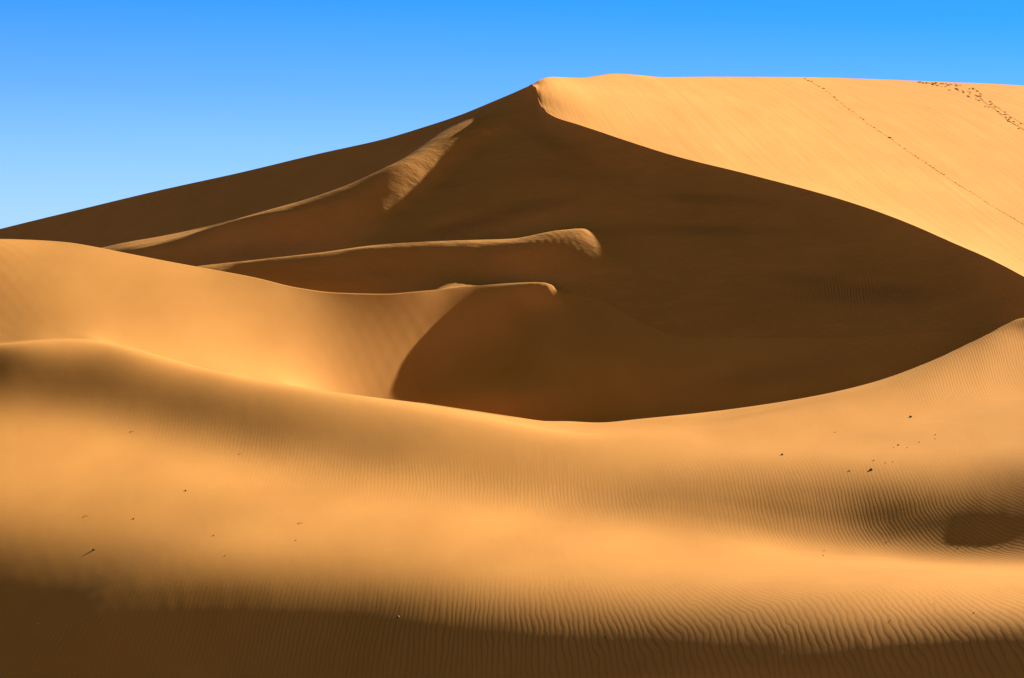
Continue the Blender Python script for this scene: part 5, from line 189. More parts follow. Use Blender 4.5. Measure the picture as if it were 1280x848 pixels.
[-7400,7391,18,42,-102,-161,424,274,475,-610,0,-108,-27,-67,-60,-42,-28,-19,-12,-10,-6,-5,-4,-2,-3,0,3,5,11,34,90,130,70,-34,-79,-68,-44,-23,-8,-8,-9,-7,-2,3,9,13,14,12,3,-4,-9,-8,-5,-7,-13,-17,-13,-6,1,0,0,2,0,-5,-39,39,-11,13,1,34,8,45,3,38,-11,20,-27,8,-35,1,-31,-1,-26,15,6,27,6,20,-1,11,-8,2,-15,-4,-21,-9,-24,0,7,16,7,13,3,9,-2,4,-6,-1,-11,-5,-13,-10,-15,2,10,14,9,11,6,8,2,4,-4,-1,-8,-6,-14,-12,-16,-13,53,86,102,101,81,44,11,-12,-31,-46,-54,-57,-59,-52,-46,-40,-35,-507,-301,-305,-267,-145,-339,-283,-96],
[-7400,7390,20,41,-102,-164,430,285,461,-608,7,-129,-6,-79,-60,-42,-26,-19,-13,-8,-8,-4,-4,-2,-3,0,2,6,12,33,95,131,66,-38,-78,-65,-44,-23,-8,-6,-10,-8,-4,2,7,12,16,12,9,-1,-8,-8,-8,-8,-12,-16,-14,-8,-1,0,0,1,1,-5,-40,35,4,-9,27,0,44,5,43,-3,30,-19,15,-32,5,-36,2,-29,-1,-10,30,6,24,0,17,-6,7,-12,-1,-18,-6,-22,-11,-11,17,7,15,4,11,1,6,-4,2,-9,-3,-11,-8,-14,-10,-2,13,10,12,8,10,4,5,0,2,-6,-4,-11,-9,-15,-14,-14,56,89,107,104,82,47,11,-13,-35,-49,-56,-63,-60,-54,-45,-39,-35,-511,-301,-300,-265,-172,-332,-254,-75],
[-7400,7391,18,43,-104,-167,438,296,444,-603,7,-133,-7,-72,-71,-38,-26,-18,-12,-10,-6,-6,-3,-3,-1,-2,2,7,13,35,99,133,57,-42,-76,-63,-43,-22,-6,-7,-10,-9,-5,0,6,11,14,16,11,4,-5,-9,-9,-10,-12,-16,-13,-10,-4,0,1,0,1,-5,-43,45,-15,16,-4,36,2,46,-1,40,-11,23,-26,11,-34,3,-33,1,-28,16,6,26,4,19,-3,12,-11,4,-16,-2,-20,-8,-23,1,5,18,4,14,2,9,-2,4,-5,-2,-10,-5,-12,-10,-13,1,9,14,9,10,6,9,1,3,-2,-1,-9,-6,-13,-10,-17,-14,59,94,110,107,84,48,13,-16,-37,-52,-62,-65,-64,-52,-46,-38,-35,-514,-301,-297,-262,-201,-320,-228,-56],
[-7400,7391,18,43,-104,-170,444,306,432,-602,8,-136,-8,-70,-74,-40,-24,-17,-12,-10,-6,-6,-3,-3,-2,-1,1,7,15,39,104,133,46,-47,-73,-60,-42,-21,-6,-6,-10,-9,-7,-1,4,10,14,16,14,8,-2,-6,-11,-11,-14,-15,-14,-10,-7,0,-1,1,1,-6,-41,37,6,-14,30,-5,44,0,44,-6,33,-18,17,-30,7,-33,2,-30,-1,-9,30,4,23,-2,16,-8,8,-14,0,-16,-6,-21,-8,-12,17,6,15,3,12,-1,7,-3,0,-7,-3,-11,-7,-13,-10,-3,14,9,12,7,10,3,7,-2,3,-7,-3,-10,-9,-15,-12,-15,63,96,115,109,88,48,13,-17,-40,-57,-65,-71,-63,-53,-45,-38,-35,-517,-301,-294,-261,-226,-309,-204,-37],
[-7400,7391,18,43,-104,-173,450,317,417,-599,9,-137,-10,-72,-73,-43,-22,-16,-13,-8,-7,-6,-4,-2,-3,0,1,6,17,45,111,128,36,-54,-69,-58,-39,-19,-7,-5,-10,-10,-7,-3,3,8,13,17,16,11,3,-4,-11,-12,-16,-15,-14,-11,-7,-4,-1,2,0,-5,-44,47,-17,19,-11,40,-5,46,-3,40,-12,26,-24,12,-32,5,-31,1,-29,17,4,28,0,19,-6,12,-13,5,-16,-1,-19,-7,-21,1,6,15,5,13,2,9,-3,5,-6,-1,-9,-5,-11,-9,-14,2,9,13,8,10,6,8,1,4,-3,-1,-8,-5,-13,-11,-15,-11,63,103,116,114,88,50,14,-19,-44,-60,-71,-73,-65,-53,-43,-39,-36,-520,-299,-292,-259,-252,-296,-184,-18],
[-7400,7391,18,43,-104,-176,456,328,402,-596,10,-138,-11,-76,-72,-45,-20,-15,-12,-9,-7,-6,-4,-3,-2,-1,2,5,19,53,119,121,21,-56,-69,-53,-36,-18,-5,-7,-9,-10,-8,-5,2,7,12,16,17,15,8,-1,-10,-13,-17,-17,-14,-11,-9,-6,-1,0,1,-6,-41,36,11,-20,33,-11,43,-3,43,-6,33,-17,19,-28,9,-31,2,-29,0,-11,31,2,23,-3,14,-10,7,-13,1,-17,-4,-19,-7,-12,17,4,15,3,11,-1,7,-3,1,-8,-2,-10,-6,-13,-9,-3,13,9,11,7,9,4,6,-2,3,-7,-2,-10,-8,-16,-10,-11,67,106,120,115,92,51,13,-20,-47,-66,-75,-77,-64,-52,-45,-39,-35,-522,-300,-289,-258,-275,-285,-164,-1],
[-7400,7391,18,43,-104,-179,462,338,389,-595,12,-137,-15,-79,-72,-44,-21,-14,-10,-10,-7,-5,-6,-3,-1,-1,1,7,20,61,127,111,9,-61,-66,-49,-34,-16,-5,-6,-9,-10,-9,-6,0,6,11,15,19,16,13,2,-6,-14,-18,-18,-15,-13,-9,-7,-4,1,0,-4,-46,51,-22,24,-17,40,-8,44,-5,40,-13,28,-23,15,-30,7,-32,2,-29,18,3,27,-1,19,-9,12,-14,6,-17,0,-18,-5,-20,2,4,15,3,13,1,10,-3,4,-6,1,-9,-5,-10,-8,-13,2,8,13,6,12,4,8,1,4,-3,0,-9,-4,-14,-8,-15,-7,70,109,123,119,93,53,13,-22,-52,-69,-82,-77,-65,-52,-45,-40,-34,-525,-300,-286,-256,-298,-276,-146,21],
[-7400,7391,18,43,-104,-182,468,347,377,-593,13,-136,-18,-83,-73,-42,-22,-12,-11,-8,-8,-6,-4,-4,-2,0,1,8,22,71,130,101,-2,-64,-64,-46,-31,-14,-4,-6,-10,-9,-10,-7,-1,5,9,15,18,18,16,8,-3,-13,-19,-18,-18,-14,-10,-7,-7,-1,1,-6,-41,36,14,-24,33,-14,43,-8,44,-10,36,-18,21,-25,9,-29,3,-29,2,-12,31,0,23,-5,14,-11,7,-13,1,-16,-3,-18,-6,-11,15,3,15,1,12,-2,7,-4,2,-6,-3,-9,-6,-11,-8,-3,12,8,11,6,10,2,7,-2,3,-7,-1,-11,-7,-14,-11,-5,74,112,127,120,96,54,13,-26,-53,-76,-86,-78,-66,-53,-45,-39,-35,-525,-302,-284,-253,-320,-268,-129,44],
[-7400,7391,18,43,-104,-184,472,358,364,-592,14,-133,-23,-86,-74,-40,-22,-12,-10,-8,-8,-6,-4,-4,-3,1,3,7,26,80,132,88,-11,-65,-63,-43,-29,-11,-3,-7,-9,-9,-11,-7,-3,3,9,14,17,19,19,12,2,-10,-18,-22,-17,-17,-11,-10,-8,0,0,-6,-46,55,-26,28,-23,41,-13,44,-8,40,-14,29,-22,17,-28,7,-29,2,-28,18,1,29,-4,18,-9,11,-13,6,-16,0,-18,-4,-18,1,3,15,2,12,1,7,-1,4,-6,1,-9,-2,-11,-6,-13,3,7,11,8,9,5,7,2,3,-2,-1,-8,-3,-14,-7,-15,1,76,116,129,122,99,55,12,-27,-59,-80,-89,-81,-65,-55,-45,-38,-35,-528,-302,-281,-250,-344,-261,-111,69],
[-7400,7391,18,43,-104,-187,478,367,352,-591,17,-134,-24,-91,-75,-39,-21,-12,-9,-9,-6,-7,-4,-5,-1,0,4,9,29,90,130,75,-20,-63,-62,-42,-25,-9,-3,-7,-7,-11,-11,-7,-4,1,8,12,18,19,20,16,8,-7,-16,-23,-19,-19,-13,-12,-8,-4,0,-7,-40,35,19,-30,36,-19,43,-12,42,-11,34,-16,22,-24,12,-28,5,-28,2,-11,30,-1,22,-7,15,-10,7,-13,3,-18,-1,-19,-4,-12,16,1,14,1,9,-1,7,-5,3,-7,-1,-8,-5,-12,-5,-4,12,7,10,6,9,2,6,0,1,-5,-2,-10,-6,-14,-9,6,76,120,131,125,101,56,12,-31,-62,-86,-92,-82,-66,-55,-45,-40,-33,-531,-302,-278,-248,-365,-258,-91,95],
[-7400,7391,18,43,-104,-189,482,377,340,-590,18,-130,-30,-93,-78,-37,-20,-12,-8,-8,-8,-5,-6,-3,-3,2,5,9,37,97,127,58,-24,-64,-58,-40,-25,-6,-2,-6,-8,-10,-11,-8,-6,1,6,12,15,21,20,20,11,0,-14,-22,-22,-20,-16,-14,-8,-7,-1,-4,-48,58,-28,30,-26,39,-15,41,-11,38,-13,27,-19,17,-25,8,-27,4,-26,16,2,27,-5,19,-9,12,-11,4,-15,1,-19,-3,-19,3,1,14,2,10,0,8,-3,5,-7,2,-7,-4,-8,-6,-11,2,6,12,4,11,4,6,2,4,-4,1,-7,-4,-12,-7,-14,14,79,123,131,130,100,59,11,-33,-67,-91,-95,-82,-69,-54,-46,-39,-34,-533,-301,-278,-242,-390,-254,-71,126],
[-7400,7390,20,42,-104,-192,488,385,330,-590,20,-129,-32,-98,-80,-35,-18,-13,-8,-7,-8,-5,-6,-3,-2,1,7,12,44,105,118,42,-29,-61,-55,-39,-22,-6,0,-6,-7,-11,-10,-9,-7,0,4,11,16,18,22,22,16,4,-9,-20,-24,-23,-19,-13,-12,-9,-2,-7,-38,33,22,-33,36,-22,40,-14,39,-13,33,-17,23,-22,13,-25,7,-27,5,-13,30,-3,25,-6,15,-10,10,-15,2,-16,-2,-19,-5,-10,14,1,13,-1,10,-2,5,-4,3,-7,0,-8,-4,-10,-5,-3,10,6,10,5,8,2,6,-2,3,-5,-1,-10,-5,-13,-7,16,82,128,131,133,102,59,11,-36,-71,-97,-96,-85,-68,-56,-46,-38,-36,-533,-303,-275,-236,-417,-251,-47,155],
[-7400,7391,18,43,-104,-194,492,394,320,-590,21,-125,-37,-102,-82,-33,-17,-13,-7,-7,-7,-7,-4,-4,-2,2,7,17,54,111,104,28,-35,-56,-52,-38,-20,-4,0,-4,-9,-8,-12,-9,-7,-3,5,9,14,19,21,23,20,10,-4,-19,-23,-24,-22,-15,-15,-6,-8,-5,-47,60,-32,33,-29,37,-18,38,-13,35,-14,26,-17,17,-22,10,-25,6,-24,16,0,26,-3,20,-8,14,-13,7,-16,-1,-17,-4,-19,3,1,14,-1,11,-2,8,-4,5,-6,1,-7,-1,-10,-3,-11,3,4,11,5,8,4,6,1,4,-3,1,-7,-4,-10,-5,-15,24,88,129,134,134,104,62,7,-37,-77,-100,-98,-87,-69,-57,-45,-40,-33,-537,-305,-271,-229,-448,-246,-19,181],
[-7400,7390,20,42,-104,-196,496,403,309,-588,22,-124,-38,-110,-81,-33,-15,-11,-9,-6,-7,-7,-4,-4,-1,2,9,21,66,114,89,11,-37,-51,-49,-36,-20,-2,2,-5,-7,-9,-11,-10,-8,-3,3,8,13,19,20,24,22,14,2,-13,-23,-26,-22,-20,-12,-15,-9,-7,-40,33,27,-37,35,-24,36,-16,36,-14,30,-15,22,-19,13,-21,8,-25,7,-12,27,-3,23,-4,16,-8,9,-12,2,-17,-3,-17,-5,-11,14,0,13,-2,8,-2,5,-4,2,-6,0,-7,-3,-10,-3,-4,10,5,9,3,9,1,6,-2,3,-6,0,-9,-4,-13,-5,18,103,127,137,135,106,62,7,-40,-81,-104,-101,-88,-70,-56,-48,-38,-35,-539,-305,-268,-222,-480,-241,15,201],
[-7400,7391,18,43,-104,-198,500,412,298,-585,19,-119,-41,-115,-83,-30,-16,-10,-7,-8,-6,-6,-5,-3,-1,2,11,28,78,112,72,-2,-39,-47,-44,-35,-20,0,2,-3,-6,-10,-10,-11,-8,-4,1,7,13,17,20,24,23,18,8,-8,-19,-26,-25,-20,-17,-14,-15,-7,-51,67,-36,34,-31,35,-20,36,-16,33,-15,26,-17,19,-21,12,-22,7,-22,16,-2,25,-5,22,-8,15,-11,7,-15,0,-17,-4,-18,2,1,14,-2,11,-4,8,-4,3,-4,0,-5,-2,-9,-2,-10,2,4,10,4,8,3,6,0,4,-3,1,-7,-1,-12,-4,-12,18,118,127,138,136,110,61,6,-42,-87,-105,-104,-91,-69,-58,-48,-38,-36,-540,-307,-264,-214,-515,-232,53,209],
[-7400,7390,20,41,-102,-201,504,420,290,-586,21,-120,-38,-126,-80,-31,-14,-9,-9,-5,-7,-6,-4,-4,1,2,13,37,88,108,52,-12,-38,-45,-39,-35,-19,1,4,-2,-6,-9,-11,-10,-9,-6,1,5,13,15,20,23,24,22,11,0,-16,-24,-25,-22,-18,-23,-19,-9,-45,38,30,-38,32,-24,33,-19,34,-16,29,-17,24,-19,15,-20,11,-23,9,-13,25,-4,23,-6,19,-9,11,-12,4,-17,-1,-18,-3,-12,15,-1,12,-2,8,-3,5,-5,2,-5,0,-7,-2,-10,-2,-4,9,4,9,3,7,1,5,-1,3,-6,0,-9,-3,-11,-5,10,136,126,140,136,112,62,5,-46,-90,-107,-109,-90,-71,-59,-46,-42,-34,-544,-308,-259,-205,-552,-218,96,199],
[-7400,7391,18,43,-104,-201,506,430,278,-581,18,-117,-40,-131,-82,-29,-13,-10,-6,-7,-6,-6,-3,-3,0,4,16,47,97,97,35,-19,-39,-40,-39,-31,-18,1,4,1,-6,-9,-9,-12,-10,-5,-2,6,10,15,19,23,23,24,16,5,-10,-20,-25,-23,-24,-18,-31,-8,-56,74,-37,33,-30,32,-23,33,-17,30,-17,26,-16,18,-18,13,-20,11,-23,18,-5,23,-6,21,-6,14,-9,7,-14,2,-17,-2,-18,4,0,12,0,10,-3,7,-4,4,-6,2,-7,-1,-8,-4,-8,3,3,8,4,8,1,7,-1,4,-3,1,-7,-1,-10,-3,-12,10,152,125,140,139,113,62,4,-49,-93,-111,-110,-91,-74,-58,-48,-41,-35,-546,-311,-253,-193,-595,-193,140,165],
[-7400,7390,20,41,-102,-204,510,439,267,-580,22,-122,-35,-142,-78,-31,-12,-8,-8,-5,-6,-5,-3,-2,0,6,19,59,103,83,18,-23,-37,-40,-35,-31,-16,2,5,2,-5,-8,-10,-11,-11,-6,-3,5,9,14,19,21,24,24,20,9,-4,-15,-22,-25,-22,-29,-27,-21,-45,37,33,-38,31,-28,31,-20,30,-17,27,-17,23,-17,16,-18,12,-20,10,-13,23,-6,21,-6,17,-7,10,-10,5,-15,0,-17,-1,-11,14,-2,13,-3,10,-4,5,-4,2,-6,0,-7,-2,-8,-4,-3,9,3,7,4,6,0,5,-1,1,-4,0,-8,-2,-11,-4,8,164,124,140,141,114,62,4,-54,-93,-116,-111,-93,-75,-59,-47,-44,-32,-553,-312,-241,-187,-638,-153,174,108],
[-7400,7391,18,42,-102,-204,510,450,255,-575,19,-119,-38,-145,-81,-28,-13,-8,-7,-5,-4,-5,-3,-2,2,7,26,70,104,66,5,-24,-36,-41,-33,-28,-14,0,9,1,-3,-7,-11,-11,-10,-8,-3,2,10,12,18,21,24,23,22,13,2,-9,-20,-20,-26,-22,-30,-36,-64,84,-41,35,-33,32,-25,30,-20,29,-16,23,-15,19,-18,16,-19,13,-21,17,-8,22,-7,19,-7,14,-9,8,-11,2,-14,-1,-16,4,0,12,-2,11,-3,7,-4,4,-5,1,-6,-1,-8,-3,-8,2,4,7,3,7,1,5,0,3,-3,1,-6,-1,-8,-4,-10,17,169,127,136,145,114,63,3,-57,-97,-117,-113,-96,-74,-60,-50,-41,-33,-559,-313,-221,-193,-677,-92,179,41],
[-7400,7390,20,41,-102,-206,514,458,247,-578,26,-125,-34,-155,-76,-30,-13,-8,-5,-5,-5,-4,-1,-2,3,9,34,80,100,50,-5,-25,-35,-40,-33,-25,-13,1,9,3,-2,-7,-10,-11,-11,-9,-3,1,7,13,16,20,22,24,23,16,7,-3,-13,-20,-16,-24,-39,-53,-64,54,33,-38,31,-30,30,-22,28,-18,26,-17,23,-17,18,-18,14,-18,11,-13,20,-8,20,-8,17,-8,12,-11,6,-12,1,-14,-1,-9,12,-2,12,-3,9,-3,6,-5,4,-7,0,-7,-1,-8,-3,-3,8,3,7,1,6,0,5,-3,3,-5,1,-8,-2,-9,-2,21,173,128,134,147,114,65,-1,-58,-99,-120,-113,-99,-76,-59,-52,-40,-32,-566,-308,-194,-231,-686,-19,138,-16],
[-7400,7391,18,42,-102,-205,512,470,235,-574,25,-124,-38,-154,-80,-28,-14,-6,-6,-6,-3,-2,-2,-1,4,13,40,90,92,33,-10,-22,-37,-41,-31,-22,-13,1,9,6,-2,-5,-10,-11,-11,-9,-6,0,7,10,15,19,21,23,23,18,12,2,-7,-10,-13,-12,-51,-70,-97,116,-42,32,-33,31,-26,29,-19,26,-16,24,-17,21,-17,15,-17,14,-19,16,-9,19,-8,17,-7,14,-9,9,-11,4,-12,0,-14,5,-2,11,-2,10,-2,6,-3,5,-6,2,-6,-1,-7,-2,-8,2,3,7,1,7,1,5,-2,4,-4,2,-6,-1,-7,-2,-10,35,176,128,130,152,111,67,-3,-58,-103,-121,-116,-101,-76,-60,-52,-39,-30,-577,-281,-190,-283,-650,31,65,-50],
[-7400,7390,20,40,-100,-207,514,479,227,-578,32,-128,-38,-158,-77,-31,-12,-8,-5,-4,-5,-1,-1,1,5,15,50,92,84,21,-13,-22,-37,-41,-31,-19,-12,1,8,6,2,-5,-8,-12,-10,-10,-8,0,3,9,14,16,21,20,22,21,13,9,1,-5,3,-5,-63,-100,-100,90,34,-38,31,-31,29,-22,28,-19,25,-16,22,-17,18,-16,14,-17,12,-13,18,-9,18,-8,15,-7,11,-10,7,-11,2,-12,0,-9,12,-3,11,-3,9,-3,6,-5,3,-5,1,-7,-1,-7,-3,-3,8,2,6,1,6,-1,4,-2,3,-6,2,-8,-1,-8,-2,42,179,124,131,151,113,68,-6,-58,-108,-120,-119,-101,-79,-61,-50,-37,-31,-570,-260,-212,-328,-571,29,-8,-67],
[-7400,7391,18,42,-102,-206,514,489,218,-578,29,-119,-49,-151,-83,-28,-15,-6,-5,-5,-4,0,-1,2,6,20,56,94,72,15,-15,-22,-37,-41,-29,-19,-11,0,7,8,3,-2,-8,-10,-12,-9,-9,-4,3,6,11,16,17,19,21,19,17,12,6,9,1,37,-73,-131,-146,164,-43,32,-35,30,-26,30,-21,27,-17,25,-17,19,-15,16,-17,14,-17,16,-12,19,-9,16,-8,14,-9,9,-10,6,-13,3,-14,5,-2,11,-3,10,-3,7,-4,5,-4,1,-6,1,-8,-1,-8,3,1,8,1,6,0,5,-1,2,-2,0,-5,0,-7,-2,-9,56,183,119,131,151,115,67,-7,-60,-109,-122,-121,-103,-81,-60,-48,-34,-34,-549,-254,-250,-352,-470,-25,-62,-70],
[-7400,7390,20,40,-100,-207,514,499,209,-582,34,-117,-53,-152,-80,-32,-14,-7,-4,-5,-3,-2,1,3,9,23,61,91,64,10,-14,-24,-36,-40,-28,-19,-11,-2,7,9,5,0,-7,-9,-10,-12,-8,-6,-1,4,9,14,14,18,18,18,16,15,12,7,28,14,33,-231,-140,120,34,-40,31,-32,30,-23,28,-18,25,-16,22,-16,18,-17,16,-17,13,-14,18,-10,17,-10,16,-8,11,-10,8,-10,3,-12,2,-9,10,-1,9,-3,8,-2,5,-4,4,-6,2,-7,0,-7,-3,-2,7,1,7,1,5,-1,5,-3,2,-4,1,-8,0,-8,-1,63,186,113,134,148,117,66,-6,-64,-110,-124,-122,-105,-83,-60,-43,-34,-34,-528,-259,-299,-330,-396,-98,-101,-39],
[-7400,7391,18,41,-101,-204,511,510,199,-583,31,-104,-66,-143,-85,-33,-13,-8,-5,-4,-2,-3,2,5,9,29,62,88,57,8,-15,-24,-35,-38,-28,-20,-10,-4,5,10,7,1,-4,-7,-10,-12,-9,-8,-3,1,7,10,14,14,17,16,14,15,11,17,8,58,7,-64,-307,170,-45,32,-36,30,-28,29,-19,28,-17,24,-15,19,-15,16,-16,14,-17,16,-11,16,-9,15,-9,14,-9,10,-10,6,-11,3,-12,6,-4,10,-3,10,-4,8,-5,6,-5,3,-6,1,-7,-1,-7,2,2,6,2,6,-1,6,-2,3,-3,2,-6,0,-8,0,-9,82,184,108,135,148,118,65,-7,-65,-114,-124,-126,-102,-89,-55,-43,-29,-36,-508,-288,-320,-294,-352,-180,-103,-8],
[-7400,7391,18,40,-98,-206,510,520,191,-588,34,-98,-70,-142,-84,-36,-14,-8,-5,-3,-3,-1,1,5,13,31,64,83,51,7,-14,-25,-33,-36,-29,-19,-12,-5,4,9,9,3,-1,-7,-8,-12,-10,-8,-6,-2,5,6,12,13,14,15,12,14,12,7,25,-3,71,-84,-55,-91,35,-41,31,-34,28,-24,27,-19,26,-16,23,-17,20,-17,16,-16,14,-14,16,-10,15,-9,15,-10,13,-10,8,-10,6,-13,4,-9,10,-3,9,-3,9,-4,6,-4,4,-5,2,-6,-1,-6,-2,-2,6,2,5,2,5,-1,5,-4,4,-6,1,-6,-1,-7,-2,95,181,102,139,143,125,58,-3,-73,-110,-130,-124,-108,-85,-57,-35,-35,-25,-515,-309,-317,-254,-366,-206,-117,50],
[-7400,7391,18,41,-101,-201,505,531,182,-592,35,-86,-83,-131,-88,-38,-16,-8,-4,-3,-3,-1,1,6,15,34,63,78,47,8,-16,-23,-32,-34,-28,-21,-12,-5,1,7,11,6,0,-4,-9,-9,-11,-11,-6,-5,2,4,8,12,12,13,13,12,9,13,-1,34,-31,15,-97,6,-37,36,-32,29,-28,26,-25,24,-22,22,-19,19,-17,16,-17,14,-17,16,-12,17,-11,16,-9,12,-9,10,-9,6,-11,3,-11,6,-4,10,-3,9,-4,7,-3,5,-4,2,-5,0,-5,-2,-6,1,3,6,1,6,-1,6,-2,3,-3,1,-5,-1,-6,-2,-8,123,164,107,132,150,119,63,-10,-69,-118,-126,-132,-101,-94,-46,-43,-21,-32,-525,-327,-278,-265,-358,-244,-89,62],
[-7400,7391,18,39,-96,-205,506,539,177,-601,39,-80,-85,-130,-86,-42,-17,-7,-6,-2,-3,-1,1,8,16,35,63,72,45,6,-13,-24,-30,-32,-28,-21,-12,-8,0,8,9,8,3,-2,-8,-9,-11,-11,-9,-7,-2,2,6,9,11,14,11,12,10,5,18,-16,37,-57,31,-106,39,-33,35,-28,29,-25,26,-23,22,-21,19,-19,16,-18,15,-18,14,-15,18,-12,18,-11,14,-9,11,-9,7,-10,5,-12,3,-8,10,-4,10,-3,7,-3,7,-5,4,-5,2,-6,0,-7,-1,-3,7,1,6,0,6,0,3,-3,4,-6,1,-6,0,-8,-1,136,163,95,142,137,134,49,2,-86,-105,-144,-116,-119,-77,-60,-26,-31,-23,-559,-295,-284,-250,-384,-244,-82,88],
[-7400,7391,18,40,-98,-202,502,550,168,-604,37,-67,-95,-122,-88,-43,-19,-9,-4,-4,-1,-2,2,8,17,36,61,68,42,7,-13,-23,-29,-30,-26,-22,-13,-9,0,5,10,10,4,-1,-5,-10,-10,-13,-10,-10,-5,-1,4,7,10,13,13,12,8,13,-4,30,-31,43,-45,-36,-38,38,-32,32,-27,28,-24,25,-22,21,-20,18,-20,16,-19,14,-18,16,-12,18,-10,16,-11,13,-10,10,-11,7,-12,4,-12,6,-4,10,-3,8,-3,8,-5,5,-4,2,-5,1,-6,-1,-7,2,2,6,1,6,0,4,-1,2,-3,2,-6,1,-8,0,-8,178,123,116,120,160,111,71,-21,-68,-126,-128,-134,-103,-93,-41,-40,-13,-56,-535,-305,-264,-265,-387,-256,-57,88],
[-7400,7391,18,39,-96,-202,500,558,165,-614,39,-59,-97,-119,-87,-47,-20,-8,-6,-3,-2,-2,3,7,19,36,57,64,41,8,-13,-22,-27,-28,-26,-20,-16,-7,-3,5,10,9,7,-1,-3,-9,-11,-13,-12,-12,-8,-5,2,5,10,13,13,13,13,5,20,-15,45,-28,40,-130,40,-33,36,-29,30,-25,25,-23,23,-21,19,-20,17,-19,14,-18,12,-14,19,-11,18,-11,14,-9,10,-10,8,-11,5,-12,2,-8,10,-3,9,-3,8,-4,6,-4,4,-5,1,-5,-1,-6,-1,-3,7,0,7,0,5,-1,4,-2,2,-5,2,-7,0,-8,0,193,121,101,133,145,127,55,-7,-86,-112,-145,-120,-121,-72,-61,-12,-43,-41,-545,-288,-270,-264,-404,-248,-48,96],
[-7400,7391,18,39,-96,-199,494,575,156,-626,33,-38,-103,-108,-88,-50,-24,-11,-6,-4,-2,-1,1,9,18,34,51,55,39,9,-9,-20,-23,-25,-24,-20,-14,-9,-4,3,8,9,9,2,-2,-6,-12,-13,-16,-15,-14,-10,-4,2,8,10,16,17,16,20,4,37,-17,57,-45,-57,-35,37,-31,34,-27,28,-23,23,-21,20,-20,17,-20,15,-19,13,-18,16,-11,18,-10,17,-11,14,-11,9,-10,5,-11,3,-13,7,-5,11,-3,9,-4,7,-4,6,-6,4,-7,2,-7,-1,-7,3,1,6,1,7,-2,6,-3,4,-4,2,-6,1,-8,1,-10,254,77,113,116,162,111,69,-26,-72,-135,-130,-141,-101,-90,-33,-33,-40,-47,-529,-291,-263,-286,-407,-248,-16,81],
[-7400,7391,18,38,-94,-197,488,592,149,-642,30,-26,-95,-107,-81,-56,-28,-13,-7,-5,-2,-2,2,7,17,31,45,47,35,12,-6,-15,-22,-21,-21,-18,-14,-10,-5,2,6,9,9,4,0,-6,-9,-14,-18,-17,-18,-13,-10,-2,3,9,12,19,23,22,33,-1,51,-22,38,-140,43,-33,37,-29,31,-25,26,-23,23,-21,18,-21,17,-20,13,-19,11,-13,19,-9,17,-9,14,-10,12,-12,8,-12,4,-12,1,-8,11,-4,10,-2,7,-3,6,-4,3,-4,0,-5,-1,-7,-2,-2,6,2,6,1,5,-1,5,-4,3,-4,0,-7,0,-8,0,276,80,87,136,141,131,50,-12,-93,-122,-149,-127,-117,-71,-39,-32,-48,-32,-538,-281,-276,-285,-425,-228,-5,72],
[-7400,7391,18,37,-92,-195,482,607,145,-658,26,-19,-82,-102,-81,-56,-33,-16,-8,-6,-3,-2,1,6,16,26,37,41,31,14,-1,-13,-17,-19,-17,-17,-14,-8,-5,0,4,8,8,5,2,-4,-8,-13,-17,-19,-19,-16,-13,-7,-1,3,9,14,21,35,20,54,-9,52,-43,-53,-35,39,-30,34,-26,30,-25,26,-23,20,-21,17,-20,14,-20,12,-19,15,-8,19,-9,17,-10,14,-11,9,-12,5,-12,2,-14,6,-3,10,-2,10,-4,8,-4,5,-5,2,-5,-1,-6,-2,-8,3,2,7,1,7,-1,6,-2,3,-4,2,-6,-1,-7,-1,-9,317,58,92,123,153,120,60,-26,-85,-138,-139,-141,-106,-73,-29,-48,-32,-40,-532,-291,-273,-291,-432,-215,9,51],
[-7400,7391,18,36,-90,-194,478,621,141,-672,20,-15,-68,-96,-79,-57,-36,-19,-11,-7,-3,-3,0,5,13,21,32,33,28,16,1,-9,-13,-16,-16,-13,-12,-8,-5,-1,4,6,6,6,3,-2,-7,-11,-16,-16,-20,-17,-14,-11,-5,-2,2,9,18,19,43,15,76,-13,35,-132,43,-32,39,-29,31,-24,27,-23,23,-21,17,-20,15,-20,11,-19,11,-14,20,-7,18,-8,15,-10,11,-11,7,-13,3,-14,1,-10,12,-2,11,-3,9,-3,6,-4,3,-6,2,-8,-1,-7,-3,-3,7,3,7,2,5,0,3,-2,3,-6,0,-7,0,-10,-1,331,65,73,134,143,129,49,-17,-100,-131,-152,-131,-116,-55,-44,-35,-38,-33,-545,-286,-279,-287,-446,-192,9,33],
[-7400,7391,18,36,-90,-191,472,635,139,-687,16,-13,-58,-86,-77,-58,-39,-22,-13,-7,-6,-3,-1,3,11,17,26,26,25,15,5,-6,-9,-14,-12,-12,-10,-7,-4,0,1,5,6,6,2,0,-5,-9,-13,-16,-16,-17,-14,-13,-8,-5,-1,4,8,20,11,52,15,74,-28,-40,-35,40,-29,35,-26,31,-24,24,-21,19,-20,16,-21,14,-22,12,-21,17,-8,21,-9,19,-10,13,-10,9,-12,4,-14,1,-15,5,-2,13,-3,10,-2,7,-3,4,-4,2,-7,0,-8,-3,-8,2,3,8,2,7,1,5,-2,4,-5,2,-7,0,-9,-2,-9,361,49,81,121,153,119,60,-32,-92,-144,-144,-144,-100,-63,-37,-39,-27,-45,-545,-292,-269,-301,-443,-173,5,2],
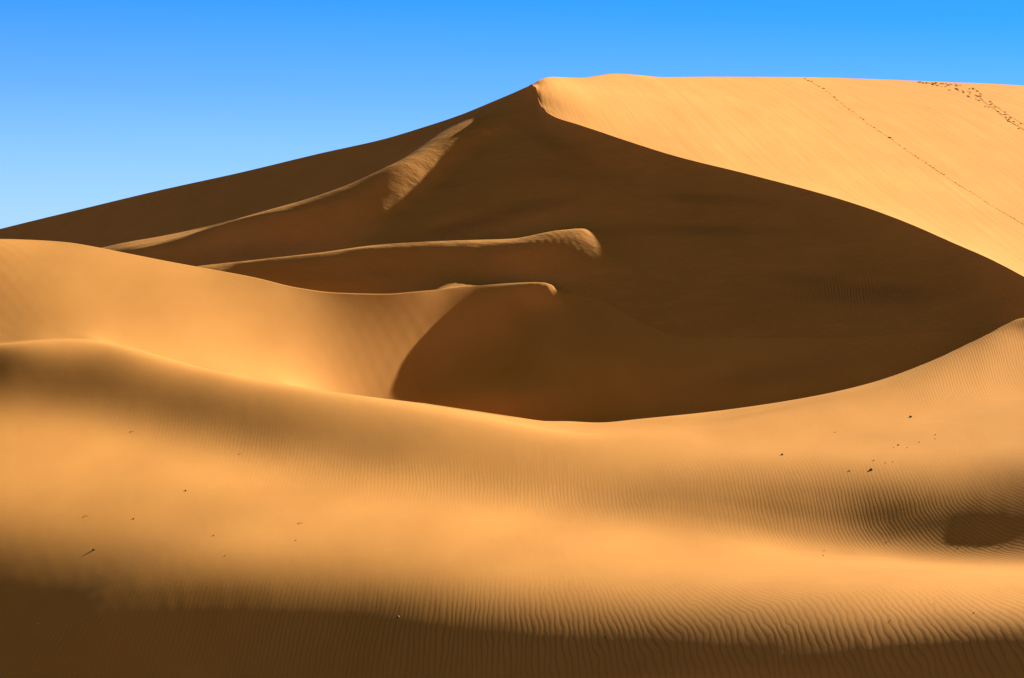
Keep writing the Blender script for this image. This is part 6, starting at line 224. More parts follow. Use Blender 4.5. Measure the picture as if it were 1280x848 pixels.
[-7400,7391,18,35,-88,-189,466,649,137,-701,11,-11,-49,-77,-75,-57,-41,-25,-15,-10,-6,-4,-2,2,7,15,19,22,21,14,5,0,-9,-9,-10,-10,-7,-6,-4,0,2,4,4,6,2,1,-3,-8,-9,-14,-15,-14,-13,-13,-9,-5,-3,1,8,7,26,-1,68,-8,54,-90,44,-33,38,-28,34,-25,29,-22,24,-22,19,-21,15,-21,11,-20,10,-13,21,-6,19,-9,17,-10,11,-12,6,-13,1,-13,-2,-8,11,-1,12,-3,9,-3,7,-5,3,-5,0,-7,-1,-9,-3,-3,8,3,8,1,7,-1,4,-3,2,-5,0,-8,-1,-9,-2,371,54,70,128,144,128,50,-25,-104,-137,-156,-136,-105,-53,-44,-28,-35,-39,-561,-279,-275,-309,-437,-151,-15,-25],
[-7400,7392,16,36,-88,-187,462,662,134,-713,8,-11,-43,-69,-71,-56,-42,-29,-16,-11,-8,-6,-2,0,5,11,15,18,17,13,6,1,-5,-7,-8,-7,-6,-5,-1,-1,2,4,4,4,4,0,-2,-5,-8,-10,-13,-12,-12,-11,-8,-6,-1,2,5,14,5,40,-8,61,-33,4,-37,40,-33,35,-26,30,-23,26,-21,22,-20,18,-20,15,-21,11,-19,16,-7,20,-9,20,-10,15,-11,9,-12,4,-14,0,-14,4,-1,12,-2,10,-3,9,-5,5,-4,1,-7,-1,-7,-3,-8,2,3,7,3,6,1,4,-2,4,-6,2,-7,0,-9,0,-10,395,44,78,117,153,119,57,-33,-100,-147,-151,-143,-94,-60,-35,-32,-28,-49,-556,-282,-276,-326,-409,-150,-30,-61],
[-7400,7392,16,35,-86,-185,456,675,134,-727,6,-13,-36,-63,-65,-57,-42,-31,-18,-13,-9,-7,-4,0,2,8,12,13,15,10,7,2,-3,-4,-6,-5,-5,-2,-1,0,3,3,4,4,3,1,-1,-3,-7,-8,-10,-10,-10,-8,-8,-3,-1,2,8,6,23,-5,49,-23,44,-71,42,-34,36,-31,32,-26,28,-24,25,-21,20,-19,16,-19,14,-20,12,-13,20,-10,20,-9,17,-11,13,-11,8,-13,2,-13,0,-9,11,-1,11,-3,10,-5,8,-5,3,-6,1,-7,-2,-8,-2,-3,8,1,8,0,5,-1,4,-4,1,-5,0,-7,-1,-8,1,396,54,71,122,146,126,50,-29,-107,-144,-159,-137,-97,-53,-40,-23,-35,-44,-561,-279,-288,-329,-384,-149,-58,-83],
[-7400,7392,16,34,-84,-183,450,688,133,-738,1,-11,-34,-56,-61,-55,-43,-31,-22,-14,-10,-8,-5,-3,2,5,8,11,10,10,7,2,-1,-2,-4,-4,-1,-3,1,1,3,3,4,5,2,1,1,-4,-3,-7,-8,-7,-8,-7,-5,-3,1,3,5,13,0,34,-22,49,-38,13,-37,38,-32,35,-29,30,-26,26,-22,21,-20,18,-18,14,-18,13,-18,16,-11,20,-11,18,-10,15,-10,9,-10,5,-13,3,-13,4,-1,10,-3,11,-4,8,-4,5,-6,3,-6,-1,-6,-3,-6,1,3,6,1,6,0,3,-2,3,-6,2,-7,0,-6,-1,-7,404,58,78,114,152,120,57,-38,-103,-153,-153,-143,-89,-59,-30,-30,-29,-55,-551,-288,-290,-336,-350,-162,-81,-98],
[-7400,7392,16,34,-84,-181,446,700,132,-749,-2,-12,-31,-50,-57,-53,-44,-31,-24,-16,-11,-10,-5,-5,1,1,7,8,7,9,5,3,1,-1,-1,-3,0,-1,2,2,2,5,3,4,4,1,1,-2,-3,-4,-6,-6,-5,-6,-3,-1,0,4,7,3,18,-11,39,-31,39,-64,41,-35,37,-33,33,-27,28,-24,23,-22,21,-20,17,-19,14,-17,12,-14,18,-10,17,-10,15,-10,13,-12,9,-11,4,-12,2,-8,10,-3,10,-3,8,-4,7,-5,4,-6,2,-7,0,-6,-2,-3,6,2,5,0,5,-1,2,-3,2,-6,1,-6,1,-7,0,388,83,70,122,143,130,47,-31,-113,-147,-164,-132,-97,-49,-37,-19,-42,-50,-557,-284,-301,-328,-330,-171,-107,-100],
[-7400,7392,16,33,-82,-179,440,714,129,-759,-4,-14,-28,-45,-54,-50,-43,-34,-24,-18,-13,-10,-7,-5,-2,1,3,5,7,6,5,3,2,0,0,0,0,1,2,3,3,5,3,5,3,2,1,-1,-1,-3,-4,-4,-5,-3,-2,0,1,3,4,10,-3,27,-28,43,-41,17,-38,39,-32,34,-30,29,-25,26,-24,23,-22,20,-21,17,-19,14,-17,15,-11,17,-11,17,-12,15,-12,11,-11,7,-12,5,-12,5,-3,9,-3,9,-4,7,-5,6,-6,4,-6,1,-6,-1,-5,1,2,5,0,5,-1,4,-3,3,-4,1,-5,1,-7,2,-7,383,92,83,112,151,122,56,-41,-107,-158,-156,-141,-86,-57,-25,-30,-36,-61,-549,-293,-300,-324,-310,-184,-128,-96],
[-7400,7392,16,33,-82,-177,437,724,128,-768,-7,-14,-27,-42,-49,-50,-42,-33,-27,-18,-14,-11,-9,-6,-3,-1,2,3,5,5,5,2,3,1,0,2,1,1,4,3,4,4,5,4,3,3,1,1,-1,-3,-2,-2,-4,-2,-2,1,2,3,5,3,14,-13,31,-35,38,-62,41,-35,36,-32,33,-29,29,-25,23,-21,19,-19,17,-20,16,-18,13,-14,18,-12,16,-10,14,-12,13,-11,9,-12,7,-12,4,-8,9,-4,9,-4,7,-3,5,-5,5,-6,3,-6,1,-6,0,-2,4,1,4,0,4,-2,3,-3,2,-4,1,-5,1,-6,2,359,118,80,120,143,130,47,-32,-119,-150,-168,-130,-94,-47,-33,-22,-50,-51,-558,-291,-302,-319,-293,-202,-134,-100],
[-7400,7392,16,31,-78,-171,421,768,118,-798,-12,-18,-24,-34,-40,-43,-39,-35,-28,-21,-18,-14,-11,-10,-7,-4,-2,-1,0,3,1,3,3,2,4,2,4,4,5,4,6,5,5,5,4,4,3,2,1,1,-1,1,-1,0,0,1,3,3,2,8,-7,22,-35,38,-41,21,-38,39,-34,35,-30,29,-26,26,-24,22,-21,18,-18,15,-18,14,-16,15,-13,17,-12,15,-12,13,-12,11,-11,7,-9,4,-9,7,-6,8,-5,8,-5,7,-6,5,-4,3,-5,2,-4,1,-4,2,-1,4,-1,4,-1,2,-2,3,-3,2,-5,3,-5,2,-6,314,151,121,110,155,121,58,-47,-114,-167,-161,-138,-81,-54,-23,-44,-47,-64,-549,-296,-305,-290,-286,-215,-165,-79],
[-7400,7393,14,31,-77,-161,402,813,105,-821,-20,-18,-26,-28,-35,-36,-37,-33,-28,-24,-20,-17,-14,-12,-10,-7,-5,-4,-2,-1,1,2,2,3,4,4,6,4,6,7,5,6,6,5,6,4,4,4,2,3,1,2,1,1,1,2,0,3,3,-3,11,-20,30,-38,39,-58,43,-38,37,-32,32,-28,27,-25,24,-22,20,-21,19,-19,15,-17,14,-15,17,-13,16,-12,13,-12,12,-11,9,-10,6,-9,5,-7,8,-6,8,-5,6,-5,6,-5,4,-5,4,-5,2,-4,1,-2,3,-1,4,-2,3,-2,3,-3,3,-4,3,-4,2,-5,3,256,181,144,130,145,135,49,-39,-130,-164,-173,-126,-91,-42,-44,-40,-65,-44,-557,-300,-287,-300,-266,-237,-147,-97],
[-7400,7393,14,29,-73,-153,383,854,98,-848,-21,-23,-24,-29,-29,-33,-33,-32,-27,-25,-22,-19,-16,-13,-12,-10,-6,-6,-4,-3,0,1,2,2,5,4,5,6,6,6,7,6,6,6,6,5,5,4,4,4,2,3,2,1,3,1,0,2,0,5,-10,21,-32,38,-42,28,-39,39,-34,34,-31,30,-27,26,-24,22,-21,19,-20,18,-18,15,-17,15,-12,15,-13,15,-12,12,-12,12,-12,9,-10,6,-8,6,-6,8,-5,6,-5,6,-5,5,-5,4,-5,4,-5,2,-4,3,-2,4,-2,4,-3,3,-2,2,-2,1,-2,1,-3,2,-4,230,167,183,138,158,129,61,-52,-123,-182,-162,-140,-77,-60,-41,-63,-45,-57,-539,-296,-310,-267,-291,-204,-178,-77],
[-7400,7393,14,28,-71,-143,361,895,91,-870,-25,-25,-26,-26,-29,-30,-30,-29,-28,-24,-23,-20,-18,-14,-13,-11,-9,-6,-5,-4,-1,-1,2,2,3,5,5,5,6,6,7,6,6,7,5,6,6,4,5,4,4,3,3,3,2,1,1,1,3,-4,10,-19,31,-37,39,-51,41,-37,35,-32,32,-29,28,-25,23,-22,20,-19,17,-18,17,-18,15,-14,15,-14,16,-13,14,-13,12,-11,9,-9,7,-9,6,-7,8,-7,8,-6,7,-6,6,-6,6,-6,4,-4,2,-3,2,-3,3,-2,4,-2,3,-3,3,-2,2,-3,3,-5,4,-5,4,186,176,184,178,148,148,49,-37,-144,-171,-181,-124,-96,-52,-67,-48,-63,-27,-543,-316,-266,-320,-234,-243,-141,-120],
[-7400,7393,14,27,-69,-131,336,927,98,-897,-26,-28,-25,-29,-26,-29,-27,-29,-26,-24,-23,-21,-18,-16,-13,-12,-10,-7,-6,-5,-1,-2,1,1,3,3,5,5,5,7,5,6,7,6,5,7,5,6,5,4,5,4,4,3,2,3,1,2,0,5,-9,20,-29,37,-41,33,-39,38,-34,33,-31,30,-27,25,-23,22,-21,19,-19,17,-17,16,-17,16,-14,15,-13,13,-12,13,-12,11,-10,8,-10,8,-8,7,-7,7,-5,6,-5,5,-4,4,-5,5,-5,4,-5,3,-3,2,-2,4,-3,3,-2,3,-3,3,-3,3,-4,3,-4,3,-4,170,148,213,183,176,136,70,-56,-130,-195,-163,-147,-79,-83,-53,-74,-29,-52,-524,-278,-349,-232,-293,-181,-200,-95],
[-7400,7394,12,28,-69,-117,308,952,112,-917,-33,-26,-30,-25,-29,-26,-27,-27,-26,-23,-22,-22,-18,-16,-15,-13,-9,-9,-6,-5,-4,-1,-1,2,1,3,3,6,3,7,5,5,7,5,6,6,6,5,6,5,5,5,4,4,3,3,3,2,2,-1,9,-18,32,-36,38,-46,41,-38,36,-33,31,-28,27,-26,24,-22,21,-20,18,-18,17,-17,16,-16,16,-15,16,-14,13,-12,12,-11,10,-10,8,-8,6,-7,8,-7,7,-6,7,-7,7,-6,5,-5,4,-3,2,-3,2,-3,3,-1,2,-2,3,-3,3,-3,4,-4,3,-4,3,-3,2,124,162,196,227,170,162,53,-35,-156,-178,-190,-125,-110,-65,-89,-41,-63,-3,-518,-354,-215,-367,-187,-249,-150,-156],
[-7400,7394,12,27,-66,-105,278,960,154,-950,-29,-34,-24,-33,-24,-28,-26,-25,-25,-23,-22,-21,-19,-16,-16,-12,-11,-9,-8,-5,-3,-4,0,0,0,3,3,4,3,6,4,6,5,6,5,6,6,5,6,5,5,5,5,5,4,3,3,3,3,6,-7,20,-29,37,-39,36,-39,38,-35,34,-32,30,-28,26,-24,23,-22,20,-18,17,-18,17,-16,15,-15,16,-15,15,-14,13,-12,11,-10,9,-9,8,-8,7,-7,7,-6,7,-7,6,-5,5,-5,5,-5,4,-4,3,-3,3,-3,3,-2,2,-2,3,-3,3,-3,3,-4,4,-4,3,-3,107,127,228,218,215,142,84,-64,-131,-213,-162,-162,-83,-110,-52,-86,-6,-54,-503,-217,-429,-210,-267,-178,-252,-57],
[-7401,7397,8,30,-67,-86,235,961,211,-974,-40,-26,-35,-26,-28,-26,-26,-25,-24,-24,-21,-21,-19,-17,-14,-15,-10,-10,-8,-6,-4,-4,-1,-2,2,1,2,2,5,4,4,5,5,5,5,6,6,5,5,6,5,5,5,5,4,5,4,2,5,0,11,-15,33,-35,38,-42,40,-38,36,-34,33,-31,28,-25,23,-22,22,-21,19,-18,17,-17,16,-15,15,-15,15,-14,14,-13,12,-11,10,-10,9,-8,7,-7,6,-5,6,-7,7,-6,6,-6,6,-5,3,-3,3,-3,3,-3,2,-1,2,-3,3,-2,2,-3,3,-2,2,-3,3,-4,4,49,160,191,274,196,187,53,-29,-174,-180,-204,-127,-132,-73,-106,-23,-78,41,-461,-449,-177,-348,-164,-332,-89,-139],
[-7399,7392,14,23,-58,-77,200,926,318,-1028,-20,-47,-21,-30,-25,-32,-27,-27,-25,-24,-22,-20,-19,-17,-15,-13,-12,-10,-8,-6,-6,-3,-2,-1,0,0,2,3,3,4,4,4,5,5,5,6,5,5,6,5,6,4,6,5,5,6,5,4,4,5,-5,20,-29,40,-37,41,-41,38,-35,34,-33,31,-28,25,-23,22,-21,20,-19,18,-17,16,-16,16,-15,14,-13,13,-13,12,-11,11,-11,10,-9,8,-7,7,-8,8,-7,6,-5,5,-5,5,-5,4,-3,3,-3,2,-2,2,-2,3,-3,2,-1,1,-2,3,-3,3,-3,3,-4,4,-4,27,123,234,247,260,154,100,-77,-132,-234,-156,-191,-75,-152,-23,-115,50,-111,-512,-147,-394,-164,-408,-119,-257,72],
[-7401,7398,6,32,-72,-56,200,1054,130,-964,-56,-24,-40,-25,-33,-24,-27,-24,-25,-20,-23,-19,-19,-16,-16,-13,-11,-10,-9,-5,-6,-3,-3,-1,0,1,2,2,3,4,3,6,4,5,5,5,6,6,5,5,6,6,4,7,4,5,6,1,12,-7,21,-21,34,-33,38,-41,41,-38,35,-33,31,-29,27,-25,24,-23,21,-19,18,-17,16,-16,16,-16,16,-15,14,-14,14,-13,12,-11,10,-9,8,-8,8,-7,6,-6,6,-6,7,-7,6,-5,4,-4,4,-3,2,-2,3,-4,4,-3,2,-2,2,-2,3,-3,3,-4,4,-3,3,-4,4,-6,169,181,295,210,208,42,-18,-190,-170,-222,-116,-164,-55,-138,33,-126,188,-481,-462,-160,-418,-166,-370,12,-256],
]

cols0 = np.array([-900.   ,-831.667,-763.333,-695.   ,-626.667,-558.333,-490.   ,-421.667,-353.333,-285.   ,-216.667,-148.333, -80.   , -66.667, -53.333, -40.   ,
  -26.667, -13.333,   0.   ,  10.   ,  20.   ,  30.   ,  40.   ,  50.   ,  60.   ,  70.   ,  80.   ,  90.   , 100.   , 110.   , 120.   , 130.   ,
  140.   , 150.   , 160.   , 170.   , 180.   , 190.   , 200.   , 210.   , 220.   , 230.   , 240.   , 250.   , 260.   , 270.   , 280.   , 290.   ,
  300.   , 310.   , 320.   , 330.   , 340.   , 350.   , 360.   , 370.   , 380.   , 390.   , 400.   , 410.   , 420.   , 430.   , 440.   , 450.   ,
  460.   , 470.   , 480.   , 490.   , 500.   , 510.   , 520.   , 530.   , 540.   , 550.   , 560.   , 570.   , 580.   , 590.   , 600.   , 610.   ,
  620.   , 630.   , 640.   , 645.   , 650.   , 655.   , 660.   , 665.   , 670.   , 675.   , 680.   , 685.   , 690.   , 695.   , 700.   , 705.   ,
  710.   , 715.   , 720.   , 725.   , 730.   , 740.   , 750.   , 760.   , 770.   , 780.   , 790.   , 800.   , 810.   , 820.   , 830.   , 840.   ,
  850.   , 860.   , 870.   , 880.   , 890.   , 900.   , 910.   , 920.   , 930.   , 940.   , 950.   , 960.   , 970.   , 980.   , 990.   ,1000.   ,
 1010.   ,1020.   ,1030.   ,1040.   ,1050.   ,1060.   ,1070.   ,1080.   ,1090.   ,1100.   ,1110.   ,1120.   ,1130.   ,1140.   ,1150.   ,1160.   ,
 1170.   ,1180.   ,1190.   ,1200.   ,1210.   ,1220.   ,1230.   ,1240.   ,1250.   ,1260.   ,1270.   ,1280.   ,1290.   ,1300.   ,1310.   ,1320.   ,
 1330.   ,1340.   ,1350.   ,1360.   ,1380.   ,1400.   ,1420.   ,1440.   ,1460.   ,1480.   ,1500.   ,1520.   ,1540.   ,1560.   ,1580.   ,1600.   ,
 1666.667,1733.333,1800.   ,1866.667,1933.333,2000.   ,2066.667,2133.333,2200.   ,2240.   ])
SEG = [('near',8,0,0),('front',56,0,1),('lface',18,1,1),('mfront',14,1,1),('kfront',16,1,1),('flank',16,1,1),('slip',18,1,1),('back',8,1,0)]
SI = [0]
for s in SEG: SI.append(SI[-1]+s[1])
jN, jL, jM, jK, jG, jS = SI[2:8]
def ridge(p): return pchip([a for a, b in p], [b for a, b in p], cols0)
rN, rL, rM, rK, rG, rS = [ridge(p) for p in (N_Y, L_Y, M_Y, K_Y, G_Y, SK_Y)]
w_ = np.clip((cols0-740)/165, 0, 1); w_ = w_*w_*(3-2*w_)
rL, rM, rK = [(1-w_)*r+w_*(rN+f*(rG-rN)) for r, f in ((rL, .3), (rM, .55), (rK, .78))]
rB = ridge(B_Y)
bands = [np.full(len(cols0), 30.), rB, rN, rL, rM, rK, rG, rS, rS+70]
def spacing(n, a, b):
    t = np.linspace(0, 1, n+1)[:-1]
    if a and b: u = (1-np.cos(np.pi*t))/2
    elif b: u = np.sin(np.pi*t/2)
    elif a: u = 1-np.cos(np.pi*t/2)
    else: return t
    return .75*u+.25*t
rows = []
for s, (nm, n, a, b) in enumerate(SEG):
    for t in spacing(n, a, b): rows.append(bands[s]+(bands[s+1]-bands[s])*t)
rows.append(bands[-1])
Y0 = np.array(rows).T
NI, NJ = Y0.shape
raw = np.array(HEIGHTS, dtype=np.int64)
Z0 = np.cumsum(np.cumsum(raw, axis=1), axis=1)*QSTEP

# refine: cubic Hermite along the columns (split at the sharp crests), then across them
def refine(A, x, n, crease=None):
    """A (.., m) sampled at x (.., m) -> n sub-steps per interval, C1 except at crease columns weights."""
    h = np.diff(x, axis=-1); d = np.diff(A, axis=-1)/h
    mid = (d[..., :-1]*h[..., 1:]+d[..., 1:]*h[..., :-1])/(h[..., 1:]+h[..., :-1])
    mL = np.concatenate([d[..., :1], mid, d[..., -1:]], -1); mR = mL.copy()   # slope at node seen from the left / right interval
    if crease is not None:
        for j, w in crease:
            l = 1.5*d[..., j-1]-.5*d[..., j-2]; r = 1.5*d[..., j]-.5*d[..., j+1]
            mL[..., j] = w*l+(1-w)*mL[..., j]; mR[..., j] = w*r+(1-w)*mR[..., j]
    out = []
    for k in range(n):
        t = k/n
        out.append((2*t**3-3*t**2+1)*A[..., :-1]+(t**3-2*t**2+t)*h*mR[..., :-1]+(-2*t**3+3*t**2)*A[..., 1:]+(t**3-t**2)*h*mL[..., 1:])
    o = np.stack(out, -1).reshape(A.shape[:-1]+(-1,))
    return np.concatenate([o, A[..., -1:]], -1)
def sig(a, b, s=12): return 1/(1+np.exp(-(cols0-a)/s))/(1+np.exp((cols0-b)/s))
cre = [(jG, sig(-400, 1500)), (jS, sig(-2000, 3000)), (jL, sig(-50, 690)), (jM, sig(240, 735)), (jK, sig(-100, 300))]
NSUB = 4
u0 = np.broadcast_to(np.arange(NJ, dtype=float), Y0.shape)
Zr = refine(Z0, Y0, NSUB, cre)
Yr = np.concatenate([np.stack([Y0[:, :-1]+(Y0[:, 1:]-Y0[:, :-1])*k/NSUB for k in range(NSUB)], -1).reshape(NI, -1), Y0[:, -1:]], 1)
cb = np.broadcast_to(cols0, (Zr.shape[1], NI))
Z = refine(Zr.T, cb, 4).T
Y = refine(Yr.T, cb, 4).T
cols = np.concatenate([np.stack([cols0[:-1]+(cols0[1:]-cols0[:-1])*k/4 for k in range(4)], -1).ravel(), cols0[-1:]])
X = (cols[:, None]-640)/F*Y
NI, NJ = Z.shape
jN, jL, jM, jK, jG, jS = [j*NSUB for j in (jN, jL, jM, jK, jG, jS)]
FLOOR = -19.0
edge = np.clip((np.abs(cols-650)-1000)/450, 0, 1)[:, None]; edge = edge*edge*(3-2*edge)
Z = Z*(1-edge)+(FLOOR-1.5)*edge

def surf(px, py):
    """nearest terrain point seen at photo position (px, py)"""
    i = int(np.clip(np.searchsorted(cols, px)-1, 0, NI-2)); f = (px-cols[i])/(cols[i+1]-cols[i])
    y = Y[i]*(1-f)+Y[i+1]*f; z = Z[i]*(1-f)+Z[i+1]*f
    p = H0-z/y*F
    for j in range(40, NJ-1):
        if p[j] >= py > p[j+1]:
            t = (p[j]-py)/(p[j]-p[j+1]); yy = y[j]+(y[j+1]-y[j])*t; zz = z[j]+(z[j+1]-z[j])*t
            return Vector(((px-640)/F*yy, yy, zz))
    return None
def ground(x, y):
    """terrain height and normal at world (x, y)"""
    def hz(x, y):
        c = x/y*F+640; i = int(np.clip(np.searchsorted(cols, c)-1, 0, NI-2)); f = (c-cols[i])/(cols[i+1]-cols[i])
        return (1-f)*np.interp(y, Y[i], Z[i])+f*np.interp(y, Y[i+1], Z[i+1])
    e = .25
    return hz(x, y), Vector((-(hz(x+e, y)-hz(x-e, y))/(2*e), -(hz(x, y+e)-hz(x, y-e))/(2*e), 1)).normalized()



# ripple strength: wind ripples cover the windward slopes in patches and leave slip faces bare
PY = H0-Z/Y*F
PX = np.broadcast_to(cols[:, None], PY.shape)
def blob(cx, cy, rx, ry, a=0.0):
    dx, dy = PX-cx, PY-cy; c, s = math.cos(a), math.sin(a)
    return np.exp(-((dx*c+dy*s)/rx)**2-((-dx*s+dy*c)/ry)**2)
jj = np.broadcast_to(np.arange(NJ), PY.shape)
rip = np.zeros(PY.shape)
for cx, cy, rx, ry, a, w in RIPPLE_PATCHES: rip = np.maximum(rip, w*blob(cx, cy, rx, ry, a))
rip = np.where(jj > jG, 0, rip)
near = np.clip(1-np.abs(PY-800)/90, 0, 1)*np.clip(.35+.65*(PX-100)/500, .45, 1.)
rip = np.maximum(rip, np.where((jj < jN) & (PY > 690), 1.6*near, 0))
rip = np.maximum(rip, .06*(jj < jG))
slip = np.where(jj > jG, 1., 0.)
mineral_shade = np.zeros(PY.shape)
for cx, cy, rx, ry, a, w in MINERAL_SHADE_PATCHES: mineral_shade = np.maximum(mineral_shade, w*blob(cx, cy, rx, ry, a))
mineral_shade = np.where((jj > jN) & (jj < jG), np.maximum(mineral_shade, np.where(jj > jL, .2, 0)), 0)  # base level paints streaky tone over the whole shaded face
streak = np.where((jj > jL) & (jj <= jG), 1., 0.)

def grid_mesh(name, j0, j1, mat):
    x, y, z = X[:, j0:j1+1], Y[:, j0:j1+1], Z[:, j0:j1+1]
    n, m = x.shape
    me = bpy.data.meshes.new(name)
    co = np.stack([x, y, z], -1).reshape(-1, 3).astype(np.float32)
    idx = np.arange(n*m).reshape(n, m)
    f = np.stack([idx[:-1, :-1], idx[1:, :-1], idx[1:, 1:], idx[:-1, 1:]], -1).reshape(-1, 4)
    me.vertices.add(len(co)); me.vertices.foreach_set('co', co.ravel())
    me.loops.add(f.size); me.loops.foreach_set('vertex_index', f.ravel().astype(np.int32))
    me.polygons.add(len(f)); me.polygons.foreach_set('loop_start', np.arange(0, f.size, 4, dtype=np.int32))
    me.update(calc_edges=True)
    me.polygons.foreach_set('use_smooth', np.ones(len(f), bool))
    for nm, arr in (('ripple', rip), ('slip', slip), ('streak', streak), ('mineral_shade', mineral_shade)):
        at = me.attributes.new(nm, 'FLOAT', 'POINT'); at.data.foreach_set('value', np.ascontiguousarray(arr[:, j0:j1+1]).ravel().astype(np.float32))
    me.normals_split_custom_set_from_vertices(VN[:, j0:j1+1].reshape(-1, 3).tolist())
    me.materials.append(mat)
    o = bpy.data.objects.new(name, me); COL.objects.link(o)
    return o
# vertex normals of the whole terrain, so that the two dunes join without a seam
P = np.stack([X, Y, Z], -1)
du = np.gradient(P, axis=0); dv = np.gradient(P, axis=1)
VN = np.cross(du, dv); VN /= np.linalg.norm(VN, axis=-1, keepdims=True)
if VN[NI//2, NJ//2, 2] < 0: VN = -VN

# ------------------------------------------------------------------ materials
def nodes(mat):
    mat.use_nodes = True; t = mat.node_tree; t.nodes.clear(); return t
def N(t, typ, **kw):
    n = t.nodes.new(typ)
    for k, v in kw.items(): setattr(n, k, v)
    return n
def sand_material():
    m = bpy.data.materials.new('sand'); t = nodes(m); L = t.links.new
    out = N(t, 'ShaderNodeOutputMaterial'); bs = N(t, 'ShaderNodeBsdfPrincipled')
    bs.inputs['Roughness'].default_value = .9; bs.inputs['Specular IOR Level'].default_value = .08
    L(bs.outputs[0], out.inputs[0])
    geo = N(t, 'ShaderNodeNewGeometry'); pos = geo.outputs['Position']
    def mapping(scale, rot=(0, 0, 0)):
        mp = N(t, 'ShaderNodeMapping'); mp.inputs['Scale'].default_value = scale; mp.inputs['Rotation'].default_value = rot
        L(pos, mp.inputs['Vector']); return mp.outputs[0]
    def noise(vec, scale, detail=2, rough=.5):
        n = N(t, 'ShaderNodeTexNoise'); n.inputs['Scale'].default_value = scale; n.inputs['Detail'].default_value = detail
        n.inputs['Roughness'].default_value = rough; L(vec, n.inputs['Vector']); return n.outputs['Fac']
    def math_(op, a, b=None, c=None):
        n = N(t, 'ShaderNodeMath', operation=op)
        for i, v in enumerate((a, b, c)):
            if v is None: continue
            if isinstance(v, (int, float)): n.inputs[i].default_value = v
            else: L(v, n.inputs[i])
        return n.outputs[0]
    def attr(nm):
        a = N(t, 'ShaderNodeAttribute', attribute_name=nm); return a.outputs['Fac']
    sep = N(t, 'ShaderNodeSeparateXYZ'); L(pos, sep.inputs[0])
    # wind ripples: wavy crests running roughly towards the viewer, wandering and forking
    flat = mapping((1, .30, 0))
    w1 = math_('MULTIPLY', math_('SUBTRACT', noise(mapping((1, .30, 0)), .14, 2), .5), 6.0)
    w2 = math_('MULTIPLY', math_('SUBTRACT', noise(mapping((1, .22, 0)), .8, 2), .5), 2.0)
    w3 = math_('MULTIPLY', math_('SUBTRACT', noise(mapping((1, .30, 0)), 2.4, 1), .5), .7)
    mr = N(t, 'ShaderNodeMapRange'); mr.inputs['From Min'].default_value = 118; mr.inputs['From Max'].default_value = 145
    mr.inputs['To Min'].default_value = 1/.21; mr.inputs['To Max'].default_value = 1/.155; L(sep.outputs['Y'], mr.inputs['Value'])
    lin = math_('ADD', math_('MULTIPLY', sep.outputs['X'], mr.outputs[0]), math_('MULTIPLY', sep.outputs['Y'], .10))
    ph = math_('ADD', math_('ADD', lin, w1), math_('ADD', w2, w3))
    sn = math_('SINE', math_('MULTIPLY', ph, 2*math.pi))
    sn2 = math_('SINE', math_('ADD', math_('MULTIPLY', ph, 4*math.pi), 1.2))
    wave = math_('ADD', sn, math_('MULTIPLY', sn2, .22))
    patch = math_('ADD', .45, math_('MULTIPLY', noise(mapping((1, .25, 0)), .22, 3), 1.1))
    ripple_h = math_('MULTIPLY', math_('MULTIPLY', wave, attr('ripple')), math_('MULTIPLY', patch, RIPPLE_AMP))
    # grain and soft lumps
    grain = math_('MULTIPLY', noise(mapping((1, .35, 1)), 20.0, 4, .7), .005)
    # flow streaks on the slip face and wind streaks on the shaded windward face
    shear = N(t, 'ShaderNodeCombineXYZ')
    L(math_('ADD', sep.outputs['X'], math_('MULTIPLY', sep.outputs['Y'], .12)), shear.inputs['X']); L(math_('MULTIPLY', sep.outputs['Y'], .03), shear.inputs['Y'])
    st = math_('MULTIPLY', noise(shear.outputs[0], .9, 4, .6), .07)
    st2 = math_('MULTIPLY', noise(mapping((.35, .9, .0), (0, 0, math.radians(-30))), 1.0, 6, .65), .10)
    hgt = math_('ADD', math_('ADD', ripple_h, grain), math_('ADD', math_('MULTIPLY', st, attr('slip')), math_('MULTIPLY', st2, attr('streak'))))
    bp = N(t, 'ShaderNodeBump'); bp.inputs['Strength'].default_value = 1.0; bp.inputs['Distance'].default_value = 1.0
    L(hgt, bp.inputs['Height']); L(bp.outputs[0], bs.inputs['Normal'])
    # colour: warm quartz sand with faint banding, speckle and painted relief tones
    ramp = N(t, 'ShaderNodeValToRGB'); e = ramp.color_ramp.elements
    e[0].position = .38; e[0].color = SAND_A; e[1].position = .66; e[1].color = SAND_B
    cn = math_('ADD', math_('MULTIPLY', noise(mapping((1, .3, 1)), .35, 3), .55), math_('MULTIPLY', noise(mapping((1, .5, 1)), 22., 4, .75), .55))
    dk = N(t, 'ShaderNodeMix', data_type='RGBA'); dk.inputs['B'].default_value = (.23, .130, .045, 1)   # dark heavy minerals in drifts, doubling as painted relief tone on the shaded face
    L(cn, ramp.inputs[0]); L(ramp.outputs[0], dk.inputs['A']); drift = math_('MULTIPLY', attr('mineral_shade'), math_('ADD', .05, math_('MULTIPLY', noise(mapping((.35, 1.2, 0), (0, 0, math.radians(-20))), .5, 7, .7), 1.5)))
    trough_shade = math_('MULTIPLY', math_('MULTIPLY', math_('MAXIMUM', math_('MULTIPLY', wave, -1.0), 0.0), attr('ripple')), .28)   # shade painted into the ripple troughs so they still read in shadow
    L(math_('MINIMUM', math_('ADD', drift, trough_shade), 1.0), dk.inputs['Factor']); L(dk.outputs['Result'], bs.inputs['Base Color'])
    return m
SAND = sand_material()
